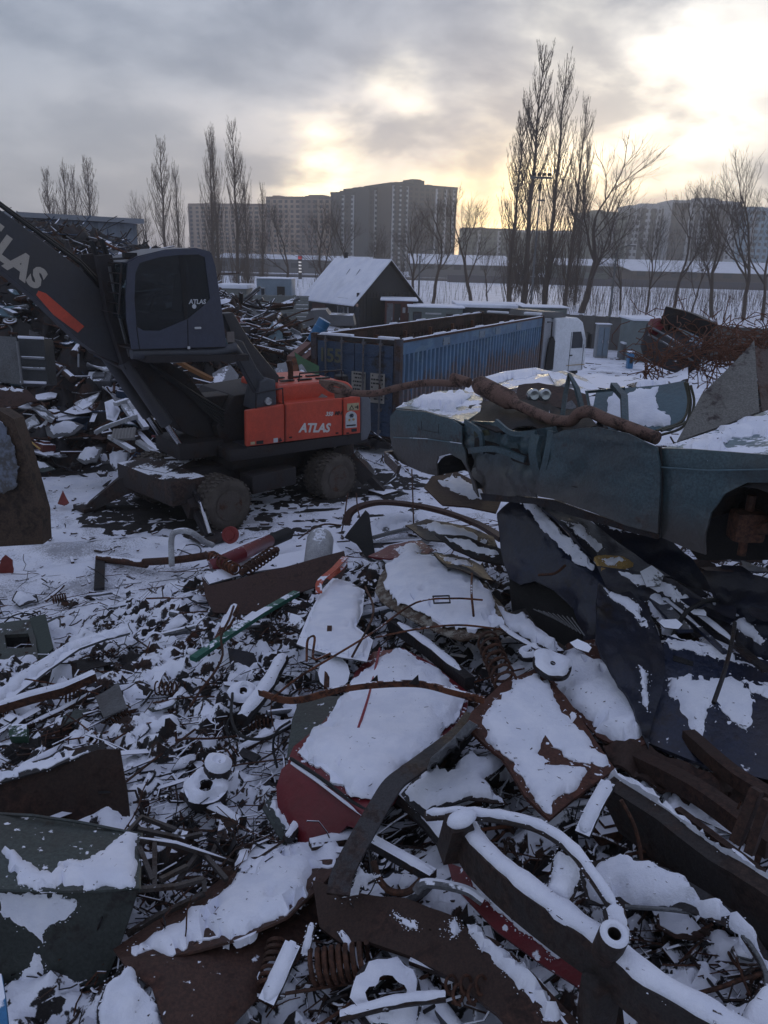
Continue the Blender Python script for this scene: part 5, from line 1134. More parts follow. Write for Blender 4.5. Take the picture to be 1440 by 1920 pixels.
# toothed strip across it
ts = [(486, 1298, .55), (530, 1312, .6), (570, 1311, .66), (640, 1292, .74), (720, 1283, .74), (790, 1283, .72), (850, 1298, .70), (908, 1313, .66)]
o = bar('toothed_strip', 'thin rusty strip with two sharp teeth arching over the snowed red car', 'metal strip', ts, .01, ORUST, flat=(.02, .055))
for px in (702, 778):
    a = P3((px - 12, 1283, .74), 's'); b = M(); b.add([a, a + Vector((.085, 0, 0)), a + Vector((.075, 0, .085)), a + Vector((0, .012, 0)), a + Vector((.085, .012, 0)), a + Vector((.075, .012, .085))], [(0, 1, 2), (5, 4, 3), (0, 3, 4, 1), (1, 4, 5, 2), (2, 5, 3, 0)]); b.build('tooth', DARK, o, 0)
bar('snowy_rail', 'slim rail with a line of snow leaving the end of the toothed strip', 'rail', [(850, 1300, .55), (905, 1316, .5), (945, 1345, .42)], .014, DARKS, snow=.9, flat=(.03, .03))
bar('bent_strip', 'broad dark steel strip bent like a boomerang over the red car corner', 'metal strip', [(634, 1678, .52), (642, 1640, .55), (672, 1580, .62), (712, 1510, .66), (738, 1470, .68), (772, 1444, .68), (820, 1408, .62), (865, 1372, .55), (888, 1340, .5)], .02, mat('strip_steel', (.045, .042, .044), .5, metal=.3, rust=.4, rustc=(.06, .035, .027), sc=4), flat=(.14, .02), )
sheet('folded_flange', 'wide folded flange joining the upper end of the boomerang strip', 'flange', [(805, 1440, .5), (885, 1370, .5), (850, 1400, .62)], [(798, 1450), (808, 1420), (846, 1388), (880, 1350), (900, 1362), (880, 1392), (840, 1440), (812, 1460)], GREYS, mode='s', sp=10)

# ================================================================== snowed bonnet, panel, plates in the middle
hb = sheet('car_bonnet', 'pale rusty edged car bonnet under a smooth snow dome', 'car bonnet', [(740, 1060, .62), (905, 1090, .62), (800, 1170, .50)], [(703, 1108), (712, 1080), (728, 1056), (765, 1033), (812, 1040), (872, 1066), (908, 1088), (924, 1120), (958, 1185), (905, 1192), (862, 1200), (800, 1176), (750, 1150), (715, 1128)], mat('flaking_white_edge', (.26, .24, .20), .6, rust=.6, rustc=(.10, .06, .035), sc=12), .02, mode='s', sp=14, bump=bulge(.05, 40),
           snow=[[(718, 1098), (728, 1068), (765, 1040), (812, 1046), (870, 1072), (903, 1092), (918, 1120), (946, 1180), (902, 1186), (862, 1190), (805, 1165), (755, 1138), (724, 1116)]], sh=(.06, 28))
b = M(); f = facet([(740, 1060, .70), (905, 1090, .70), (800, 1170, .58)], 's')
o = bar('small_frame', 'little black rectangular bracket lying on the snowed bonnet', 'bracket', [(812, 1118, .74), (842, 1117, .74), (844, 1130, .74), (814, 1131, .74), (812, 1118, .74)], .009, BLACK, smooth=False)
sheet('snowy_sheet', 'long pale sheet panel with even snow propped in the middle of the heap', 'panel', [(620, 1092, .35), (560, 1205, .45), (700, 1200, .42)], [(606, 1104), (624, 1086), (655, 1094), (684, 1108), (680, 1150), (668, 1176), (700, 1202), (688, 1240), (640, 1232), (556, 1210), (580, 1150)], GREYS, mode='s', sp=12, snow=[[(610, 1104), (626, 1090), (655, 1098), (681, 1112), (676, 1150), (664, 1178), (696, 1204), (684, 1234), (640, 1226), (563, 1206), (584, 1152)]], sh=(.05, 12))
RP = mat('plate_red_rust', (.075, .030, .020), .75, snow=.6, thr=1.05, ssc=14, rust=.5, rustc=(.11, .040, .024), sc=2.5)
sheet('rusty_plate', 'square rusty plate with thin wind blown snow, bare rust at its lower corner', 'steel plate', [(900, 1325, .60), (1005, 1258, .55), (1030, 1530, .50)], [(872, 1362), (884, 1335), (940, 1282), (1005, 1252), (1060, 1305), (1112, 1382), (1154, 1442), (1100, 1480), (1030, 1536), (985, 1492), (940, 1420)], RP, .025, mode='s', sp=20, bump=wavy(.02, 1, 14),
      snow=[[(892, 1348), (925, 1318), (970, 1280), (1008, 1262), (1055, 1318), (1108, 1390), (1146, 1440), (1128, 1456), (1098, 1430), (1060, 1418), (1020, 1398), (1008, 1412), (1048, 1442), (1104, 1445), (1080, 1480), (1040, 1500), (1032, 1528), (1000, 1492), (955, 1428), (925, 1398)]], sh=(.03, 14))
sheet('rusty_plate', 'rusty plate with a deep smooth drift, partly under the square plate', 'steel plate', [(1090, 1200, .42), (1190, 1198, .42), (1180, 1400, .30)], [(1065, 1205), (1110, 1198), (1188, 1192), (1198, 1275), (1212, 1392), (1180, 1408), (1120, 1380), (1060, 1320), (1015, 1255)], RP, .02, mode='s', sp=16,
      snow=[[(1060, 1222), (1082, 1215), (1108, 1240), (1150, 1252), (1188, 1272), (1200, 1300), (1210, 1388), (1182, 1402), (1118, 1372), (1062, 1312), (1020, 1258)]], sh=(.09, 24))
sheet('ribbed_offcut', 'spiky sheet offcut covered in snow between the square plate and the tower of the axle', 'offcut', [(780, 1500, .42), (900, 1415, .42), (900, 1500, .38)], [(752, 1488), (775, 1462), (812, 1440), (850, 1444), (880, 1405), (902, 1420), (944, 1404), (950, 1430), (912, 1462), (952, 1506), (880, 1498), (842, 1512), (800, 1536), (770, 1512)], DARK, mode='s', sp=14,
      snow=[[(757, 1486), (778, 1465), (814, 1444), (850, 1448), (880, 1410), (902, 1425), (940, 1408), (944, 1430), (905, 1462), (944, 1502), (880, 1492), (842, 1506), (800, 1528), (774, 1508)]], sh=(.06, 10))
bar('steel_tube', 'thick dark tube under the spiky snow offcut', 'tube', [(740, 1475, .30), (800, 1530, .28), (862, 1600, .25)], .085, DARKS, snow=.9)
sheet('rusty_bracket', 'tall narrow rusty bracket standing by the coil spring', 'bracket', [(868, 1158, 8.0), (898, 1155, 8.0), (890, 1215, 7.95)], [(864, 1158), (893, 1155), (902, 1200), (898, 1215), (906, 1262), (893, 1262), (886, 1215), (872, 1208)], RP, .02, sp=10)
spring('coil_spring', 'big rusty coil spring beside the tall narrow bracket', (912, 1196, .62), (950, 1285, .58), .095, .013, 7, RUST, mode='s')
disc('brake_disc', 'round snow covered disc lying near the corner of the drifted rusty plate', 'disc', (1035, 1248, .62), .16, .04, DARK, (.1, -.3, 1), hole=.1)
disc('brake_disc', 'smaller snowed disc next to the larger one above the square plate', 'disc', (992, 1226, .55), .10, .04, DARK, (-.2, -.1, 1))
bar('snowy_strip', 'narrow slat white with snow pointing at the round discs', 'slat', [(900, 1140, .5), (960, 1190, .55), (1010, 1218, .6)], .02, DARKS, snow=1, flat=(.06, .02))
bar('snowy_strip', 'second snowy slat crossing above the coil spring', 'slat', [(930, 1160, .48), (1000, 1178, .5), (1052, 1222, .5)], .02, DARKS, snow=1, flat=(.05, .02))
sheet('snowy_flap', 'jagged snowed flap between the bonnet and the round discs', 'offcut', [(900, 1100, .5), (1000, 1165, .5), (960, 1215, .45)], [(880, 1085), (905, 1092), (955, 1150), (985, 1142), (1010, 1180), (1062, 1212), (1045, 1232), (985, 1205), (970, 1190), (945, 1195), (925, 1150)], DARK, mode='s', sp=12, snow=[[(885, 1090), (904, 1096), (953, 1155), (983, 1148), (1006, 1182), (1055, 1212), (1043, 1227), (985, 1200), (968, 1186), (948, 1190), (928, 1150)]], sh=(.05, 9))
for i, (pts, r, m_, lb) in enumerate([([(705, 1195, .62), (780, 1180, .7), (860, 1172, .72), (940, 1180, .62)], .01, ORUST, 'bent rusty wire drooping below the snowed bonnet'),
    ([(510, 1310, .6), (560, 1270, .7), (640, 1222, .74), (700, 1185, .72), (780, 1130, .8), (850, 1122, .8), (905, 1125, .75)], .010, ORUST, 'long orange rusty rod sweeping up to the snowed bonnet'),
    ([(575, 1240, .6), (577, 1200, .72), (590, 1195, .72), (588, 1235, .6), (620, 1225, .62)], .012, ORUST, 'small twisted orange rod loop under the flat panel'),
    ([(885, 1075, .75), (884, 1110, .8), (888, 1155, .72)], .012, ORUST, 'short rusty rod hanging at the edge of the bonnet'),
    ([(660, 1232, .5), (700, 1150, .7), (685, 1100, .6)], .012, RUST, 'dark rod leaning on the flat panel'),
    ([(1010, 1330, .62), (1040, 1300, .7), (1080, 1330, .66)], .009, RUST, 'thin wire standing on the square rusty plate')][:5]):
    bar('rusty_rod', lb, 'rod', pts, r, m_)
bar('hanging_post', 'rusty post upright in the heap under the flat panel', 'post', [(618, 1175, .5), (612, 1290, .3)], .02, RUST, flat=(.05, .03))
sheet('round_lid', 'half buried round lid dusted with snow below the flat panel', 'lid', [(600, 1240, .4), (650, 1240, .4), (625, 1290, .3)], [(626 + 30 * math.cos(a * .5236), 1262 + 32 * math.sin(a * .5236)) for a in range(12)], DARKS, mode='s', sp=8)
bar('snowy_log', 'thick tube with rough snow left of the flat panel foot', 'tube', [(455, 1350, .22), (500, 1290, .26), (530, 1235, .28)], .07, DARKS, snow=.95)
bar('slanting_girder', 'slanting dark girder with a snow line under the bonnet', 'girder', [(735, 1170, .35), (800, 1215, .34), (880, 1282, .3)], .05, DARK, flat=(.10, .12), snow=.8)

# ================================================================== snowy axle frame, bottom right
ax = empty('axle_frame', P3((1145, 1760, .75), 's'), label='heavy rear axle frame from a car with snow along its beams and a round bushing', cat='axle frame'); AO = -ax.location
AXM = mat('axle_steel', (.030, .024, .022), .7, rust=.5, rustc=(.050, .028, .020), sc=3)
def axp(o): o.parent = ax; o.location = AO; return o
axp(bar('main_beam', None, None, [(858, 1545, .62), (895, 1605, .62), (960, 1668, .62), (1050, 1738, .62), (1130, 1795, .60), (1215, 1868, .60), (1330, 1935, .60), (1420, 1990, .6)], .07, AXM, flat=([.13] * 36, [.22] * 36), snow=1, parent=ax, snow_h=.75))
axp(bar('arched_rod', None, None, [(800, 1530, .74), (860, 1527, .80), (935, 1534, .84), (1010, 1552, .86), (1070, 1592, .86), (1112, 1645, .84), (1152, 1705, .78)], .032, AXM, snow=1, parent=ax, snow_h=.9))
axp(bar('spring_tower', None, None, [(845, 1600, .5), (862, 1540, .82)], .07, AXM, flat=(.14, .13), snow=0, parent=ax))
b = M(); p = P3((866, 1532, .92), 's'); b.lathe([(.0, .035), (.035, .03), (.06, .012), (.065, -.02), (.05, -.045), (0, -.05)], 16, Matrix.Translation(p) @ Matrix.Rotation(.5, 4, 'Z') @ Matrix.Diagonal((1.5, .8, 1, 1))); axp(b.build('snow_cap', SNOW, ax, 60))
b = M(); P = P3((1146, 1764, .80), 's'); q = Matrix.Translation(P) @ Vector((.05, -.28, 1)).to_track_quat('Z', 'Y').to_matrix().to_4x4()
b.lathe([(.030, -.13), (.066, -.13), (.071, -.1), (.071, .05), (.066, .065), (.030, .065)], 26, q, closed=True); axp(b.build('bushing', AXM, ax))
b = M(); b.lathe([(.032, .066), (.04, .080), (.05, .086), (.062, .080), (.069, .064)], 24, q, closed=True); axp(b.build('snow_ring', SNOW, ax, 60))
axp(bar('bracket', None, None, [(1150, 1705, .78), (1158, 1740, .74), (1165, 1770, .66)], .05, AXM, flat=(.10, .05), snow=1, parent=ax))
o = axp(sheet('gusset_plate', None, None, [(1040, 1600, .74), (1085, 1632, .74), (1030, 1690, .68)], [(1036, 1600), (1052, 1594), (1092, 1625), (1088, 1650), (1066, 1705), (1014, 1680), (1030, 1650)], AXM, mode='s', sp=12, snow=[[(1040, 1602), (1052, 1599), (1088, 1628), (1084, 1650), (1064, 1698), (1020, 1678), (1034, 1650)]], sh=(.05, 10), parent=ax))
b = M(); b.box(P3((1122, 1880, .4), 's'), (.16, .14, .34), Matrix.Rotation(.4, 3, 'Z'), bev=.03); b.tube([P3((1110, 1850, .5), 's'), P3((1105, 1935, .3), 's')], .05, 10); axp(b.build('knuckle', AXM, ax))
ub = [(1140, 1492, 5.3), (1250, 1560, 5.0), (1440, 1700, 4.5)]
sheet('long_girder', 'long rusty girder with a neat snow crest running out of view below the navy door', 'girder', [(1150, 1462, .50), (1440, 1650, .50), (1300, 1640, .12)], [(1138, 1470), (1152, 1455), (1250, 1520), (1350, 1592), (1460, 1660), (1500, 1690), (1500, 1790), (1440, 1745), (1350, 1680), (1260, 1610), (1180, 1545), (1160, 1500)], AXM, .10, mode='s', sp=22, bump=wavy(.015, 1, 3),
      snow=[[(1128, 1472), (1150, 1448), (1175, 1462), (1250, 1512), (1350, 1584), (1460, 1652), (1500, 1680), (1500, 1696), (1440, 1660), (1350, 1606), (1262, 1556), (1240, 1534), (1180, 1502), (1150, 1492)]], sh=(.07, 12))
bar('snowy_strut', 'short strut caked in snow leaning against the end of the long girder', 'strut', [(1092, 1566, .55), (1112, 1520, .6), (1140, 1470, .62)], .03, DARKS, snow=1, flat=(.09, .04))
bar('hanging_wire', 'knotted wire hanging below the long girder end', 'wire', [(1165, 1500, .8), (1188, 1545, .65), (1200, 1590, .5), (1203, 1625, .42)], .012, RUST)
# dark car shell the frame rests on
ds = sheet('dark_car_shell', 'upturned dark car shell with a snow covered rim under the axle frame', 'crushed car', [(1110, 1640, .42), (1440, 1790, .5), (1180, 1695, .42)], [(1085, 1640), (1110, 1612), (1160, 1598), (1250, 1625), (1335, 1680), (1400, 1728), (1450, 1800), (1440, 1835), (1380, 1745), (1290, 1712), (1170, 1700), (1100, 1690)], DARK, .02, mode='s', sp=18,
      snow=[[(1092, 1638), (1114, 1616), (1160, 1603), (1250, 1630), (1333, 1684), (1398, 1733), (1445, 1802), (1436, 1822), (1376, 1738), (1290, 1706), (1170, 1692), (1104, 1684)]], sh=(.06, 18))
sheet('inner_wall', None, None, [(1180, 1705, 3.72), (1400, 1760, 3.5), (1300, 1900, 3.15)], [(1165, 1700), (1290, 1712), (1380, 1745), (1440, 1840), (1425, 1900), (1380, 1960), (1240, 1900), (1180, 1840)], mat('dark_cavity_panel', (.010, .010, .011), .8, rust=.3, rustc=(.02, .012, .009), sc=3), .02, bump=lambda x, y, d: -.006 * min(d, 60), sp=22, parent=ds)  # near-black panel paints the shade of the void under the rim
bar('rim_strip', None, None, [(1172, 1700, .48), (1290, 1710, .48), (1375, 1740, .5), (1420, 1790, .52), (1438, 1840, .5), (1424, 1885, .46), (1392, 1940, .42)], .012, GREY, parent=ds)
sheet('snowy_bodywork', 'snow covered body edge in the bottom right corner', 'car panel', [(1420, 1830, .5), (1390, 1920, .5), (1480, 1900, .5)], [(1380, 1925), (1400, 1885), (1428, 1850), (1500, 1830), (1500, 1990), (1370, 1990)], DARK, mode='s', sp=14, snow=[[(1384, 1925), (1402, 1888), (1430, 1856), (1495, 1836), (1495, 1980), (1376, 1980)]], sh=(.06, 14))
# ---- pit between fender and girder: springs, ring, slats
spring('coil_spring', 'dark coil spring in the snowy pit under the rusty girder', (585, 1815, .25), (690, 1800, .25), .09, .016, 8, RUST)
spring('coil_spring', 'worn coil spring standing in the pit beside the rusty fender', (520, 1760, .3), (500, 1850, .25), .05, .012, 7, RUST)
disc('steering_ring', 'snow covered wheel rim lying flat at the bottom edge', 'wheel rim', (725, 1868, .22), .20, .035, DARK, (.15, -.3, 1), hole=.84)
bar('rim_spoke', 'snowy bar lying across the flat wheel rim', 'bar', [(640, 1905, .28), (740, 1880, .32), (835, 1868, .30)], .03, DARKS, snow=1)
for i, (pts, lb) in enumerate([([(550, 1770, .35), (500, 1880, .25)], 'broad snowy slat leaning in the pit next to the standing spring'), ([(585, 1735, .4), (572, 1790, .3)], 'short snowy stub above the dark coil spring'), ([(470, 1850, .2), (520, 1800, .25)], 'thin snowy bar touching the side of the rusty fender'), ([(640, 1750, .3), (700, 1850, .25)], 'dark bar slanting down behind the pit spring'), ([(770, 1800, .25), (900, 1850, .25)], 'snowy bar under the rusty girder near the flat rim')]):
    bar('snowy_bar', lb, 'bar', pts, .03, DARKS, snow=.95, flat=(.10 if i == 0 else .045, .03))
for i in range(5): spring('spring_ring', 'small rusty chain ring beside the flat wheel rim', (840 + i * 14, 1845 + (i % 2) * 18, .3), (850 + i * 14, 1848 + (i % 2) * 18, .32), .045, .009, 1.1, RUST, group='small chain rings')

def fold(x, y, s, a=1.): return a * (abs(vns(x * .022 + y * .012, y * .020 - x * .008, s) - .5) * 2 + .5 * abs(vns(x * .05 - y * .03, y * .045, s + 3) - .5) * 2)
# ================================================================== right: navy wrecks under the teal car
nv = sheet('navy_car_wing', 'crumpled navy car wing with a snow line along its ridge', 'crushed car', [(940, 960, 8.2), (1120, 1080, 7.0), (1050, 1120, 7.1)], [(930, 962), (948, 942), (975, 926), (1002, 934), (1040, 975), (1085, 1025), (1120, 1062), (1145, 1098), (1130, 1150), (1118, 1205), (1092, 1198), (1072, 1140), (1035, 1105), (1000, 1088), (975, 1096), (950, 1082), (936, 1030)], NAVY, .02, bump=lambda x, y, d: .06 * math.sin(min(1, d / 40) * 1.57) - .05 * fold(x, y, 5), sp=8,
      snow=[[(972, 927), (990, 929), (1004, 940), (1028, 972), (1062, 1002), (1090, 1030), (1116, 1062), (1112, 1070), (1086, 1060), (1052, 1024), (1020, 996), (998, 962), (984, 950)]], sh=(.03, 8))
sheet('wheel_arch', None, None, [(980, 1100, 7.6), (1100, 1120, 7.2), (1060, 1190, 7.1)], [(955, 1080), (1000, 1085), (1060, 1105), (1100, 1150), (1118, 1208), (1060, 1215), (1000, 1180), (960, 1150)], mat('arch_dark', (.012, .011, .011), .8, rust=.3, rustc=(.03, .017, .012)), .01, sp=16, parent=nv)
for i in range(9): bar('grille_bar', None, None, [(1000 + i * 9, 1142 + i * 2, .92), (1040 + i * 7, 1160 + i * 4, .84)], .005, GREY, parent=nv)
N2 = mat('dark_navy_panel', (.010, .013, .026), .45, rust=.3, rustc=(.028, .019, .016), dirt=.4, sc=2.4)
for i, (c_, outl, sn, lb, m_) in enumerate([
    ([(1010, 935, 7.9), (1130, 1050, 7.1), (1200, 1040, 7.3)], [(1005, 932), (1040, 940), (1100, 975), (1180, 1005), (1240, 1045), (1280, 1090), (1230, 1085), (1150, 1065), (1085, 1020), (1035, 970)], [[(1052, 980), (1090, 992), (1135, 1022), (1122, 1030), (1080, 1008)]], 'long folded dark panel between the navy wing and the teal car', N2),
    ([(1100, 975, 7.6), (1250, 1000, 7.0), (1200, 1060, 6.9)], [(1095, 965), (1160, 972), (1230, 990), (1300, 1050), (1340, 1110), (1290, 1100), (1220, 1060), (1150, 1010)], [[(1105, 970), (1160, 976), (1210, 992), (1200, 1000), (1150, 992)], ], 'dark crushed roof with a strip of snow just under the teal sill', N2),
    ([(1130, 1080, 6.7), (1300, 1130, 6.2), (1200, 1170, 6.3)], [(1120, 1062), (1180, 1068), (1260, 1085), (1330, 1130), (1400, 1190), (1380, 1215), (1300, 1180), (1220, 1150), (1150, 1130)], [[(1160, 1032 + 42), (1215, 1078), (1265, 1100), (1300, 1130), (1290, 1138), (1240, 1110), (1190, 1092)]], 'dark folded car pillar under the yellow foam', N2),
    ([(1150, 1100, 6.4), (1220, 1180, 5.9), (1180, 1260, 5.4)], [(1120, 1100), (1180, 1110), (1215, 1150), (1245, 1230), (1240, 1300), (1210, 1400), (1190, 1330), (1150, 1260), (1118, 1200)], [[(1130, 1106), (1165, 1112), (1196, 1142), (1214, 1180), (1200, 1176), (1168, 1136)], [(1196, 1255), (1214, 1270), (1216, 1330), (1206, 1318)]], 'crumpled black wing hanging beside the deep smooth drift', N2),
    ([(1210, 1110, 6.45), (1300, 1160, 6.2), (1240, 1190, 6.0)], [(1205, 1105), (1250, 1125), (1310, 1155), (1330, 1185), (1290, 1200), (1240, 1195), (1222, 1160)], [[(1208, 1108), (1250, 1128), (1300, 1155), (1290, 1172), (1255, 1195), (1240, 1190), (1222, 1155)]], 'snowy triangle of a crushed windscreen above the navy door', DARK),
    ([(1340, 1080, 6.3), (1440, 1100, 5.9), (1400, 1200, 5.7)], [(1320, 1070), (1400, 1075), (1500, 1100), (1500, 1260), (1420, 1240), (1360, 1190)], [[(1330, 1120), (1380, 1150), (1440, 1200), (1430, 1212), (1370, 1170)]], 'black crushed bodywork below the front of the teal car', N2),
    ([(1130, 1400, 4.85), (1440, 1480, 4.4), (1200, 1460, 4.55)], [(1130, 1395), (1220, 1400), (1330, 1450), (1500, 1500), (1500, 1600), (1400, 1560), (1280, 1500), (1150, 1440)], [], 'rust brown folded sheet under the navy door', DRS)]):
    sheet('crushed_bodywork', lb, 'crushed panel', c_, outl, m_, .03, sp=8, bump=lambda x, y, d, i=i: .09 * (fold(x * .7, y * .7, 20 + i) - .55) + .02 * vns(x * .06, y * .05, i), snow=sn, sh=(.025, 8))
sheet('foam_scrap', 'torn piece of yellow foam on the dark folded panel', 'foam', [(1120, 1048, 6.9), (1185, 1058, 6.8), (1140, 1062, 6.75)], [(1114, 1046), (1140, 1040), (1180, 1048), (1188, 1055), (1160, 1066), (1128, 1066)], YEL, .04, sp=5, bump=wavy(.03, 5, 3), snow=[[(1128, 1048), (1150, 1045), (1168, 1052), (1140, 1060)]], sh=(.015, 4))
nd_ = sheet('door_from_car', 'navy car door with a frosted patch and a stick lying on it', 'car door', [(1250, 1200, 5.75), (1440, 1260, 5.3), (1230, 1380, 4.95)], [(1205, 1290), (1240, 1215), (1252, 1192), (1330, 1215), (1440, 1238), (1520, 1260), (1520, 1500), (1440, 1462), (1330, 1440), (1215, 1392)], NAVY, .04, sp=22, bump=wavy(.02, .8, 31),
      snow=[[(1248, 1198), (1262, 1190), (1320, 1204), (1368, 1220), (1440, 1240), (1520, 1262), (1520, 1278), (1440, 1264), (1370, 1240), (1358, 1238), (1300, 1222), (1255, 1212)],
            [(1252, 1272), (1280, 1268), (1345, 1275), (1370, 1272), (1402, 1290), (1418, 1330), (1412, 1352), (1398, 1372), (1380, 1360), (1360, 1340), (1345, 1322), (1325, 1330), (1322, 1350), (1316, 1385), (1308, 1400), (1296, 1375), (1275, 1345), (1264, 1320), (1252, 1300)],
            [(1390, 1278), (1440, 1282), (1520, 1300), (1520, 1320), (1440, 1308), (1400, 1296)]], sh=(.022, 7))
b = M(); f = facet([(1250, 1200, 5.735), (1440, 1260, 5.285), (1230, 1380, 4.935)], 'y'); b.plate([(1262, 1228), (1300, 1240), (1300, 1250), (1262, 1238)], f, th=.02, dirv=f.n); b.build('handle_slot', BLACK, nd_)
bar('leaning_stick', 'dark stick lying on the frosted patch of the navy door', 'stick', [(1378, 1168, .8), (1372, 1205, .78), (1358, 1260, .72), (1338, 1318, .66)], .016, DARK)
bar('black_hose', 'stiff black hose arching above the navy door', 'hose', [(1262, 1192, .65), (1285, 1150, .85), (1320, 1128, .9), (1345, 1125, .8)], .02, BLACK)
bar('snowy_trim', 'curved trim strip white with snow beside the black hose', 'trim strip', [(1320, 1140, .5), (1375, 1165, .55), (1410, 1200, .55), (1440, 1225, .5)], .014, DARKS, snow=1)
for i, (pts, w_, lb) in enumerate([([(1140, 1400, .2), (1300, 1480, .3), (1450, 1590, .35)], .12, 'dark girder below the navy door, parallel to the snowy crest'), ([(1290, 1380, .25), (1370, 1450, .3), (1450, 1500, .3)], .10, 'upper rusty girder just under the navy door'), ([(1380, 1580, .5), (1420, 1480, .8)], .06, 'rusty post standing at the right edge'), ([(1405, 1600, .5), (1440, 1500, .8)], .05, 'second rusty post at the right edge, nearer the edge'), ([(1270, 1520, .3), (1430, 1640, .35)], .05, 'thin dark bar behind the snowy girder crest')]):
    bar('rusty_girder', lb, 'girder', pts, w_, DRS, flat=(w_, w_))
rs = random.Random(61)
for i in range(16):
    t = i / 15; x0, y0 = 985 + 190 * t + rs.uniform(-15, 15), 945 + 120 * t + rs.uniform(-30, 40); L = rs.uniform(120, 300); z0 = rs.uniform(.75, 1.0) - .1 * t
    pts = [(x0 + L * f, y0 + L * (.38 * f + .32 * f * f) + rs.uniform(-6, 6), max(.35, z0 - .22 * f)) for f in (0, .33, .66, 1)]
    m_, col = rs.choice([(NAVY, 'navy'), (DARK, 'black'), (N2, 'dull navy'), (DRS, 'rust brown'), (DARK, 'black')]); w_ = rs.choice([.03, .05, .09]); sn = rs.random() < .8
    STRIPS.append((bar('bodywork_strip', '', 'bodywork strip', pts, w_, m_, flat=(w_ * 1.4, .03), snow=.6 if sn else 0, group='strips of the flattened navy wrecks'), ('snow lined ' if sn else 'bare ') + ('broad ' if w_ > .06 else 'narrow ') + col))
for i in range(50):
    x, y = rs.uniform(1000, 1430), rs.uniform(960, 1230); y = max(y, 930 + (x - 950) * .35)
    if i > 21: x, y = rs.uniform(1285, 1445), rs.uniform(1010, 1150)
    c_ = P3((x, y, rs.uniform(.5, .9)), 's'); s = rs.uniform(.10, .26); o_ = [(s * math.cos(a) * rs.uniform(.5, 1), .6 * s * math.sin(a) * rs.uniform(.5, 1)) for a in (.2, 1.1, 2.4, 3.4, 4.4, 5.4)]; q = Matrix.Rotation(rs.gauss(-.7, .4), 3, 'Z') @ Matrix.Rotation(rs.uniform(.0, .9), 3, 'X')
    m_, col = rs.choice([(NAVY, 'navy'), (DARKS, 'black snow flecked'), (N2, 'dull navy'), (DRS, 'rust brown')][(0 if i < 22 else 2):]); s *= 1 if i < 22 else 1.4; b = M(); b.plate(o_, lambda u, v: c_ + q @ Vector((u, v, 1.6 * u * v + .8 * u * u)), th=.01, sp=s / 4); o = b.build('torn_bodywork', m_); tag(o, 'x', 'torn bodywork', 'torn scraps of the flattened navy wrecks'); STRIPS.append((o, 'big torn ' + col if s > .18 else 'small torn ' + col))
sheet('silvery_flap', 'small pale flap with snow below the front of the teal car', 'offcut', [(1210, 1075, 6.5), (1240, 1090, 6.4), (1215, 1110, 6.3)], [(1200, 1072), (1222, 1060), (1245, 1078), (1238, 1098), (1212, 1100)], GREYS, sp=8)

# ================================================================== the teal saloon, crushed
CA, CB = PY(735, 830, 9.05), PY(1440, 930, 5.35); cdv = Vector((CB.x - CA.x, CB.y - CA.y, 0)).normalized(); cn = Vector((cdv.y, -cdv.x, 0)); cn = cn if cn.y < 0 else -cn   # outward, to the camera
def CP(x, y, off=0.):
    d = ray(x, y); q = CA + cn * off; return CO + d * ((q - CO).dot(cn) / d.dot(cn))
tc_ = empty('crushed_car', (CA.x, CA.y, CP(800, 880).z), label='crushed teal saloon car lying on top of the wrecks with its roof gone', cat='crushed car'); TO = -tc_.location
def tp(o): o.parent = tc_; o.location = TO; return o
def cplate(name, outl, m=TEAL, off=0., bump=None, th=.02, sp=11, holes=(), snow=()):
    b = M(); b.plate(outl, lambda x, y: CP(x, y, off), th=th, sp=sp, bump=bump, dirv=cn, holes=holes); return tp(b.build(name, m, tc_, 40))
def archb(cx, cy, r):      # flare around a wheel arch plus gentle waves and a bulge outward at mid height
    return lambda x, y, d: .022 * math.exp(-((math.hypot(x - cx, (y - cy) * 1.1) - r) / 9) ** 2) + .018 * math.sin(min(d, 40) / 40 * 1.57) + .012 * (vns(x * .03, y * .04, 3) - .5)
cplate('rear_wing', [(731, 780), (742, 768), (800, 772), (845, 785), (866, 800), (866, 832), (872, 845), (880, 880), (895, 915), (898, 932), (888, 918), (878, 885), (868, 862), (845, 850), (822, 856), (820, 892), (790, 885), (752, 868), (738, 850), (732, 820)], bump=archb(850, 905, 50))
def dent(x, y, d): return .10 * (fold(x * 1.2, y * .8, 12) - .5) - .01
cplate('rear_door', [(866, 800), (880, 790), (925, 792), (940, 815), (1000, 805), (1036, 800), (1040, 815), (1022, 850), (1012, 900), (1008, 932), (950, 930), (905, 925), (890, 890), (878, 850), (868, 832)], off=-.03, bump=dent, sp=6)
fdr = [(1040, 815), (1060, 806), (1120, 800), (1180, 812), (1234, 838), (1240, 870), (1240, 930), (1236, 1000), (1180, 985), (1100, 955), (1040, 935), (1012, 930), (1014, 895), (1028, 860)]
def door_b(x, y, d): t = (x - 1012) / 225; ridge = abs((y - 800) - 14 - 18 * t) ; return .03 - .05 * max(0, 1 - abs(x - 1095 + (y - 880) * .5) / 30) * max(0, 1 - abs(y - 890) / 60) - .010 * fold(x, y, 9) + .012 * math.exp(-(ridge / 4) ** 2)
cplate('front_door', fdr, bump=door_b, off=.05, sp=7)
cplate('front_wing', [(1236, 840), (1300, 842), (1400, 850), (1560, 862), (1560, 930), (1440, 905), (1400, 905), (1362, 925), (1335, 960), (1325, 1000), (1322, 1040), (1290, 1030), (1240, 1008), (1238, 930)], bump=archb(1400, 990, 80), off=.0)
cplate('sill', [(900, 925), (1010, 934), (1040, 938), (1180, 988), (1236, 1004), (1234, 1012), (1180, 998), (1100, 975), (1000, 945), (905, 938)], DARK, -.04, wavy(.01, 1, 2))
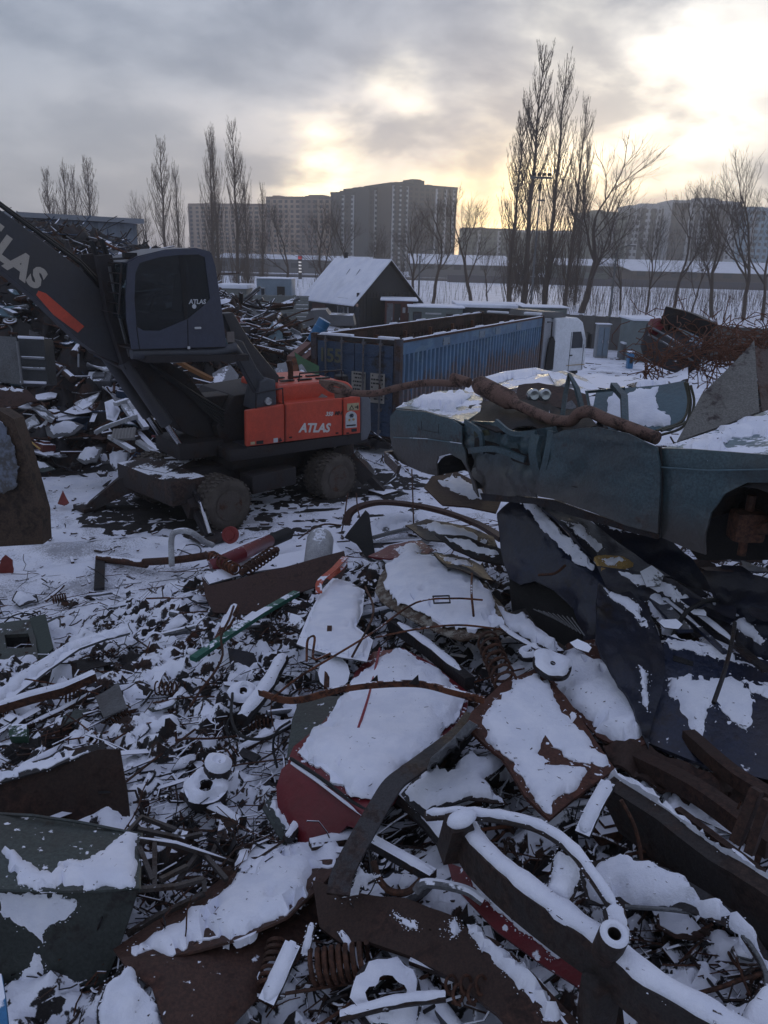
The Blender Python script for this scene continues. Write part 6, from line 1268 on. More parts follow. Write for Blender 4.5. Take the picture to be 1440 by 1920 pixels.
b = M(); b.box(CP(1205, 852, .05), (.16, .03, .035), math.atan2(cdv.y, cdv.x), bev=.008); tp(b.build('door_handle', DARK, tc_))
b = M(); b.tube([CP(x, y, .045) for x, y in ((1046, 905), (1120, 922), (1234, 948))], .008, 5); tp(b.build('side_moulding', DARK, tc_))
for pts in ([(737, 820), (800, 823), (866, 832)], [(1240, 876), (1330, 882), (1440, 880)], [(1044, 848), (1120, 856), (1236, 878)]):
    b = M(); b.tube([CP(x, y, .035) for x, y in pts], .006, 5); tp(b.build('body_crease', TEALL, tc_))
b = M(); b.tube([CP(1238, 838, .02), CP(1241, 900, .02), CP(1239, 960, .02), CP(1238, 1008, .02)], .012, 6); tp(b.build('door_gap', BLACK, tc_))
b = M(); b.tube([CP(x, y, .03) for x, y in ((790, 790), (790, 806), (822, 812), (822, 795))], .003, 4); tp(b.build('fuel_flap', DARK, tc_))
def cbox(name, x0, x1, y0, depth, z0, z1, m, bev=.02):
    """box behind the side: from pixel x0..x1 along the side, z range absolute"""
    a, c = CP(x0, y0), CP(x1, y0); a.z = c.z = 0; L = (c - a).length; mid = (a + c) / 2 - cn * (depth / 2 + .03); b = M(); b.box((mid.x, mid.y, (z0 + z1) / 2), (L, depth, z1 - z0), math.atan2(cdv.y, cdv.x), bev=bev); return tp(b.build(name, m, tc_))
zr = CP(800, 880).z; zt_ = CP(800, 775).z; zf = CP(1300, 1000).z; zft = CP(1300, 845).z
# inner body: dark arches, boot box, floor, bulkhead
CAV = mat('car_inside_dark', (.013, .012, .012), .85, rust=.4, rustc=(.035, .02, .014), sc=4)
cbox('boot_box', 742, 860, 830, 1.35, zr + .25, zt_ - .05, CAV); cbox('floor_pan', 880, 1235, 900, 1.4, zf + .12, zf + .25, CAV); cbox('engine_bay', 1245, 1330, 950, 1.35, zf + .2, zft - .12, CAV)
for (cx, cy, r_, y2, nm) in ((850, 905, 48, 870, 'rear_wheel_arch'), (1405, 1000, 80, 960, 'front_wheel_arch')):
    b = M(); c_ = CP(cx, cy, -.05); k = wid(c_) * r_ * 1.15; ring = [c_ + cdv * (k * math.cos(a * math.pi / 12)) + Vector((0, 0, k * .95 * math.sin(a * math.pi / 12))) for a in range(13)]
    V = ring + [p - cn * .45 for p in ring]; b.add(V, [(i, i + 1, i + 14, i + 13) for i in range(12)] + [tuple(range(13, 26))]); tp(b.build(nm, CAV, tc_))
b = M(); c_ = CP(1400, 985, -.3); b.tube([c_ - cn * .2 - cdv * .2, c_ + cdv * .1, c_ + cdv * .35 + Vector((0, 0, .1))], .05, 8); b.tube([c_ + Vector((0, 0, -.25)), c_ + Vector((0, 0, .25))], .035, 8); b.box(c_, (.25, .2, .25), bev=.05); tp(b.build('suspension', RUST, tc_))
cplate('inner_wing', [(1280, 905), (1560, 900), (1560, 1050), (1310, 1050), (1262, 990)], CAV, -.62, wavy(.05, 1, 4), sp=22)  # black sheet added as painted shade behind the open front wheel arch
# tail, bumper
TB = CP(736, 830); b = M(); b.box(TB - cn * .75 + cdv * .0, (.05, 1.45, .48), math.atan2(cdv.y, cdv.x), bev=.02); tp(b.build('tail_panel', TEAL, tc_))
b = M(); p0, p1 = CP(728, 858, .02), CP(750, 880, .03); b.beam([p0 - cn * 1.4 - cdv * .06, p0 - cdv * .06, p0 + cdv * .02 + cn * .03, p1 + cn * .02], .05, .12); tp(b.build('bumper', mat('rusty_chrome', (.09, .07, .065), .5, rust=.3, snow=.2), tc_))
def cy(x, y, off): return CP(x, y, off)
# boot lid and far wing, with snow
def csheet(name, cs, outl, m, th=.015, bump=None, snow=(), sh=(.04, 12), sp=None, mode='y'): o = sheet(name, None, None, cs, outl, m, th, bump, snow, sh, mode, sp, parent=tc_); return tp(o)
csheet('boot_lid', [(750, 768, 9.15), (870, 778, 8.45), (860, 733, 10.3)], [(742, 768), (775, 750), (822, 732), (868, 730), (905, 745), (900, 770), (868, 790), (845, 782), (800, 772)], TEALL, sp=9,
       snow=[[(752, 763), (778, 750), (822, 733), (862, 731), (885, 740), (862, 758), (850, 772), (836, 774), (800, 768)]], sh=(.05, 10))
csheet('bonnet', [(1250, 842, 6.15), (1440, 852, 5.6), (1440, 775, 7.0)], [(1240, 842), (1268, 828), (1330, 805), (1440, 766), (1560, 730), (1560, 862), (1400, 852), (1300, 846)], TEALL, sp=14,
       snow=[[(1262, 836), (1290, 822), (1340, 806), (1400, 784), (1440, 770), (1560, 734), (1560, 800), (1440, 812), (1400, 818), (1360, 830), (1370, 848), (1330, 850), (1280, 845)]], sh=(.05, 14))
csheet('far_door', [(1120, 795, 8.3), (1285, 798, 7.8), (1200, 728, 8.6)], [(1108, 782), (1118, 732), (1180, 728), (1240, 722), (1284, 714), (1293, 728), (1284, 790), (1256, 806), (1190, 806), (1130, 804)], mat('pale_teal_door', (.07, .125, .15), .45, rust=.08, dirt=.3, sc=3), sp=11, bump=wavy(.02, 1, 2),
       snow=[[(1130, 760), (1150, 738), (1195, 733), (1236, 728), (1226, 745), (1238, 770), (1262, 782), (1262, 796), (1230, 802), (1180, 800), (1136, 790)]], sh=(.025, 9))
for i, (a_, c_) in enumerate((((1284, 716), (1290, 790)), ((1289, 718), (1293, 800)), ((1295, 722), (1300, 790)))):
    b = M(); b.tube(curve([PY(a_[0], a_[1], 7.8), PY((a_[0] + c_[0]) / 2 + 4, (a_[1] + c_[1]) / 2, 7.75), PY(c_[0] - 12, c_[1], 7.6), PY(c_[0] - 60, c_[1] + 18, 7.4)]), .014, 5); tp(b.build('door_seal', mat('door_seal_olive', (.07, .068, .045), .6), tc_))
csheet('rear_shelf', [(880, 790, 8.3), (1030, 800, 7.4), (960, 740, 9.2)], [(868, 795), (880, 760), (910, 748), (960, 745), (1040, 758), (1100, 775), (1120, 800), (1040, 815), (1000, 806), (930, 812)], CAV, sp=12, bump=wavy(.08, 2.4, 5))
csheet('seat_remains', [(1000, 790, 7.9), (1120, 800, 7.4), (1060, 760, 8.3)], [(985, 790), (1010, 765), (1060, 758), (1110, 768), (1140, 800), (1090, 812), (1030, 806)], mat('torn_upholstery', (.035, .032, .030), .95, sc=8, snow=.25), sp=10, bump=wavy(.10, 3, 7))
dp = csheet('dash_panel', [(970, 745, 9.1), (1100, 760, 8.6), (1000, 722, 9.4)], [(965, 745), (972, 722), (1010, 718), (1060, 726), (1102, 742), (1105, 765), (1060, 768), (1000, 760)], DRS, sp=10, bump=wavy(.03, 2, 5))
for px in (1001, 1022):
    b = M(); b.lathe([(0, .02), (.05, .03), (.075, .0), (.075, -.06), (0, -.06)], 18, Matrix.Translation(PY(px, 741, 8.8)) @ Vector((.1, -1, .15)).to_track_quat('Z', 'Y').to_matrix().to_4x4()); tp(b.build('headlamp', mat('lamp_silver', (.45, .48, .48), .25, metal=.7, bump=0), tc_))
for pts, r_ in (([(1052, 800, 7.4), (1060, 740, 7.5), (1068, 702, 7.6), (1082, 730, 7.4), (1092, 770, 7.3)], .022), ([(1172, 728, 8.3), (1100, 735, 8.4), (1110, 790, 8.1)], .02), ([(1150, 722, 8.3), (1170, 745, 8.0), (1172, 800, 7.6)], .035)):
    b = M(); b.beam([P3(p, 'y') for p in pts], r_ * 2, r_ * 1.6); tp(b.build('roof_pillar', TEAL, tc_))
rs = random.Random(17)
for i in range(26):
    x = rs.uniform(885, 1130); y = rs.uniform(760, 812); Y = 7.2 + (1130 - x) / 245 * 1.2 + (812 - y) / 52 * 1.0; c_ = PY(x, y, Y); s = rs.uniform(.08, .22)
    o = [(s * math.cos(a) * rs.uniform(.5, 1), s * math.sin(a) * rs.uniform(.5, 1)) for a in (.2, 1.3, 2.4, 3.6, 5)]; q = Matrix.Rotation(rs.uniform(0, 6), 3, 'Z') @ Matrix.Rotation(rs.uniform(.2, 1.4), 3, 'X')
    b = M(); b.plate(o, lambda u, v: c_ + q @ Vector((u, v, .5 * u * v)), th=.006, sp=s / 3); tp(b.build('torn_sheet', rs.choice([TEAL, TEAL, DARK, GREYS, CAV]), tc_))
# crumpled post between the doors
for k, (x0, y0, x1, y1, x2, y2, w_) in enumerate(((1008, 815, 1002, 850, 1012, 900, .10), (1035, 808, 1026, 860, 1008, 925, .07), (872, 790, 900, 812, 905, 850, .05), (880, 845, 930, 842, 985, 862, .06), (930, 790, 960, 812, 1005, 812, .05))):
    b = M(); b.beam(curve([CP(x0, y0, .03), CP(x1, y1, .06), CP(x2, y2, .02)]), w_, w_ * .6, cn); tp(b.build('crumpled_post', TEAL, tc_))
b = M(); b.plate([(888, 808), (915, 806), (918, 816), (890, 819)], lambda x, y: CP(x, y, .03), th=.01, dirv=cn); tp(b.build('tail_slot', mat('olive_slot', (.03, .035, .015), .6), tc_))
# other pieces round the teal car
MR = mat('muffler_rust', (.15, .088, .068), .85, rust=.45, rustc=(.065, .035, .026), sc=7)
ex = empty('exhaust_pipe', PY(960, 750, 7.9), label='long rusty car exhaust with its silencer lying across the teal car', cat='exhaust')
def exx(o): o.location = -ex.location; return o
exx(bar('thin_pipe', None, None, [(605, 718, 9.6), (632, 733, 9.5), (700, 738, 9.3), (745, 727, 9.2), (800, 718, 9.0), (862, 720, 8.8)], .042, MR, 'y', parent=ex, n=12))
exx(bar('bracket', None, None, [(600, 715, 9.6), (640, 722, 9.55), (655, 738, 9.5), (628, 742, 9.5)], .05, MR, 'y', parent=ex, flat=(.10, .05)))
b = M(); b.tube([PY(848, 708, 8.85), PY(880, 718, 8.7)], .058, 14); b.tube([PY(890, 718, 8.65), PY(900, 722, 8.6), PY(955, 750, 8.2), PY(966, 757, 8.1)], [.06, .105, .105, .06], 18); exx(b.build('silencer', MR, ex))
exx(bar('rear_pipe', None, None, [(955, 752, 8.2), (990, 768, 7.8), (1030, 785, 7.4), (1068, 790, 7.1), (1085, 776, 7.0), (1105, 772, 6.9), (1135, 785, 6.7), (1180, 802, 6.45), (1232, 822, 6.2)], [.056] * 41, MR, 'y', parent=ex, n=12))
sheet('grey_sheet', 'tall pointed grey sheet standing up behind the teal bonnet', 'sheet metal', [(1275, 828, 6.9), (1420, 645, 7.7), (1424, 775, 7.0)], [(1268, 830), (1284, 800), (1316, 738), (1360, 695), (1405, 650), (1414, 638), (1418, 690), (1424, 772), (1350, 798)], mat('dull_grey_sheet', (.155, .150, .135), .65, rust=.35, rustc=(.07, .045, .04), dirt=.45, sc=3), .02, sp=14, bump=wavy(.03, .8, 12))
sheet('snowed_car_roof', 'silver car roof with snow behind the rusty silencer', 'crushed car', [(880, 735, 10.4), (1020, 712, 10.4), (960, 698, 12.0)], [(868, 735), (880, 715), (945, 696), (1005, 691), (1040, 700), (1080, 728), (1020, 722), (960, 728), (900, 742)], SILV, sp=9, snow=[[(888, 718), (945, 699), (1000, 694), (1022, 700), (1005, 708), (950, 716), (905, 726)]], sh=(.06, 8), fld=lambda x, y: Vector((0, 0, 0)))
sheet('crushed_flank', 'crushed pale car flank right of the snowed silver roof', 'crushed panel', [(1030, 700, 10.4), (1110, 740, 9.6), (1060, 720, 9.9)], [(1028, 700), (1060, 694), (1100, 712), (1130, 735), (1100, 745), (1050, 738)], SILV, sp=8)
sheet('black_car_floor', 'long black crushed car lying flat behind the teal wreck', 'crushed car', [(1080, 712, 12), (1240, 712, 11.5), (1150, 722, 11)], [(1075, 712), (1110, 702), (1180, 706), (1230, 712), (1250, 700), (1290, 692), (1290, 712), (1235, 728), (1150, 730), (1090, 726)], DARKS, .12, sp=9, bump=wavy(.08, 2, 4))
sheet('snowy_board', 'small snow covered board beside the long black crushed car', 'board', [(1180, 718, 10.5), (1250, 722, 10.3), (1210, 732, 10)], [(1175, 722), (1205, 714), (1255, 715), (1262, 724), (1200, 732)], DARK, sp=7, snow=[[(1180, 722), (1205, 716), (1252, 717), (1256, 723), (1200, 730)]], sh=(.05, 5))
sheet('brown_sheet', 'brown sheet leaning at the right edge behind the grey pointed sheet', 'sheet metal', [(1420, 655, 9), (1480, 660, 9), (1440, 760, 8.3)], [(1416, 650), (1440, 655), (1520, 668), (1520, 800), (1430, 770), (1420, 700)], mat('brown_grey_sheet', (.10, .075, .065), .8, rust=.4, sc=3), sp=12)
# black wreck and rusty wire on the far right mound
bc = empty('black_wreck', PY(1265, 650, 14.5), label='upturned black crushed car with red rear lamps on the far mound', cat='crushed car')
def bcx(o): o.location = -bc.location; return o
BWM = mat('black_wreck_paint', (.035, .032, .036), .5, rust=.3, dirt=.5, snow=.15, sc=2)
bcx(sheet('body_side', None, None, [(1215, 612, 14.2), (1330, 665, 13.6), (1280, 690, 13.4)], [(1206, 632), (1212, 608), (1226, 598), (1262, 612), (1300, 640), (1318, 668), (1290, 690), (1240, 668), (1212, 650)], BWM, .25, sp=7, bump=wavy(.05, 2, 3), parent=bc))
bcx(sheet('tail_lamps', None, None, [(1220, 600, 14.15), (1245, 612, 14.1), (1222, 612, 14.0)], [(1220, 598), (1238, 596), (1246, 612), (1236, 622), (1222, 614)], RED, .1, sp=5, parent=bc))
bcx(bar('bumper_bar', None, None, [(1244, 590, 14.2), (1290, 602, 14), (1335, 622, 13.7)], .1, DARK, 'y', flat=(.16, .3), parent=bc)); bcx(bar('bumper_post', None, None, [(1246, 592, 14.2), (1250, 630, 14.1)], .06, DARK, 'y', parent=bc)); bcx(bar('bumper_post', None, None, [(1328, 625, 13.7), (1318, 665, 13.6)], .06, DARK, 'y', parent=bc))
for y in (0, 16): bcx(bar('chrome_strip', None, None, [(1215, 611 + y, 13.9), (1250, 630 + y, 13.75), (1300, 662 + y, 13.4)], .02, SILV, 'y', parent=bc))
rs = random.Random(23); b = M(); C0 = PY(1385, 660, 13.2)
for i in range(330):
    p = C0 + Vector((rs.gauss(.1, .8), rs.gauss(0, .5), abs(rs.gauss(0, .28)) - .25)); d = Vector((rs.gauss(0, 1), rs.gauss(0, 1), rs.gauss(0, .6))).normalized(); q = [p]
    for k in range(6): d = (d + Vector((rs.gauss(0, .45), rs.gauss(0, .45), rs.gauss(0, .35))) + (C0 - q[-1]) * .25).normalized(); q.append(q[-1] + d * rs.uniform(.1, .22))
    b.tube(q, .008, 4, cap=False)
for i in range(40):
    p = PY(rs.uniform(1205, 1260), rs.uniform(660, 700), 12.8); d = Vector((rs.gauss(0, 1), rs.gauss(0, .5), rs.gauss(0, 1))).normalized(); b.tube([p, p + d * .25, p + d * .35 + Vector((rs.gauss(0, .2), 0, rs.gauss(0, .2)))], .008, 4, cap=False)
tag(b.build('wire_tangle', mat('wire_rust', (.13, .055, .032), .9, rust=.2), smooth=60), 'great tangle of rusty wire on the far right mound', 'wire tangle')
# ================================================================== crest of the near heap and its left part
o = bar('red_cylinder', 'dark red cylinder with a black end and snow on its back', 'cylinder', [(396, 1064, .40), (450, 1040, .42), (505, 1014, .42)], .11, RED, smooth=False, n=18, snow=.9)
bar('end_cap', None, None, [(503, 1016, .42), (540, 1000, .42)], .12, BLACK, parent=o, n=18)
disc('red_disc', 'round red lid standing up behind the dark red cylinder', 'lid', (432, 1003, .45), .16, .05, mat('lid_red', (.22, .03, .028), .6, rust=.1), (-.2, -1, .25), hole=.02, snow=False)
MUF = ORUST
o = bar('shock_absorber', 'orange rusty shock absorber lying under the dark red cylinder', 'shock absorber', [(388, 1038, .5), (440, 1068, .4)], .05, ORUST, n=12); spring('shock_spring', None, (395, 1042, .5), (445, 1070, .4), .075, .014, 9, ORUST, parent=o)
o = bar('shock_absorber', 'brown shock absorber meeting the orange one in a V', 'shock absorber', [(520, 1030, .45), (452, 1074, .38)], .045, RUST, n=12); spring('shock_spring', None, (515, 1032, .45), (458, 1072, .38), .08, .014, 9, RUST, parent=o)
DR2 = mat('dark_rust_box', (.050, .024, .018), .75, rust=.5, rustc=(.07, .032, .02), sc=2.4)
o = sheet('rusty_trough', 'long dark rusty trough below the red cylinder', 'trough', [(385, 1095, .42), (648, 1040, .48), (480, 1150, .08)], [(378, 1080), (392, 1098), (470, 1078), (560, 1056), (645, 1034), (652, 1062), (640, 1086), (560, 1112), (480, 1152), (400, 1150), (385, 1120)], DR2, .02, mode='s', sp=12)
sheet('back_wall', None, None, [(390, 1070, .40), (640, 1015, .46), (392, 1098, .38)], [(382, 1082), (400, 1060), (520, 1040), (630, 1012), (648, 1036), (560, 1056), (470, 1078), (392, 1098)], GREYS, .02, mode='s', sp=12, parent=o)
bar('rusty_pipe', 'rusty pipe lying on the snow at the end of the near heap', 'pipe', [(184, 1046, .12), (230, 1052, .16), (275, 1058, .2)], .07, RUSTS, n=12)
bar('rusty_pipe', 'second rusty pipe running on to the red cylinder', 'pipe', [(270, 1054, .25), (330, 1050, .35), (398, 1040, .42)], .065, RUST, n=12)
bar('steel_plate_edge', 'dark upright plate edge under the first rusty pipe', 'plate', [(188, 1050, .1), (186, 1105, .1)], .04, DARK, flat=(.16, .04))
bar('white_hose', 'stiff whitish hose bent like a door handle on the heap crest', 'hose', [(322, 1062, .3), (322, 1008, .75), (335, 996, .85), (358, 998, .85), (384, 1016, .6), (398, 1022, .5)], .05, WHITEP, n=10)
b = M(); p = P3((597, 1022, .5), 's'); b.lathe([(0, -.5), (.17, -.48), (.20, -.42), (.20, .22), (.17, .30), (0, .32)], 22, Matrix.Translation(p + Vector((0, .1, -.12))) @ Matrix.Rotation(-1.15, 4, 'X')); tag(b.build('gas_bottle', WHITEP), 'stubby white tank with a snow cap behind the rusty trough', 'tank')
o = bpy.data.objects['gas_bottle']; b = M(); b.tube([p + Vector((0, .1, -.12)) + Matrix.Rotation(-1.15, 3, 'X') @ Vector((0, .09, z)) for z in (-.44, -.3, 0, .2, .27)], [.08, .15, .16, .15, .06], 12); b.build('snow_cap', SNOW, o, 60)
bar('rusty_arch', 'broad rusty leaf spring arching over the heap crest', 'leaf spring', [(648, 984, .55), (656, 962, .75), (680, 948, .85), (720, 942, .85), (780, 948, .8), (840, 962, .75), (900, 985, .7), (945, 1012, .6)], .05, DR2, flat=(.15, .07))
sheet('black_triangle', 'black triangular plate standing on the heap crest', 'plate', [(650, 1010, 10.9), (698, 1045, 10.5), (686, 955, 11.0)], [(645, 1008), (684, 956), (690, 962), (702, 1042), (690, 1050), (668, 1020)], BLACK, .02, sp=14)
o = sheet('grey_car_tail', 'grey car tailgate lying flat with snow under the rusty leaf spring', 'car tailgate', [(700, 985, .45), (792, 962, .5), (705, 1008, .3)], [(692, 998), (700, 975), (738, 960), (790, 956), (805, 972), (800, 988), (740, 1000), (705, 1014)], GREYS, mode='s', sp=9, snow=[[(702, 985), (712, 974), (745, 964), (782, 961), (784, 972), (740, 984), (710, 994)]], sh=(.05, 6))
bar('lip', None, None, [(700, 1008, .5), (745, 996, .52), (800, 984, .5)], .04, GREY, parent=o)
for i, (cs, outl, sn, m_, lb) in enumerate([
    ([(770, 985, 9.8), (900, 1010, 9.2), (830, 1020, 9.1)], [(760, 985), (800, 972), (860, 982), (925, 1005), (935, 1030), (870, 1022), (800, 1010)], [[(780, 984), (812, 978), (870, 994), (915, 1014), (905, 1020), (840, 1006)]], DARK, 'curved dark panel with a long snow streak below the leaf spring'),
    ([(820, 1005, 9.0), (940, 1035, 8.4), (880, 1045, 8.4)], [(815, 1002), (870, 1005), (940, 1030), (950, 1060), (900, 1050), (850, 1030)], [[(835, 1008), (880, 1015), (938, 1040), (925, 1046), (870, 1030)]], DARK, 'second dark panel with snow, closer to the navy wing'),
    ([(700, 1040, 9.6), (790, 1020, 9.8), (770, 1050, 9.1)], [(690, 1040), (730, 1020), (790, 1012), (812, 1030), (790, 1050), (740, 1048)], [[(738, 1030), (775, 1018), (795, 1028), (780, 1044), (750, 1042)]], RED, 'dull red panel end with snow above the snowed bonnet'),
    ([(820, 1040, 8.6), (905, 1075, 8.1), (850, 1060, 8.2)], [(812, 1038), (850, 1036), (905, 1060), (925, 1085), (880, 1078), (840, 1060)], [[(822, 1042), (850, 1042), (895, 1062), (880, 1066), (845, 1054)]], DARK, 'narrow crumpled strip behind the snowed bonnet'),
    ([(800, 905, 10.2), (900, 930, 9.6), (850, 880, 10.8)], [(795, 915), (810, 895), (850, 880), (900, 905), (940, 935), (930, 960), (880, 950), (830, 945)], [[(822, 902), (850, 888), (892, 910), (915, 932), (890, 936), (850, 920)]], DR2, 'rusty crumpled panel under the rear wheel arch of the teal car')]):
    sheet('crumpled_bodywork', lb, 'crushed panel', cs, outl, m_, .02, sp=9, bump=wavy(.05, 2, 40 + i), snow=sn, sh=(.035, 6))
bar('green_bar', 'long green painted bar slanting over the snowy heap', 'bar', [(362, 1236, .35), (420, 1196, .4), (490, 1150, .42), (556, 1112, .4)], .03, GREEN, flat=(.09, .05), smooth=False)
o = bar('orange_strap', 'crushed bright orange strap above the flat snowy panel', 'strap', [(598, 1112, .5), (600, 1090, .58), (625, 1068, .62), (640, 1052, .62), (648, 1045, .6), (640, 1064, .56), (615, 1085, .5)], .02, mat('orange_plastic', (.45, .07, .03), .5, snow=.1), flat=(.08, .012))
sheet('curved_plank', 'long curved board with snow sweeping down to the edge of the view', 'board', [(0, 1300, .25), (130, 1210, .38), (235, 1184, .34)], [(-60, 1345), (0, 1295), (60, 1248), (130, 1205), (200, 1182), (238, 1174), (244, 1186), (200, 1198), (150, 1218), (90, 1258), (30, 1306), (-60, 1370)], GREYS, .03, mode='s', sp=12, snow=[[(-60, 1347), (0, 1298), (60, 1252), (130, 1209), (200, 1186), (236, 1178), (238, 1184), (198, 1194), (146, 1214), (84, 1256), (20, 1306), (-60, 1362)]], sh=(.035, 7))
bar('rusty_beam', 'rusty square beam on the snow at the left, below the curved board', 'beam', [(-40, 1338, .22), (60, 1308, .25), (120, 1292, .28), (178, 1266, .3)], .05, RUSTS, flat=(.10, .09), snow=.6, smooth=False)
o = sheet('grey_housing', 'dark green electrical housing with a square opening on the snow', 'housing', [(0, 1165, .32), (60, 1160, .32), (60, 1248, .02)], [(-20, 1190), (0, 1168), (55, 1160), (66, 1196), (72, 1240), (60, 1252), (-20, 1258)], GREYG, .05, mode='s', sp=12, holes=[[(8, 1190), (52, 1186), (60, 1212), (12, 1216)]])
sheet('side_wall', None, None, [(56, 1158, .32), (90, 1152, .35), (72, 1245, .0)], [(55, 1158), (84, 1150), (100, 1215), (78, 1235), (70, 1245), (64, 1196)], mat('green_grey_side', (.035, .05, .042), .6), .02, mode='s', sp=14, parent=o)
b = M(); b.box(P3((32, 1202, .1), 's'), (.34, .1, .2)); b.build('opening', BLACK, o)
sheet('square_plate', 'plain grey square plate lying on the snow between wires', 'plate', [(180, 1305, .22), (225, 1284, .25), (195, 1345, .2)], [(178, 1306), (222, 1280), (238, 1326), (194, 1346)], GREY, .015, mode='s', sp=14)
o = sheet('green_crate', 'small dark green crate in the snow near the left edge', 'crate', [(16, 1358, .2), (52, 1358, .2), (16, 1380, .18)], [(16, 1357), (50, 1358), (50, 1380), (17, 1381)], mat('crate_green', (.02, .06, .035), .6, snow=.2), .08, mode='s', sp=8)
disc('ring_gear', 'thick ring gear half filled with snow left of the red car', 'ring gear', (386, 1482, .16), .17, .09, DARKS, (.1, -.2, 1), hole=.35)
disc('brake_drum', 'small snow topped drum beside the ring gear', 'brake drum', (408, 1440, .26), .11, .12, DARKS, (.2, -.2, 1), hole=.02)
disc('brake_disc', 'brake disc with a hub lying in the snow above the black hose loop', 'disc', (455, 1300, .25), .14, .05, DARKS, (.1, -.3, 1))
bar('black_hose', 'black hose loop curling in the snow left of the red car', 'hose', [(436, 1300, .3), (434, 1345, .25), (450, 1378, .24), (490, 1386, .25), (528, 1372, .3)], .014, BLACK)
bar('black_cable', 'thin black cable hoop rising beside the red car window', 'cable', [(520, 1440, .3), (512, 1400, .45), (520, 1370, .6), (545, 1352, .65)], .010, BLACK)
bar('rusty_bracket', 'bent rusty box bracket on the heap left of the flat panel', 'bracket', [(408, 1210, .3), (425, 1170, .4), (440, 1140, .45)], .06, ORUST, n=10, snow=.4)
bar('orange_strip', 'short orange strip standing in the snow near the curved board end', 'strip', [(270, 1240, .1), (282, 1200, .35)], .02, ORUST, flat=(.06, .012))
sheet('box_offcut', 'dark box profile with snow standing beside the flat panel', 'box profile', [(545, 1150, .4), (570, 1160, .4), (545, 1178, .3)], [(540, 1148), (562, 1154), (572, 1168), (562, 1180), (540, 1172)], DARKS, .1, mode='s', sp=8)
# red odds and ends
RAG = mat('faded_red_rag', (.20, .04, .033), .9, dirt=.3)
sheet('red_rag', 'crumpled faded red rag on the yard snow near the rusty hopper', 'rag', [(110, 940, .2), (128, 940, .2), (118, 925, .3)], [(108, 944), (112, 930), (118, 920), (124, 932), (130, 944), (120, 948)], RAG, .02, mode='s', sp=4, bump=wavy(.06, 5, 3))
sheet('red_rag', 'crumpled red plastic at the left edge below the rusty hopper', 'rag', [(2, 1070, .1), (22, 1070, .1), (12, 1042, .4)], [(-4, 1074), (4, 1046), (12, 1038), (24, 1050), (26, 1072), (12, 1080)], RAG, .02, mode='s', sp=5, bump=wavy(.06, 5, 4))
# rusty hopper at the left edge
o = sheet('rusty_hopper', 'rusty steel hopper hanging at the left edge with frost on its face', 'hopper', [(0, 770, 8.8), (60, 900, 8.75), (0, 1025, 8.7)], [(-140, 762), (0, 770), (26, 786), (40, 830), (60, 900), (78, 962), (81, 1020), (-140, 1034)], mat('hopper_rust', (.060, .038, .026), .8, rust=.5, rustc=(.045, .028, .018), sc=2), .25, sp=18, bump=wavy(.01, 1, 3))
sheet('frost_patch', None, None, [(0, 800, 8.76), (40, 900, 8.71), (0, 1025, 8.66)], rag([(-60, 790), (4, 792), (22, 830), (36, 890), (30, 915), (4, 925), (-60, 930)], 1, 3), mat('frosted_face', (.16, .18, .23), .8, snow=.3, thr=.3, col2=(.08, .075, .07), sc=9), .01, sp=14, bump=wavy(.01, 1, 3), parent=o)

# ================================================================== pieces on the scrap mountain
L_ = 'on the scrap mountain'
o = sheet('drawer_cabinet', 'tipped steel drawer cabinet with snow on its ledges, high on the scrap mountain', 'cabinet', [(12, 632, 17.2), (84, 640, 17.2), (40, 722, 17.0)], [(8, 630), (82, 634), (90, 720), (42, 724), (34, 650), (10, 645)], mat('cabinet_dark', (.03, .034, .038), .5, rust=.2), .5, sp=14)
sheet('side_wall', None, None, [(0, 632, 17.1), (32, 640, 17.15), (38, 715, 17)], [(-30, 628), (30, 632), (42, 722), (-30, 712)], GREY, .05, sp=14, parent=o)
for i, y in enumerate((634, 672, 692, 718)): bar('drawer_ledge', None, None, [(34 + i * 1.5, y - 2, 17.0), (82 + i * 1.5, y, 17.0)], .03, SNOW if i in (0, 3) else SILV, 'y', parent=o)
bar('upright', None, None, [(32, 640, 16.98), (42, 720, 16.9)], .03, SILV, 'y', parent=o)
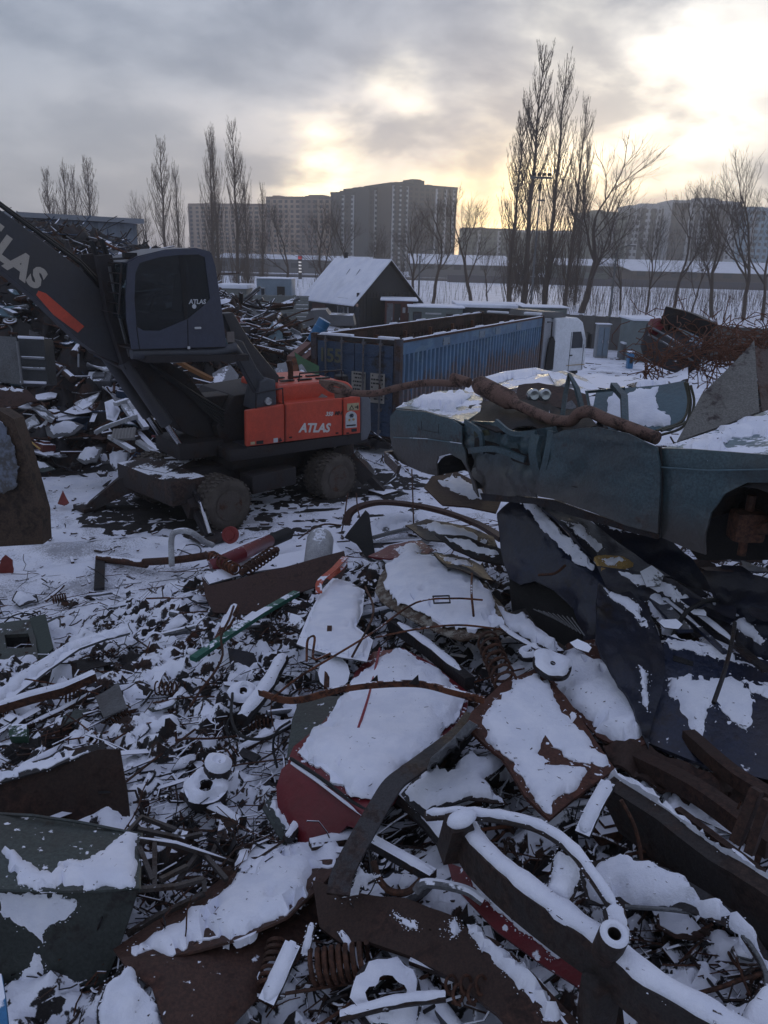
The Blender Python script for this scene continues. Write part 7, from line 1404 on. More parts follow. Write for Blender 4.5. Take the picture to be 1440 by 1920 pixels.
rw = [('rusty_sheet', 'wide rusty sheet with a snow edge below the drawer cabinet', [(0, 722, 16.4), (60, 735, 16.2), (0, 755, 16)], [(-60, 715), (0, 722), (52, 732), (72, 752), (30, 762), (-60, 770)], DR2, [[(-60, 718), (0, 724), (48, 733), (46, 737), (0, 730), (-60, 726)]]),
    ('white_sheet', 'white enamel sheet leaning near the rusty hopper', [(35, 800, 16.3), (70, 775, 16.5), (45, 815, 16)], [(32, 808), (36, 795), (62, 775), (72, 790), (42, 812)], WHITEP, []),
    ('pale_duct', 'pale bent duct beside the white enamel sheet', [(66, 762, 16.8), (100, 785, 16.6), (80, 775, 16.5)], [(62, 762), (76, 758), (104, 782), (98, 792), (80, 782)], SILV, []),
    ('grey_tray', 'broad grey tray with snow in the middle of the scrap slope', [(85, 800, 17.3), (150, 790, 17.5), (95, 820, 17)], [(84, 800), (130, 788), (158, 798), (140, 815), (100, 822), (88, 815)], GREY, [[(90, 802), (130, 793), (148, 800), (135, 812), (102, 816)]]),
    ('snowy_flap', 'crumpled pale flap in the upper part of the scrap slope', [(145, 755, 19), (180, 738, 19.2), (160, 765, 18.5)], [(140, 758), (165, 745), (186, 736), (172, 758), (155, 768)], WHITEP, [[(146, 757), (166, 748), (180, 741), (168, 756), (155, 763)]]),
    ('snow_block', 'lumpy snowed block left of the white frame', [(195, 755, 18.6), (225, 765, 18.5), (205, 790, 18)], [(196, 755), (212, 750), (226, 768), (216, 790), (200, 785)], GREYS, [[(198, 757), (212, 753), (223, 769), (214, 786), (202, 782)]]),
    ('snowy_sack', 'rounded sack covered in snow low on the slope', [(205, 850, 17.6), (245, 850, 17.6), (220, 880, 17.2)], [(205, 852), (225, 843), (244, 850), (238, 872), (216, 882), (206, 868)], GREYS, [[(207, 853), (225, 845), (242, 851), (236, 870), (217, 880), (208, 866)]]),
    ('snowy_board', 'tilted board white with snow left of the sack', [(145, 855, 17.4), (190, 838, 17.6), (165, 870, 17)], [(142, 858), (165, 836), (192, 840), (180, 866), (160, 870)], GREY, [[(146, 857), (166, 840), (187, 843), (177, 862), (160, 866)]]),
    ('snowy_board', 'small snowed offcut touching the sack on its upper side', [(185, 848, 17.8), (205, 858, 17.7), (195, 870, 17.4)], [(183, 846), (200, 850), (205, 866), (192, 868)], GREY, [[(185, 848), (199, 852), (202, 864), (193, 865)]]),
    ('snowy_sheet', 'long thin panel under snow at the foot of the slope by the hopper', [(60, 870, 16.6), (100, 880, 16.5), (70, 895, 16.3)], [(55, 862), (85, 866), (104, 880), (80, 884), (60, 880)], GREYG, [[(60, 866), (85, 869), (95, 877), (76, 878)]]),
    ('snow_lump', 'small snow capped lump above the stabiliser leg', [(182, 885, 17.2), (202, 885, 17.2), (192, 893, 17)], [(181, 888), (190, 880), (203, 884), (200, 893), (188, 895)], DARK, [[(182, 887), (190, 881), (202, 885), (198, 891), (188, 892)]]),
    ('door_scrap', 'pale door lying on its side right of the white frame', [(225, 705, 20.5), (262, 735, 20), (240, 725, 19.8)], [(228, 702), (236, 700), (262, 738), (252, 736), (236, 722)], WHITEP, []),
    ('brown_sheet', 'brown sheet showing through the gap under the cab', [(365, 730, 20.8), (460, 735, 20.5), (440, 755, 20)], [(362, 733), (415, 730), (462, 728), (462, 748), (450, 756), (400, 745)], mat('brown_board', (.12, .072, .055), .8, dirt=.3), []),
    ('crumpled_foil', 'ball of silvery crumpled sheet seen through the gap under the cab', [(400, 700, 21.2), (440, 700, 21.2), (420, 730, 20.8)], [(398, 700), (415, 690), (432, 684), (448, 705), (442, 725), (420, 732), (402, 722)], SILV, [])]
for i, (nm, lb, cs, outl, m_, sn) in enumerate(rw): sheet(nm, lb, 'scrap sheet', cs, outl, m_, .03, sp=6, bump=wavy(.08, 3, 60 + i), snow=sn, sh=(.08, 5))
o = empty('enamel_frame_bars', PY(240, 780, 18), label='white enamel door frame lying open on the scrap slope', cat='frame')
for pts in ([(216, 758, 18.3), (240, 750, 18.6)], [(240, 750, 18.6), (258, 780, 18.1), (274, 803, 17.8)], [(178, 812, 17.7), (200, 800, 17.8), (258, 780, 18.0)], [(232, 760, 18.4), (250, 785, 18.0)], [(206, 818, 17.6), (250, 845, 17.2)], [(258, 828, 17.6), (310, 862, 17.2)]):
    q = bar('frame_bar', None, None, pts, .05, WHITEP, 'y', parent=o, flat=(.14, .09)); q.location = -o.location
o = empty('radiator', PY(232, 812, 17.6), label='ribbed cast radiator lying below the white frame', cat='radiator')
for i in range(7): q = bar('fin', None, None, [(216 + i * 6, 806 - i * .5, 17.7), (212 + i * 6, 826 - i * .5, 17.45)], .05, mat('radiator_cream', (.24, .23, .22), .6, snow=.3), 'y', parent=o, n=6); q.location = -o.location
bar('yellow_rod', 'thin yellow rod on the slope beside the rusty hopper', 'rod', [(42, 815, 15.9), (75, 842, 15.8)], .02, YEL, 'y')
bar('orange_beam', 'orange brown beam in the gap under the cab', 'beam', [(318, 668, 21.5), (355, 690, 21.3), (398, 712, 21)], .05, mat('ochre_beam', (.20, .09, .03), .8), 'y', flat=(.16, .1))
bar('silver_pole', 'silver pole crossing right under the cab floor', 'pole', [(288, 680, 20.5), (350, 677, 21), (400, 672, 21.5)], .03, SILV, 'y')
bar('red_lever', 'thin red lever by the turntable', 'lever', [(285, 818, 17.8), (325, 822, 17.6)], .03, RED, 'y')
bar('bare_pole', 'short upright silver stick on the scrap slope', 'stick', [(147, 664, 20), (147, 688, 19.8)], .025, SILV, 'y')
# middle heap behind the machine
for i, (x0, y0, x1, y1, lb) in enumerate([(545, 672, 578, 645, 'upper pinkish girder beside the container'), (560, 682, 598, 652, 'middle pinkish girder beside the container'), (572, 688, 598, 668, 'lowest pinkish girder beside the container')]):
    bar('pale_rust_girder', lb, 'girder', [(x0, y0, 21.6), (x1, y1, 23)], .07, mat('pinkish_rust', (.17, .085, .070), .8, rust=.2), 'y', flat=(.22, .12))
b = M(); b.lathe([(0, 0), (.2, 0), (.21, .25), (.195, .27), (.21, .29), (.21, .5), (.195, .52), (.2, .75), (0, .75)], 20, Matrix.Translation(PY(587, 641, 24)) @ Matrix.Rotation(.5, 4, 'Y')); tag(b.build('blue_barrel', BLUEP), 'light blue plastic barrel leaning at the container corner', 'barrel')
sheet('green_sheet', 'green panel leaning in front of the container door', 'panel', [(565, 680, 21.4), (598, 690, 21.1), (575, 705, 21)], [(552, 660), (570, 672), (598, 686), (598, 704), (565, 704), (558, 690)], mat('leaf_green', (.03, .10, .035), .6, dirt=.3), sp=8)
sheet('brown_cone', 'brown pointed piece standing behind the orange engine hood', 'offcut', [(540, 700, 20.6), (562, 700, 20.6), (550, 670, 21)], [(536, 706), (548, 672), (555, 670), (564, 706)], ORUST, .1, sp=8)
sheet('pale_crumple', 'crumpled pale grey sheet behind the orange engine hood', 'sheet metal', [(520, 690, 21), (545, 685, 21), (530, 706, 20.7)], [(518, 706), (520, 682), (540, 680), (548, 690), (540, 706)], SILV, .05, sp=6, bump=wavy(.1, 4, 3))
sheet('pale_crumple', 'crumpled bluish sheet between the brown cone and the green panel', 'sheet metal', [(560, 690, 21), (575, 695, 21), (565, 706, 20.7)], [(560, 684), (566, 682), (577, 700), (574, 708), (562, 706)], SILV, .05, sp=6, bump=wavy(.1, 4, 4))
o = sheet('dark_skip', 'dark brown skip heaped with snowy scrap behind the riser arm', 'skip', [(430, 592, 27.5), (520, 590, 28.5), (470, 604, 27.6)], [(420, 590), (521, 586), (521, 603), (470, 606), (420, 606)], DR2, 1.2, sp=20, bump=wavy(.02, 1, 3))
for i in range(20):
    rs = random.Random(300 + i); x = 425 + i * 4.6; a = PY(x, rs.uniform(576, 587), 28); b = M(); d = Vector((rs.uniform(-1, 1), rs.uniform(-.4, .4), rs.uniform(-.1, .7))).normalized()
    b.tube([a, a + d * rs.uniform(.5, 1.3)], rs.uniform(.04, .10), 5); b.build('load', rs.choice([RUSTS, DARKS, GREYS]), o)
# grey pickup van and things by the house
vn_ = empty('grey_van', PY(610, 598, 46), label='grey van parked in front of the gabled house', cat='van'); VO = -vn_.location
for nm, cs, outl, m_, th in (('body', [(580, 598, 44), (640, 598, 44), (600, 580, 44)], [(578, 606), (580, 590), (588, 578), (615, 577), (622, 586), (664, 588), (668, 606)], mat('van_grey', (.12, .125, .135), .5, dirt=.3, snow=.1), 1.7),
                             ('windscreen', [(588, 588, 43.93), (612, 588, 43.93), (600, 580, 43.93)], [(587, 588), (592, 580), (612, 580), (616, 588)], WIN, .03), ('side_panel', [(622, 600, 43.9), (660, 600, 43.9), (640, 590, 43.9)], [(624, 602), (624, 590), (662, 591), (664, 602)], GREY, .05)):
    q = sheet(nm, None, None, cs, outl, m_, th, parent=vn_, bump=lambda x, y, d: 0, sp=30); q.location = VO
for x in (590, 652): q = disc('wheel', None, None, (x, 606, 43.8), .33, .25, BLACK, (0, -1, 0), mode='y', snow=False, parent=vn_); q.location = VO
# somebody in dark clothes by the gate of the house
def person(P, h=1.72):
    me = bpy.data.meshes.new('person'); J = [(0, 0, .95), (0, 0, 1.2), (0, 0, 1.42), (0, 0, 1.52), (0, -.01, 1.64), (.10, 0, .9), (.11, .02, .5), (.11, 0, .08), (.12, -.12, .03), (-.10, 0, .9), (-.12, -.02, .5), (-.12, 0, .08), (-.13, -.12, .03), (.19, 0, 1.40), (.26, .0, 1.12), (.22, -.14, .92), (-.19, 0, 1.40), (-.26, 0, 1.12), (-.22, -.14, .92)]
    E_ = [(0, 1), (1, 2), (2, 3), (3, 4), (0, 5), (5, 6), (6, 7), (7, 8), (0, 9), (9, 10), (10, 11), (11, 12), (2, 13), (13, 14), (14, 15), (2, 16), (16, 17), (17, 18)]
    rr = [.16, .15, .16, .07, .10, .10, .075, .055, .05, .10, .075, .055, .05, .08, .06, .045, .08, .06, .045]
    me.from_pydata(J, E_, []); o = bpy.data.objects.new('person', me); COL.objects.link(o); md = o.modifiers.new('s', 'SKIN'); o.modifiers.new('u', 'SUBSURF').levels = 1
    for v, r in zip(me.skin_vertices[0].data, rr): v.radius = (r, r)
    me.skin_vertices[0].data[0].use_root = True; me.materials.append(mat('dark_clothes', (.03, .032, .038), .9, bump=0)); o.location = P; o.modifiers['u'].render_levels = 1
    b = M(); b.lathe([(0, .03), (.07, .06), (.1, .14), (.098, .2), (.06, .26), (0, .27)], 12, Matrix.Translation((0, -.025, 1.50))); b.build('face', mat('skin', (.32, .2, .15), .7, bump=0), o)
    b = M(); b.lathe([(.104, .15), (.108, .2), (.07, .27), (0, .285)], 12, Matrix.Translation((0, .0, 1.50))); b.build('hat', BLACK, o); return o
tag(person(Vector((PY(669, 592, 57).x, 57, 0)) + Vector((0, 0, .35))), 'person in dark clothes and a cap standing by the dark gate of the house', 'person')
b = M(); q = PY(669, 592, 57); b.box((q.x, 57, .17), (3.2, 1.4, .34), bev=.02); tag(b.build('concrete_slab', CONC), 'low concrete slab at the gate of the wooden house', 'slab')
# junk lying on the machine's back
o = empty('engine_block', MI @ LP(628, 744, .55), label='small greasy engine with a black canister lying on the orange machine', cat='engine'); 
k = .0125
for nm, c_, d_, m_ in (('block', (0, 0, .16), (.42, .4, .3), MDARK), ('canister', (.14, 0, .40), (.28, .3, .20), BLACK), ('pale_band', (.14, -.155, .36), (.26, .02, .05), GREY), ('manifold', (-.2, 0, .30), (.25, .3, .14), RUST)): b = M(); b.box(c_, d_, .3, bev=.04); b.build(nm, m_, o)
b = M(); c_ = MI @ LP(597, 748, .9); b.add([c_ + Vector(v) for v in ((-.25, -.12, 0), (.25, -.05, 0), (.05, 0, .14), (-.22, .25, 0), (.28, .25, 0))], [(0, 1, 2), (0, 2, 3), (1, 4, 2), (3, 2, 4), (0, 3, 4, 1)]); tag(b.build('folded_plate', mat('rosy_plate', (.2, .15, .14), .7), smooth=0), 'folded pinkish plate lying like a tent on the orange machine', 'plate')
# ================================================================== loose scrap
def up(X, Y): return float(G0(np.array(X), np.array(Y)))
def bits(name, n, region, smin, smax, mats, label, seed, lift=.03, mode='s'):
    """countless small bits lying over a heap"""
    rs = random.Random(seed); b = M(); k = 0
    while k < n:
        x, y = region(rs)
        h = up(x, y)
        if h < .06 and rs.random() < .93: continue
        k += 1; s = smin * (smax / smin) ** (rs.random() ** 1.6); t = rs.random(); b.k = rs.randrange(len(mats))
        z = h + rs.uniform(-.04, .05) * (1 if smax < .3 else 2.6) + lift; rz = rs.gauss(.55, .8); q = Matrix.Rotation(rz, 3, 'Z') @ Matrix.Rotation(rs.gauss(0, .45), 3, 'Y') @ Matrix.Rotation(rs.gauss(.0, .6), 3, 'X')
        c = Vector((x, y, z))
        if t > .93 and rs.random() < .8: t = .6
        if t < .22:                      # torn flake
            w, l = s * rs.uniform(.4, 1), s; P = [Vector((a * l / 2 * rs.uniform(.6, 1.2), e * w / 2 * rs.uniform(.5, 1.2), rs.uniform(-.12, .12) * s)) for a, e in ((-1, -1), (1, -1), (1, 1), (-1, 1))] + [Vector((0, 0, rs.uniform(-.2, .3) * s))]
            P = [c + q @ p for p in P]; th = Vector((0, 0, -.012 - s * .03)); b.add(P + [p + th for p in P], [(0, 1, 4), (1, 2, 4), (2, 3, 4), (3, 0, 4), (6, 5, 9), (7, 6, 9), (8, 7, 9), (5, 8, 9), (0, 5, 6, 1), (1, 6, 7, 2), (2, 7, 8, 3), (3, 8, 5, 0)])
        elif t < .84:                    # stick, sometimes bent
            L = s * rs.uniform(1.4, 4.5); r = rs.uniform(.004, .012) * (1 if smax < .3 else 2.4); d = q @ Vector((1, 0, 0)); e_ = lambda k: q @ Vector((0, rs.uniform(-k, k) * L, rs.uniform(-.03, .10) * L)); b.tube([c - d * L / 2, c - d * L / 4 + e_(.12), c + d * L / 5 + e_(.2), c + d * L / 2 + e_(.15)], r, 5)
        elif t < .93: b.box(c, (s, s * rs.uniform(.25, .7), s * rs.uniform(.15, .5)), q)
        else:
            r = s * .45; pr = q.to_4x4(); pr.translation = c; b.lathe([(r * .5, -r * .15), (r, -r * .15), (r, r * .15), (r * .5, r * .15)], 10, pr, closed=True)
    o = b.build(name, mats=mats, smooth=30); tag(o, label, 'scrap', kind='stuff'); return o
PALE = mat('dull_pale_scrap', (.16, .16, .17), .6, 0, rust=.3, dirt=.4, snow=.35, sc=5); BRNS = mat('brown_scrap', (.045, .027, .020), .8, 0, rust=.4, snow=.55, sc=5)
BLS = mat('blue_scrap', (.03, .055, .10), .6, 0, rust=.2, snow=.4, sc=5); REDB = mat('faded_red_scrap', (.12, .03, .025), .7, rust=.4, snow=.35, sc=5)
def reg_near(rs):
    x, y = rs.uniform(-60, 1500), 1000 + 900 * rs.random() ** 1.35; p = PS(x, y); return p.x, p.y
def reg_box(x0, x1, y0, y1): return lambda rs: (rs.uniform(x0, x1), rs.uniform(y0, y1))
NM = [DARKS, DARKS, BRNS, BRNS, DARK, RUSTS, BRNS]
bits('small_scrap', 4300, reg_near, .03, .20, NM, 'countless small bits of scrap sticking out of the snow on the near heap', 1)
bits('small_scrap', 1500, reg_box(-9, 12, 6, 14.5), .05, .22, NM + [PALE], 'loose dark bits of scrap on the far side of the near heap', 2)
b = M(); rs = random.Random(12)
for i in range(1500):
    p = PS(rs.uniform(-60, 760) if rs.random() < .8 else rs.uniform(700, 1440), 1060 + 820 * rs.random() ** 1.3); a = rs.gauss(.55, .7); d = Vector((math.cos(a), math.sin(a), rs.gauss(.05, .18))); L = rs.uniform(.12, .75); b.k = rs.randrange(3); q = [p + Vector((0, 0, .05)) - d * L / 2]; kk = rs.choice([.06, .15, .4])
    for k in range(6): d = (d + Vector((rs.gauss(0, kk), rs.gauss(0, kk), rs.gauss(0, kk * .5)))).normalized(); q.append(q[-1] + d * L / 6)
    b.tube(q, rs.uniform(.0025, .007), 4, cap=False)
tag(b.build('wire_litter', mats=[RUST, BLACK, DARKS]), 'thin wires and cable ends snaking over the near heap', 'wire', kind='stuff')
MM = [DARK, DARKS, RUST, DARK, RUSTS, PALE, GREYS, BRNS, BLS, MDARK, MDARK, RUST]
bits('small_scrap', 5200, reg_box(-20, 2.5, 17.2, 29.5), .12, .75, MM, 'countless dark and snowy bits covering the scrap mountain', 3)
bits('small_scrap', 900, reg_box(5.5, 14, 13.5, 19), .08, .5, MM, 'dark bits covering the far right mound', 4)
# crumbs and twigs trodden into the yard
rs = random.Random(9); b = M()
for i in range(1500):
    y = rs.uniform(9.5, 24) if i % 3 else rs.uniform(24, 46); x = rs.gauss(-3.5, 3.5) if y < 24 else rs.uniform(-4, 22)
    if up(x, y) > .03: continue
    s = rs.uniform(.02, .10) * (1 + (y > 24)); c = Vector((x, y, .05)); q = Matrix.Rotation(rs.uniform(0, 6), 3, 'Z'); b.box(c, (s * rs.uniform(.6, 3), s * .5, s * .35), q)
tag(b.build('yard_litter', BRNS, smooth=0), 'small dark crumbs and chips trodden into the yard snow', 'litter', kind='stuff')

LMS = [(640, 1340, 'the snow sheeted red car'), (830, 1110, 'the snowed bonnet'), (1010, 1400, 'the square rusty plate'), (1140, 1300, 'the drifted rusty plate'), (470, 1030, 'the dark red cylinder'), (630, 1160, 'the pale propped sheet'), (460, 1175, 'the green bar'),
       (120, 1220, 'the curved board'), (30, 1210, 'the green housing'), (386, 1482, 'the ring gear'), (110, 1490, 'the standing rusty plate'), (130, 1610, 'the grey green bin'), (330, 1630, 'the bar frame'), (440, 1670, 'the long fender'), (700, 1560, 'the boomerang strip'),
       (1145, 1760, 'the axle bushing'), (960, 1540, 'the arched axle rod'), (1300, 1550, 'the snow crested girder'), (1320, 1310, 'the navy door'), (1030, 1050, 'the navy wing'), (780, 960, 'the rusty leaf spring'), (500, 1090, 'the rusty trough'), (850, 1740, 'the dark rusty girder'), (725, 1868, 'the flat wheel rim'), (930, 1240, 'the big coil spring'), (230, 1050, 'the first rusty pipe'),
       (40, 680, 'the drawer cabinet'), (240, 780, 'the white door frame'), (40, 900, 'the rusty hopper'), (225, 865, 'the snowed sack'), (120, 805, 'the grey tray'), (330, 560, 'the machine cab'), (590, 780, 'the orange machine doors'), (470, 600, 'the brown skip'), (587, 641, 'the blue barrel'), (80, 480, 'the machine boom'), (560, 690, 'the green sheet'), (1265, 650, 'the black wreck'), (1385, 660, 'the wire tangle'), (1350, 740, 'the pointed grey sheet'), (850, 880, 'the teal car tail')]
FILL = []
def reg(o, kind, adj, cat, group): FILL.append((o, kind, adj, cat, group))
def bend(rs, c, d, L, k, n=6):
    q = [c - d * L / 2]; dd = d.copy()
    for i in range(n): dd = (dd + Vector((rs.gauss(0, k), rs.gauss(0, k), rs.gauss(0, k * .5)))).normalized(); q.append(q[-1] + dd * L / n)
    return q
def fill(rs, kind, c, s, near=True):
    yaw = rs.gauss(.55, .5) if near else rs.uniform(0, 3.1); d = Vector((math.cos(yaw), math.sin(yaw), rs.gauss(.02, .16))).normalized(); b = M()
    if kind == 'rod':
        m_, col = rs.choice([(RUST, 'rusty'), (RUST, 'brown'), (DARKS, 'dark'), (ORUST, 'orange')]); L = rs.uniform(.5, 1.5) * s; kk = rs.choice([.02, .08, .22]); b.tube(curve(bend(rs, c + Vector((0, 0, .06)), d, L, kk), 3), rs.uniform(.007, .013) * (1 if near else 3), 6)
        reg(b.build('metal_rod', m_), 'rod', ('long ' if L > s else 'short ') + {.02: 'straight ', .08: 'bowed ', .22: 'twisted '}[kk] + col, 'rod', 'rods scattered over the heaps')
    elif kind == 'pipe':
        m_, col = rs.choice([(RUSTS, 'rusty'), (DARKS, 'dark'), (GREYS, 'grey'), (BRNS, 'brown')]); L = rs.uniform(.4, 1.1) * s; r = rs.uniform(.02, .05) * (1 if near else 2.2); P = bend(rs, c + Vector((0, 0, .04)), d, L, rs.choice([0, .05]), 4); b.tube(P, r, 10); o = b.build('scrap_pipe', m_)
        if near and rs.random() < .8:
            b = M(); b.tube([p + Vector((0, 0, r * .75)) for p in P[:]], [r * .5, r * .95, r * 1.05, r * .9, r * .5], 8, flat=.6); b.build('snow_cover', SNOW, o, 60)
        reg(o, 'pipe', ('thick ' if r > .035 * (1 if near else 2.2) else 'thin ') + ('long ' if L > .75 * s else 'short ') + col, 'pipe', 'pipes scattered over the heaps')
    elif kind == 'offcut':
        m_, col = rs.choice([(DARK, 'dark'), (GREY, 'grey'), (DR2, 'rusty'), (GREYG, 'greenish'), (N2, 'navy black')] if near else [(GREYS, 'grey'), (DARKS, 'dark'), (DR2, 'rusty'), (WHITEP, 'whitish'), (SILV, 'silvery'), (BLS, 'bluish'), (PALE, 'dull pale'), (TEALL, 'teal')])
        w = rs.uniform(.16, .42) * s; l = w * rs.uniform(.3, .9); n = rs.randint(4, 7); o_ = [(w * math.cos(i * 6.283 / n + rs.uniform(-.3, .3)) * rs.uniform(.55, 1) * .7, l * math.sin(i * 6.283 / n + rs.uniform(-.3, .3)) * rs.uniform(.6, 1)) for i in range(n)]
        tl = rs.gauss(.15, .35); q = Matrix.Rotation(yaw, 3, 'Z') @ Matrix.Rotation(tl, 3, 'X') @ Matrix.Rotation(rs.gauss(0, .2), 3, 'Y'); kx, ky = rs.uniform(-1.2, 1.2) / w, rs.uniform(-1, 1) / w; cc = c + Vector((0, 0, .07 * s))
        fn = lambda x, y: cc + q @ Vector((x, y, kx * x * x * .5 + ky * x * y))
        b.plate(o_, fn, th=.012 * s, sp=w * .22, dirv=Vector((0, 0, 1))); o = b.build('sheet_offcut', m_)
        sn = rs.random() < (.85 if near else .22)
        if sn: b = M(); b.plate([(x * .88, y * .86) for x, y in o_], fn, sp=w * .16, dirv=Vector((0, 0, 1)), pillow=(.045 * s, w * .22)); b.build('snow_cover', SNOW, o, 60)
        reg(o, 'sheet offcut', ('snow topped ' if sn else 'bare ') + ('large ' if w > .28 * s else 'small ') + col, 'sheet offcut', 'sheet offcuts scattered over the heaps')
    elif kind == 'channel':
        m_, col = rs.choice([(RUSTS, 'rusty'), (DARKS, 'dark'), (GREYS, 'grey')]); L = rs.uniform(.4, 1.0) * s; w = rs.uniform(.04, .08) * s; q = d.to_track_quat('X', 'Z').to_matrix(); cc = c + Vector((0, 0, .06)); u = q @ Vector((0, 0, 1)); v = q @ Vector((0, 1, 0))
        b.box(cc, (L, w, .008 * s), q); b.box(cc + v * (w / 2 - .004) - u * (w * .32), (L, .008 * s, w * .6), q)
        reg(b.build('angle_iron', m_), 'angle iron', ('long ' if L > .7 * s else 'short ') + col, 'angle iron', 'angle irons scattered over the heaps')
    elif kind == 'hose':
        r = rs.uniform(.10, .26) * s; a0 = rs.uniform(0, 6); P = [c + Vector((r * math.cos(a0 + i * .5) * (1 + .05 * i), r * .7 * math.sin(a0 + i * .5) * (1 + .05 * i), .05 + .05 * math.sin(i * .9))) for i in range(rs.randint(7, 13))]; b.tube(curve(P, 3), .011 * (1 if near else 2.5), 7)
        reg(b.build('black_hose', BLACK), 'hose', ('wide ' if r > .18 * s else 'tight ') + 'curled black', 'hose', 'hoses scattered over the heaps')
    elif kind == 'disc':
        r = rs.uniform(.05, .10) * s; q = Vector((rs.gauss(0, .3), rs.gauss(-.3, .3), 1)); m_ = rs.choice([DARK, RUST]); col = 'dark' if m_ == DARK else 'rusty'
        o = disc('scrap_disc', None, None, (0, 0, 0), r, .05 * s, m_, q, hole=rs.choice([.25, .45]), mode='z') if False else None
        mt = q.normalized().to_track_quat('Z', 'Y').to_matrix().to_4x4(); mt.translation = c + Vector((0, 0, .06)); h = .05; b.lathe([(r * .3, -h / 2), (r, -h / 2), (r, h / 2), (r * .65, h * .4), (r * .55, h * .9), (r * .3, h * .9)], 22, mt, closed=True)
        reg(b.build('scrap_disc', RUSTS if m_ == RUST else DARKS), 'flanged disc', ('big ' if r > .075 * s else 'small ') + col, 'disc', 'discs scattered over the heaps')
    elif kind == 'spring':
        o = M(); r = rs.uniform(.035, .07) * s; L = rs.uniform(.2, .35) * s; u = d.orthogonal().normalized(); v = d.cross(u); n = 84; b.tube([c + Vector((0, 0, .07)) + d * (L * (i / n - .5)) + (u * math.cos(i * .45) + v * math.sin(i * .45)) * r for i in range(n + 1)], .009 * s, 5)
        reg(b.build('coil_spring', RUST), 'coil spring', ('fat ' if r > .05 * s else 'slim ') + 'rusty', 'spring', 'springs scattered over the heaps')
    elif kind == 'box':
        m_, col = rs.choice([(DARKS, 'dark'), (GREYS, 'grey'), (RUSTS, 'rusty')] + ([] if near else [(PALE, 'pale'), (BLS, 'bluish'), (REDB, 'dull red')])); d_ = (rs.uniform(.15, .3) * s, rs.uniform(.1, .2) * s, rs.uniform(.07, .16) * s); q = Matrix.Rotation(yaw, 3, 'Z') @ Matrix.Rotation(rs.gauss(0, .3), 3, 'X')
        b.box(c + Vector((0, 0, d_[2] * .3)), d_, q, bev=.015 * s); b.box(c + q @ Vector((0, 0, d_[2] * .62)) + Vector((0, 0, d_[2] * .3)), (d_[0] * .5, d_[1] * .5, d_[2] * .3), q, bev=.01); b.tube([c + q @ Vector((d_[0] * .5, 0, d_[2] * .3)), c + q @ Vector((d_[0] * .8, 0, d_[2] * .5))], d_[2] * .16, 8)
        reg(b.build('scrap_unit', m_), 'machine unit', ('chunky ' if d_[0] > .22 * s else 'small ') + col, 'machine unit', 'small machine units in the scrap')
rs = random.Random(44)
W_ = [('rod', 62), ('pipe', 34), ('offcut', 58), ('channel', 26), ('hose', 14), ('disc', 7), ('spring', 9), ('box', 9)]
for kd, n in W_:
    for i in range(n):
        x, y = rs.uniform(-20, 760) if rs.random() < .62 else rs.uniform(600, 1440), rs.uniform(1040, 1880)
        if x < 330 and y < 1130: x += 330
        if x < 640 and y > 1540: y -= 420
        p = PS(x, y); s = .62 + .38 * min(1, (p - CO).length / 9); fill(rs, kd, p + Vector((0, 0, .04)), s)
for kd, n in [('rod', 60), ('pipe', 34), ('offcut', 84), ('channel', 26), ('box', 26), ('hose', 5), ('disc', 5)]:
    for i in range(n):
        x, y = rs.uniform(0, 480), rs.uniform(500, 880)
        if rs.random() < .3: x, y = rs.uniform(430, 600), rs.uniform(600, 690)
        p = PS(x, y)
        if p.y < 17 or p.y > 33: continue
        fill(rs, kd, p + Vector((0, 0, .22)), 2.1, False)
for kd, n in [('rod', 20), ('offcut', 24), ('channel', 16), ('box', 6)]:
    for i in range(n):
        p = PS(rs.uniform(1190, 1440), rs.uniform(640, 760))
        if 13 < p.y < 20: fill(rs, kd, p + Vector((0, 0, .15)), 1.9, False)
for kd, n in [('rod', 10), ('offcut', 12), ('pipe', 4)]:
    for i in range(n):
        p = PS(rs.uniform(700, 1000), rs.uniform(985, 1080)); fill(rs, kd, p + Vector((0, 0, .08)), 1.2)
# thin stalks standing up from the crest
for i, (pts, lb) in enumerate([([(640, 1000, .2), (645, 975, .5), (652, 925, .9)], 'thin stalk bending over the heap crest towards the rear wheel'), ([(690, 1020, .4), (672, 960, .8), (668, 925, 1.0)], 'second thin stalk on the crest by the black triangle'), ([(776, 1000, .5), (774, 930, 1.1), (772, 880, 1.5)], 'straight rusty rod standing near the tail of the teal car'), ([(1060, 1060, 1.0), (1040, 1075, .95), (1010, 1078, .9)], 'thin bar across the ridge of the navy wing'), ([(560, 1010, .5), (600, 985, .8), (640, 985, .8)], 'curly wire end at the heap crest')]): bar('thin_stalk', lb, 'stalk', pts, .013, RUST)
for o, adj in STRIPS: FILL.append((o, 'strip' if o.name.startswith('bodywork') else 'scrap', adj, o['category'], o['group']))
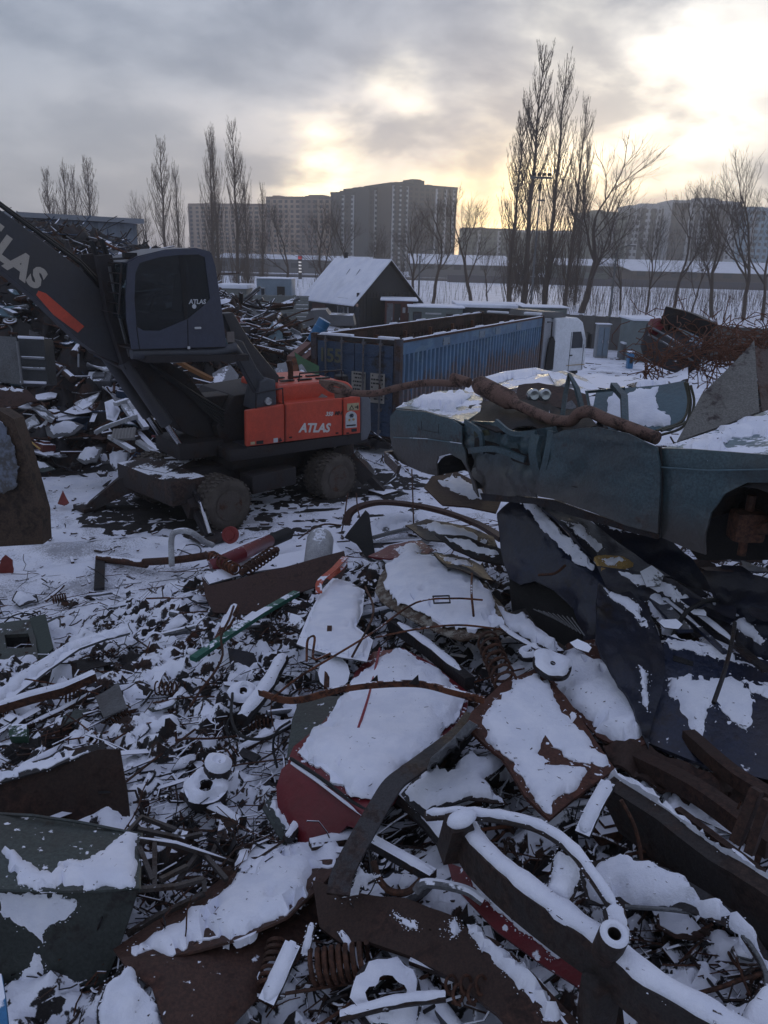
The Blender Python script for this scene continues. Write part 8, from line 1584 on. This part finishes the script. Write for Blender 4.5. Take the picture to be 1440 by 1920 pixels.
# labels that single each piece out by its look and the nearest landmark
bpy.context.view_layer.update()
from collections import defaultdict
ORD = ['nearest', 'second nearest', 'third nearest', 'fourth nearest', 'fifth nearest', 'sixth nearest', 'seventh nearest', 'eighth nearest', 'ninth nearest', 'tenth nearest']
buck = defaultdict(list)
for o, kind, adj, cat, grp in FILL:
    c = sum((Vector(v) for v in o.bound_box), Vector()) / 8; x, y = proj(o.matrix_world @ c); L_ = min(LMS, key=lambda l: (l[0] - x) ** 2 + (l[1] - y) ** 2); dx_, dy_ = x - L_[0], y - L_[1]
    sd = ('right of' if dx_ > 0 else 'left of') if abs(dx_) > abs(dy_) else ('this side of' if dy_ > 0 else 'beyond')
    buck[(adj, kind, sd, L_[2])].append(((dx_ * dx_ + dy_ * dy_), o, cat, grp))
for (adj, kind, sd, lm), v in buck.items():
    v.sort(key=lambda t: t[0])
    for i, (_, o, cat, grp) in enumerate(v):
        tag(o, f'{adj} {kind} {sd} {lm}' + ('' if len(v) == 1 else ', ' + ORD[min(i, 9)]), cat, grp)

# grit blown on to the lying snow
rs = random.Random(71); b = M()
for o in [o for o in bpy.data.objects if o.name.startswith('snow_cover')]:
    mw = o.matrix_world; me = o.data; ps = [p for p in me.polygons if p.normal.z > .4]; ar = sum(p.area for p in ps)
    c = mw @ me.vertices[0].co
    if (c - CO).length > 9 or not ps: continue
    for k in range(min(60, int(ar * 75) + 1)):
        p = mw @ rs.choice(ps).center; s = rs.uniform(.003, .009); q = Matrix.Rotation(rs.uniform(0, 6), 3, 'Z') @ Matrix.Rotation(rs.uniform(-.4, .4), 3, 'X'); b.box(p, (s * rs.uniform(1, 6), s, s * .6), q)
b2 = M()
for o in [o for o in bpy.data.objects if o.name.startswith('snow_cover')]:
    mw = o.matrix_world; me = o.data; ps = [p for p in me.polygons if abs(p.normal.z) < .45]
    if not ps or (mw @ me.vertices[0].co - CO).length > 8.5: continue
    for k in range(min(170, len(ps) * 2)):
        p = mw @ rs.choice(ps).center + Vector((rs.gauss(0, .016), rs.gauss(0, .016), rs.gauss(-.004, .006))); s = rs.uniform(.002, .007); b2.add([p + Vector((s * rs.uniform(.6, 1.3) * a, s * rs.uniform(.6, 1.3) * c, s * rs.uniform(.5, 1) * e)) for a, c, e in ((1, 0, 0), (0, 1, 0), (-1, 0, 0), (0, -1, 0), (0, 0, 1), (0, 0, -1))], [(0, 1, 4), (1, 2, 4), (2, 3, 4), (3, 0, 4), (1, 0, 5), (2, 1, 5), (3, 2, 5), (0, 3, 5)])
tag(b2.build('snow_crumbs', SNOW), 'loose grains of snow round the edges of the lying snow', 'snow', kind='stuff')
tag(b.build('grit', BRNS, smooth=0), 'dark grit and splinters scattered on the lying snow', 'grit', kind='stuff')

# ================================================================== winter air
def haze(dens):
    global nt, N
    b = M(); b.box((40, 250, 24), (1300, 620, 50)); b.v = [(x, y, -1.2 if z < 0 else z + 3) for x, y, z in b.v]; o = b.build('haze', smooth=0); o['kind'] = 'stuff'
    m = bpy.data.materials.new('haze'); m.use_nodes = True; nt = m.node_tree; N = nt.nodes; N.clear()
    v = nd('ShaderNodeVolumePrincipled'); v.inputs['Color'].default_value = (.90, .91, .95, 1); v.inputs['Density'].default_value = dens; v.inputs['Anisotropy'].default_value = .5
    ou = nd('ShaderNodeOutputMaterial'); lk(v.outputs[0], ou.inputs['Volume']); o.data.materials.clear(); o.data.materials.append(m)
haze(.0013)
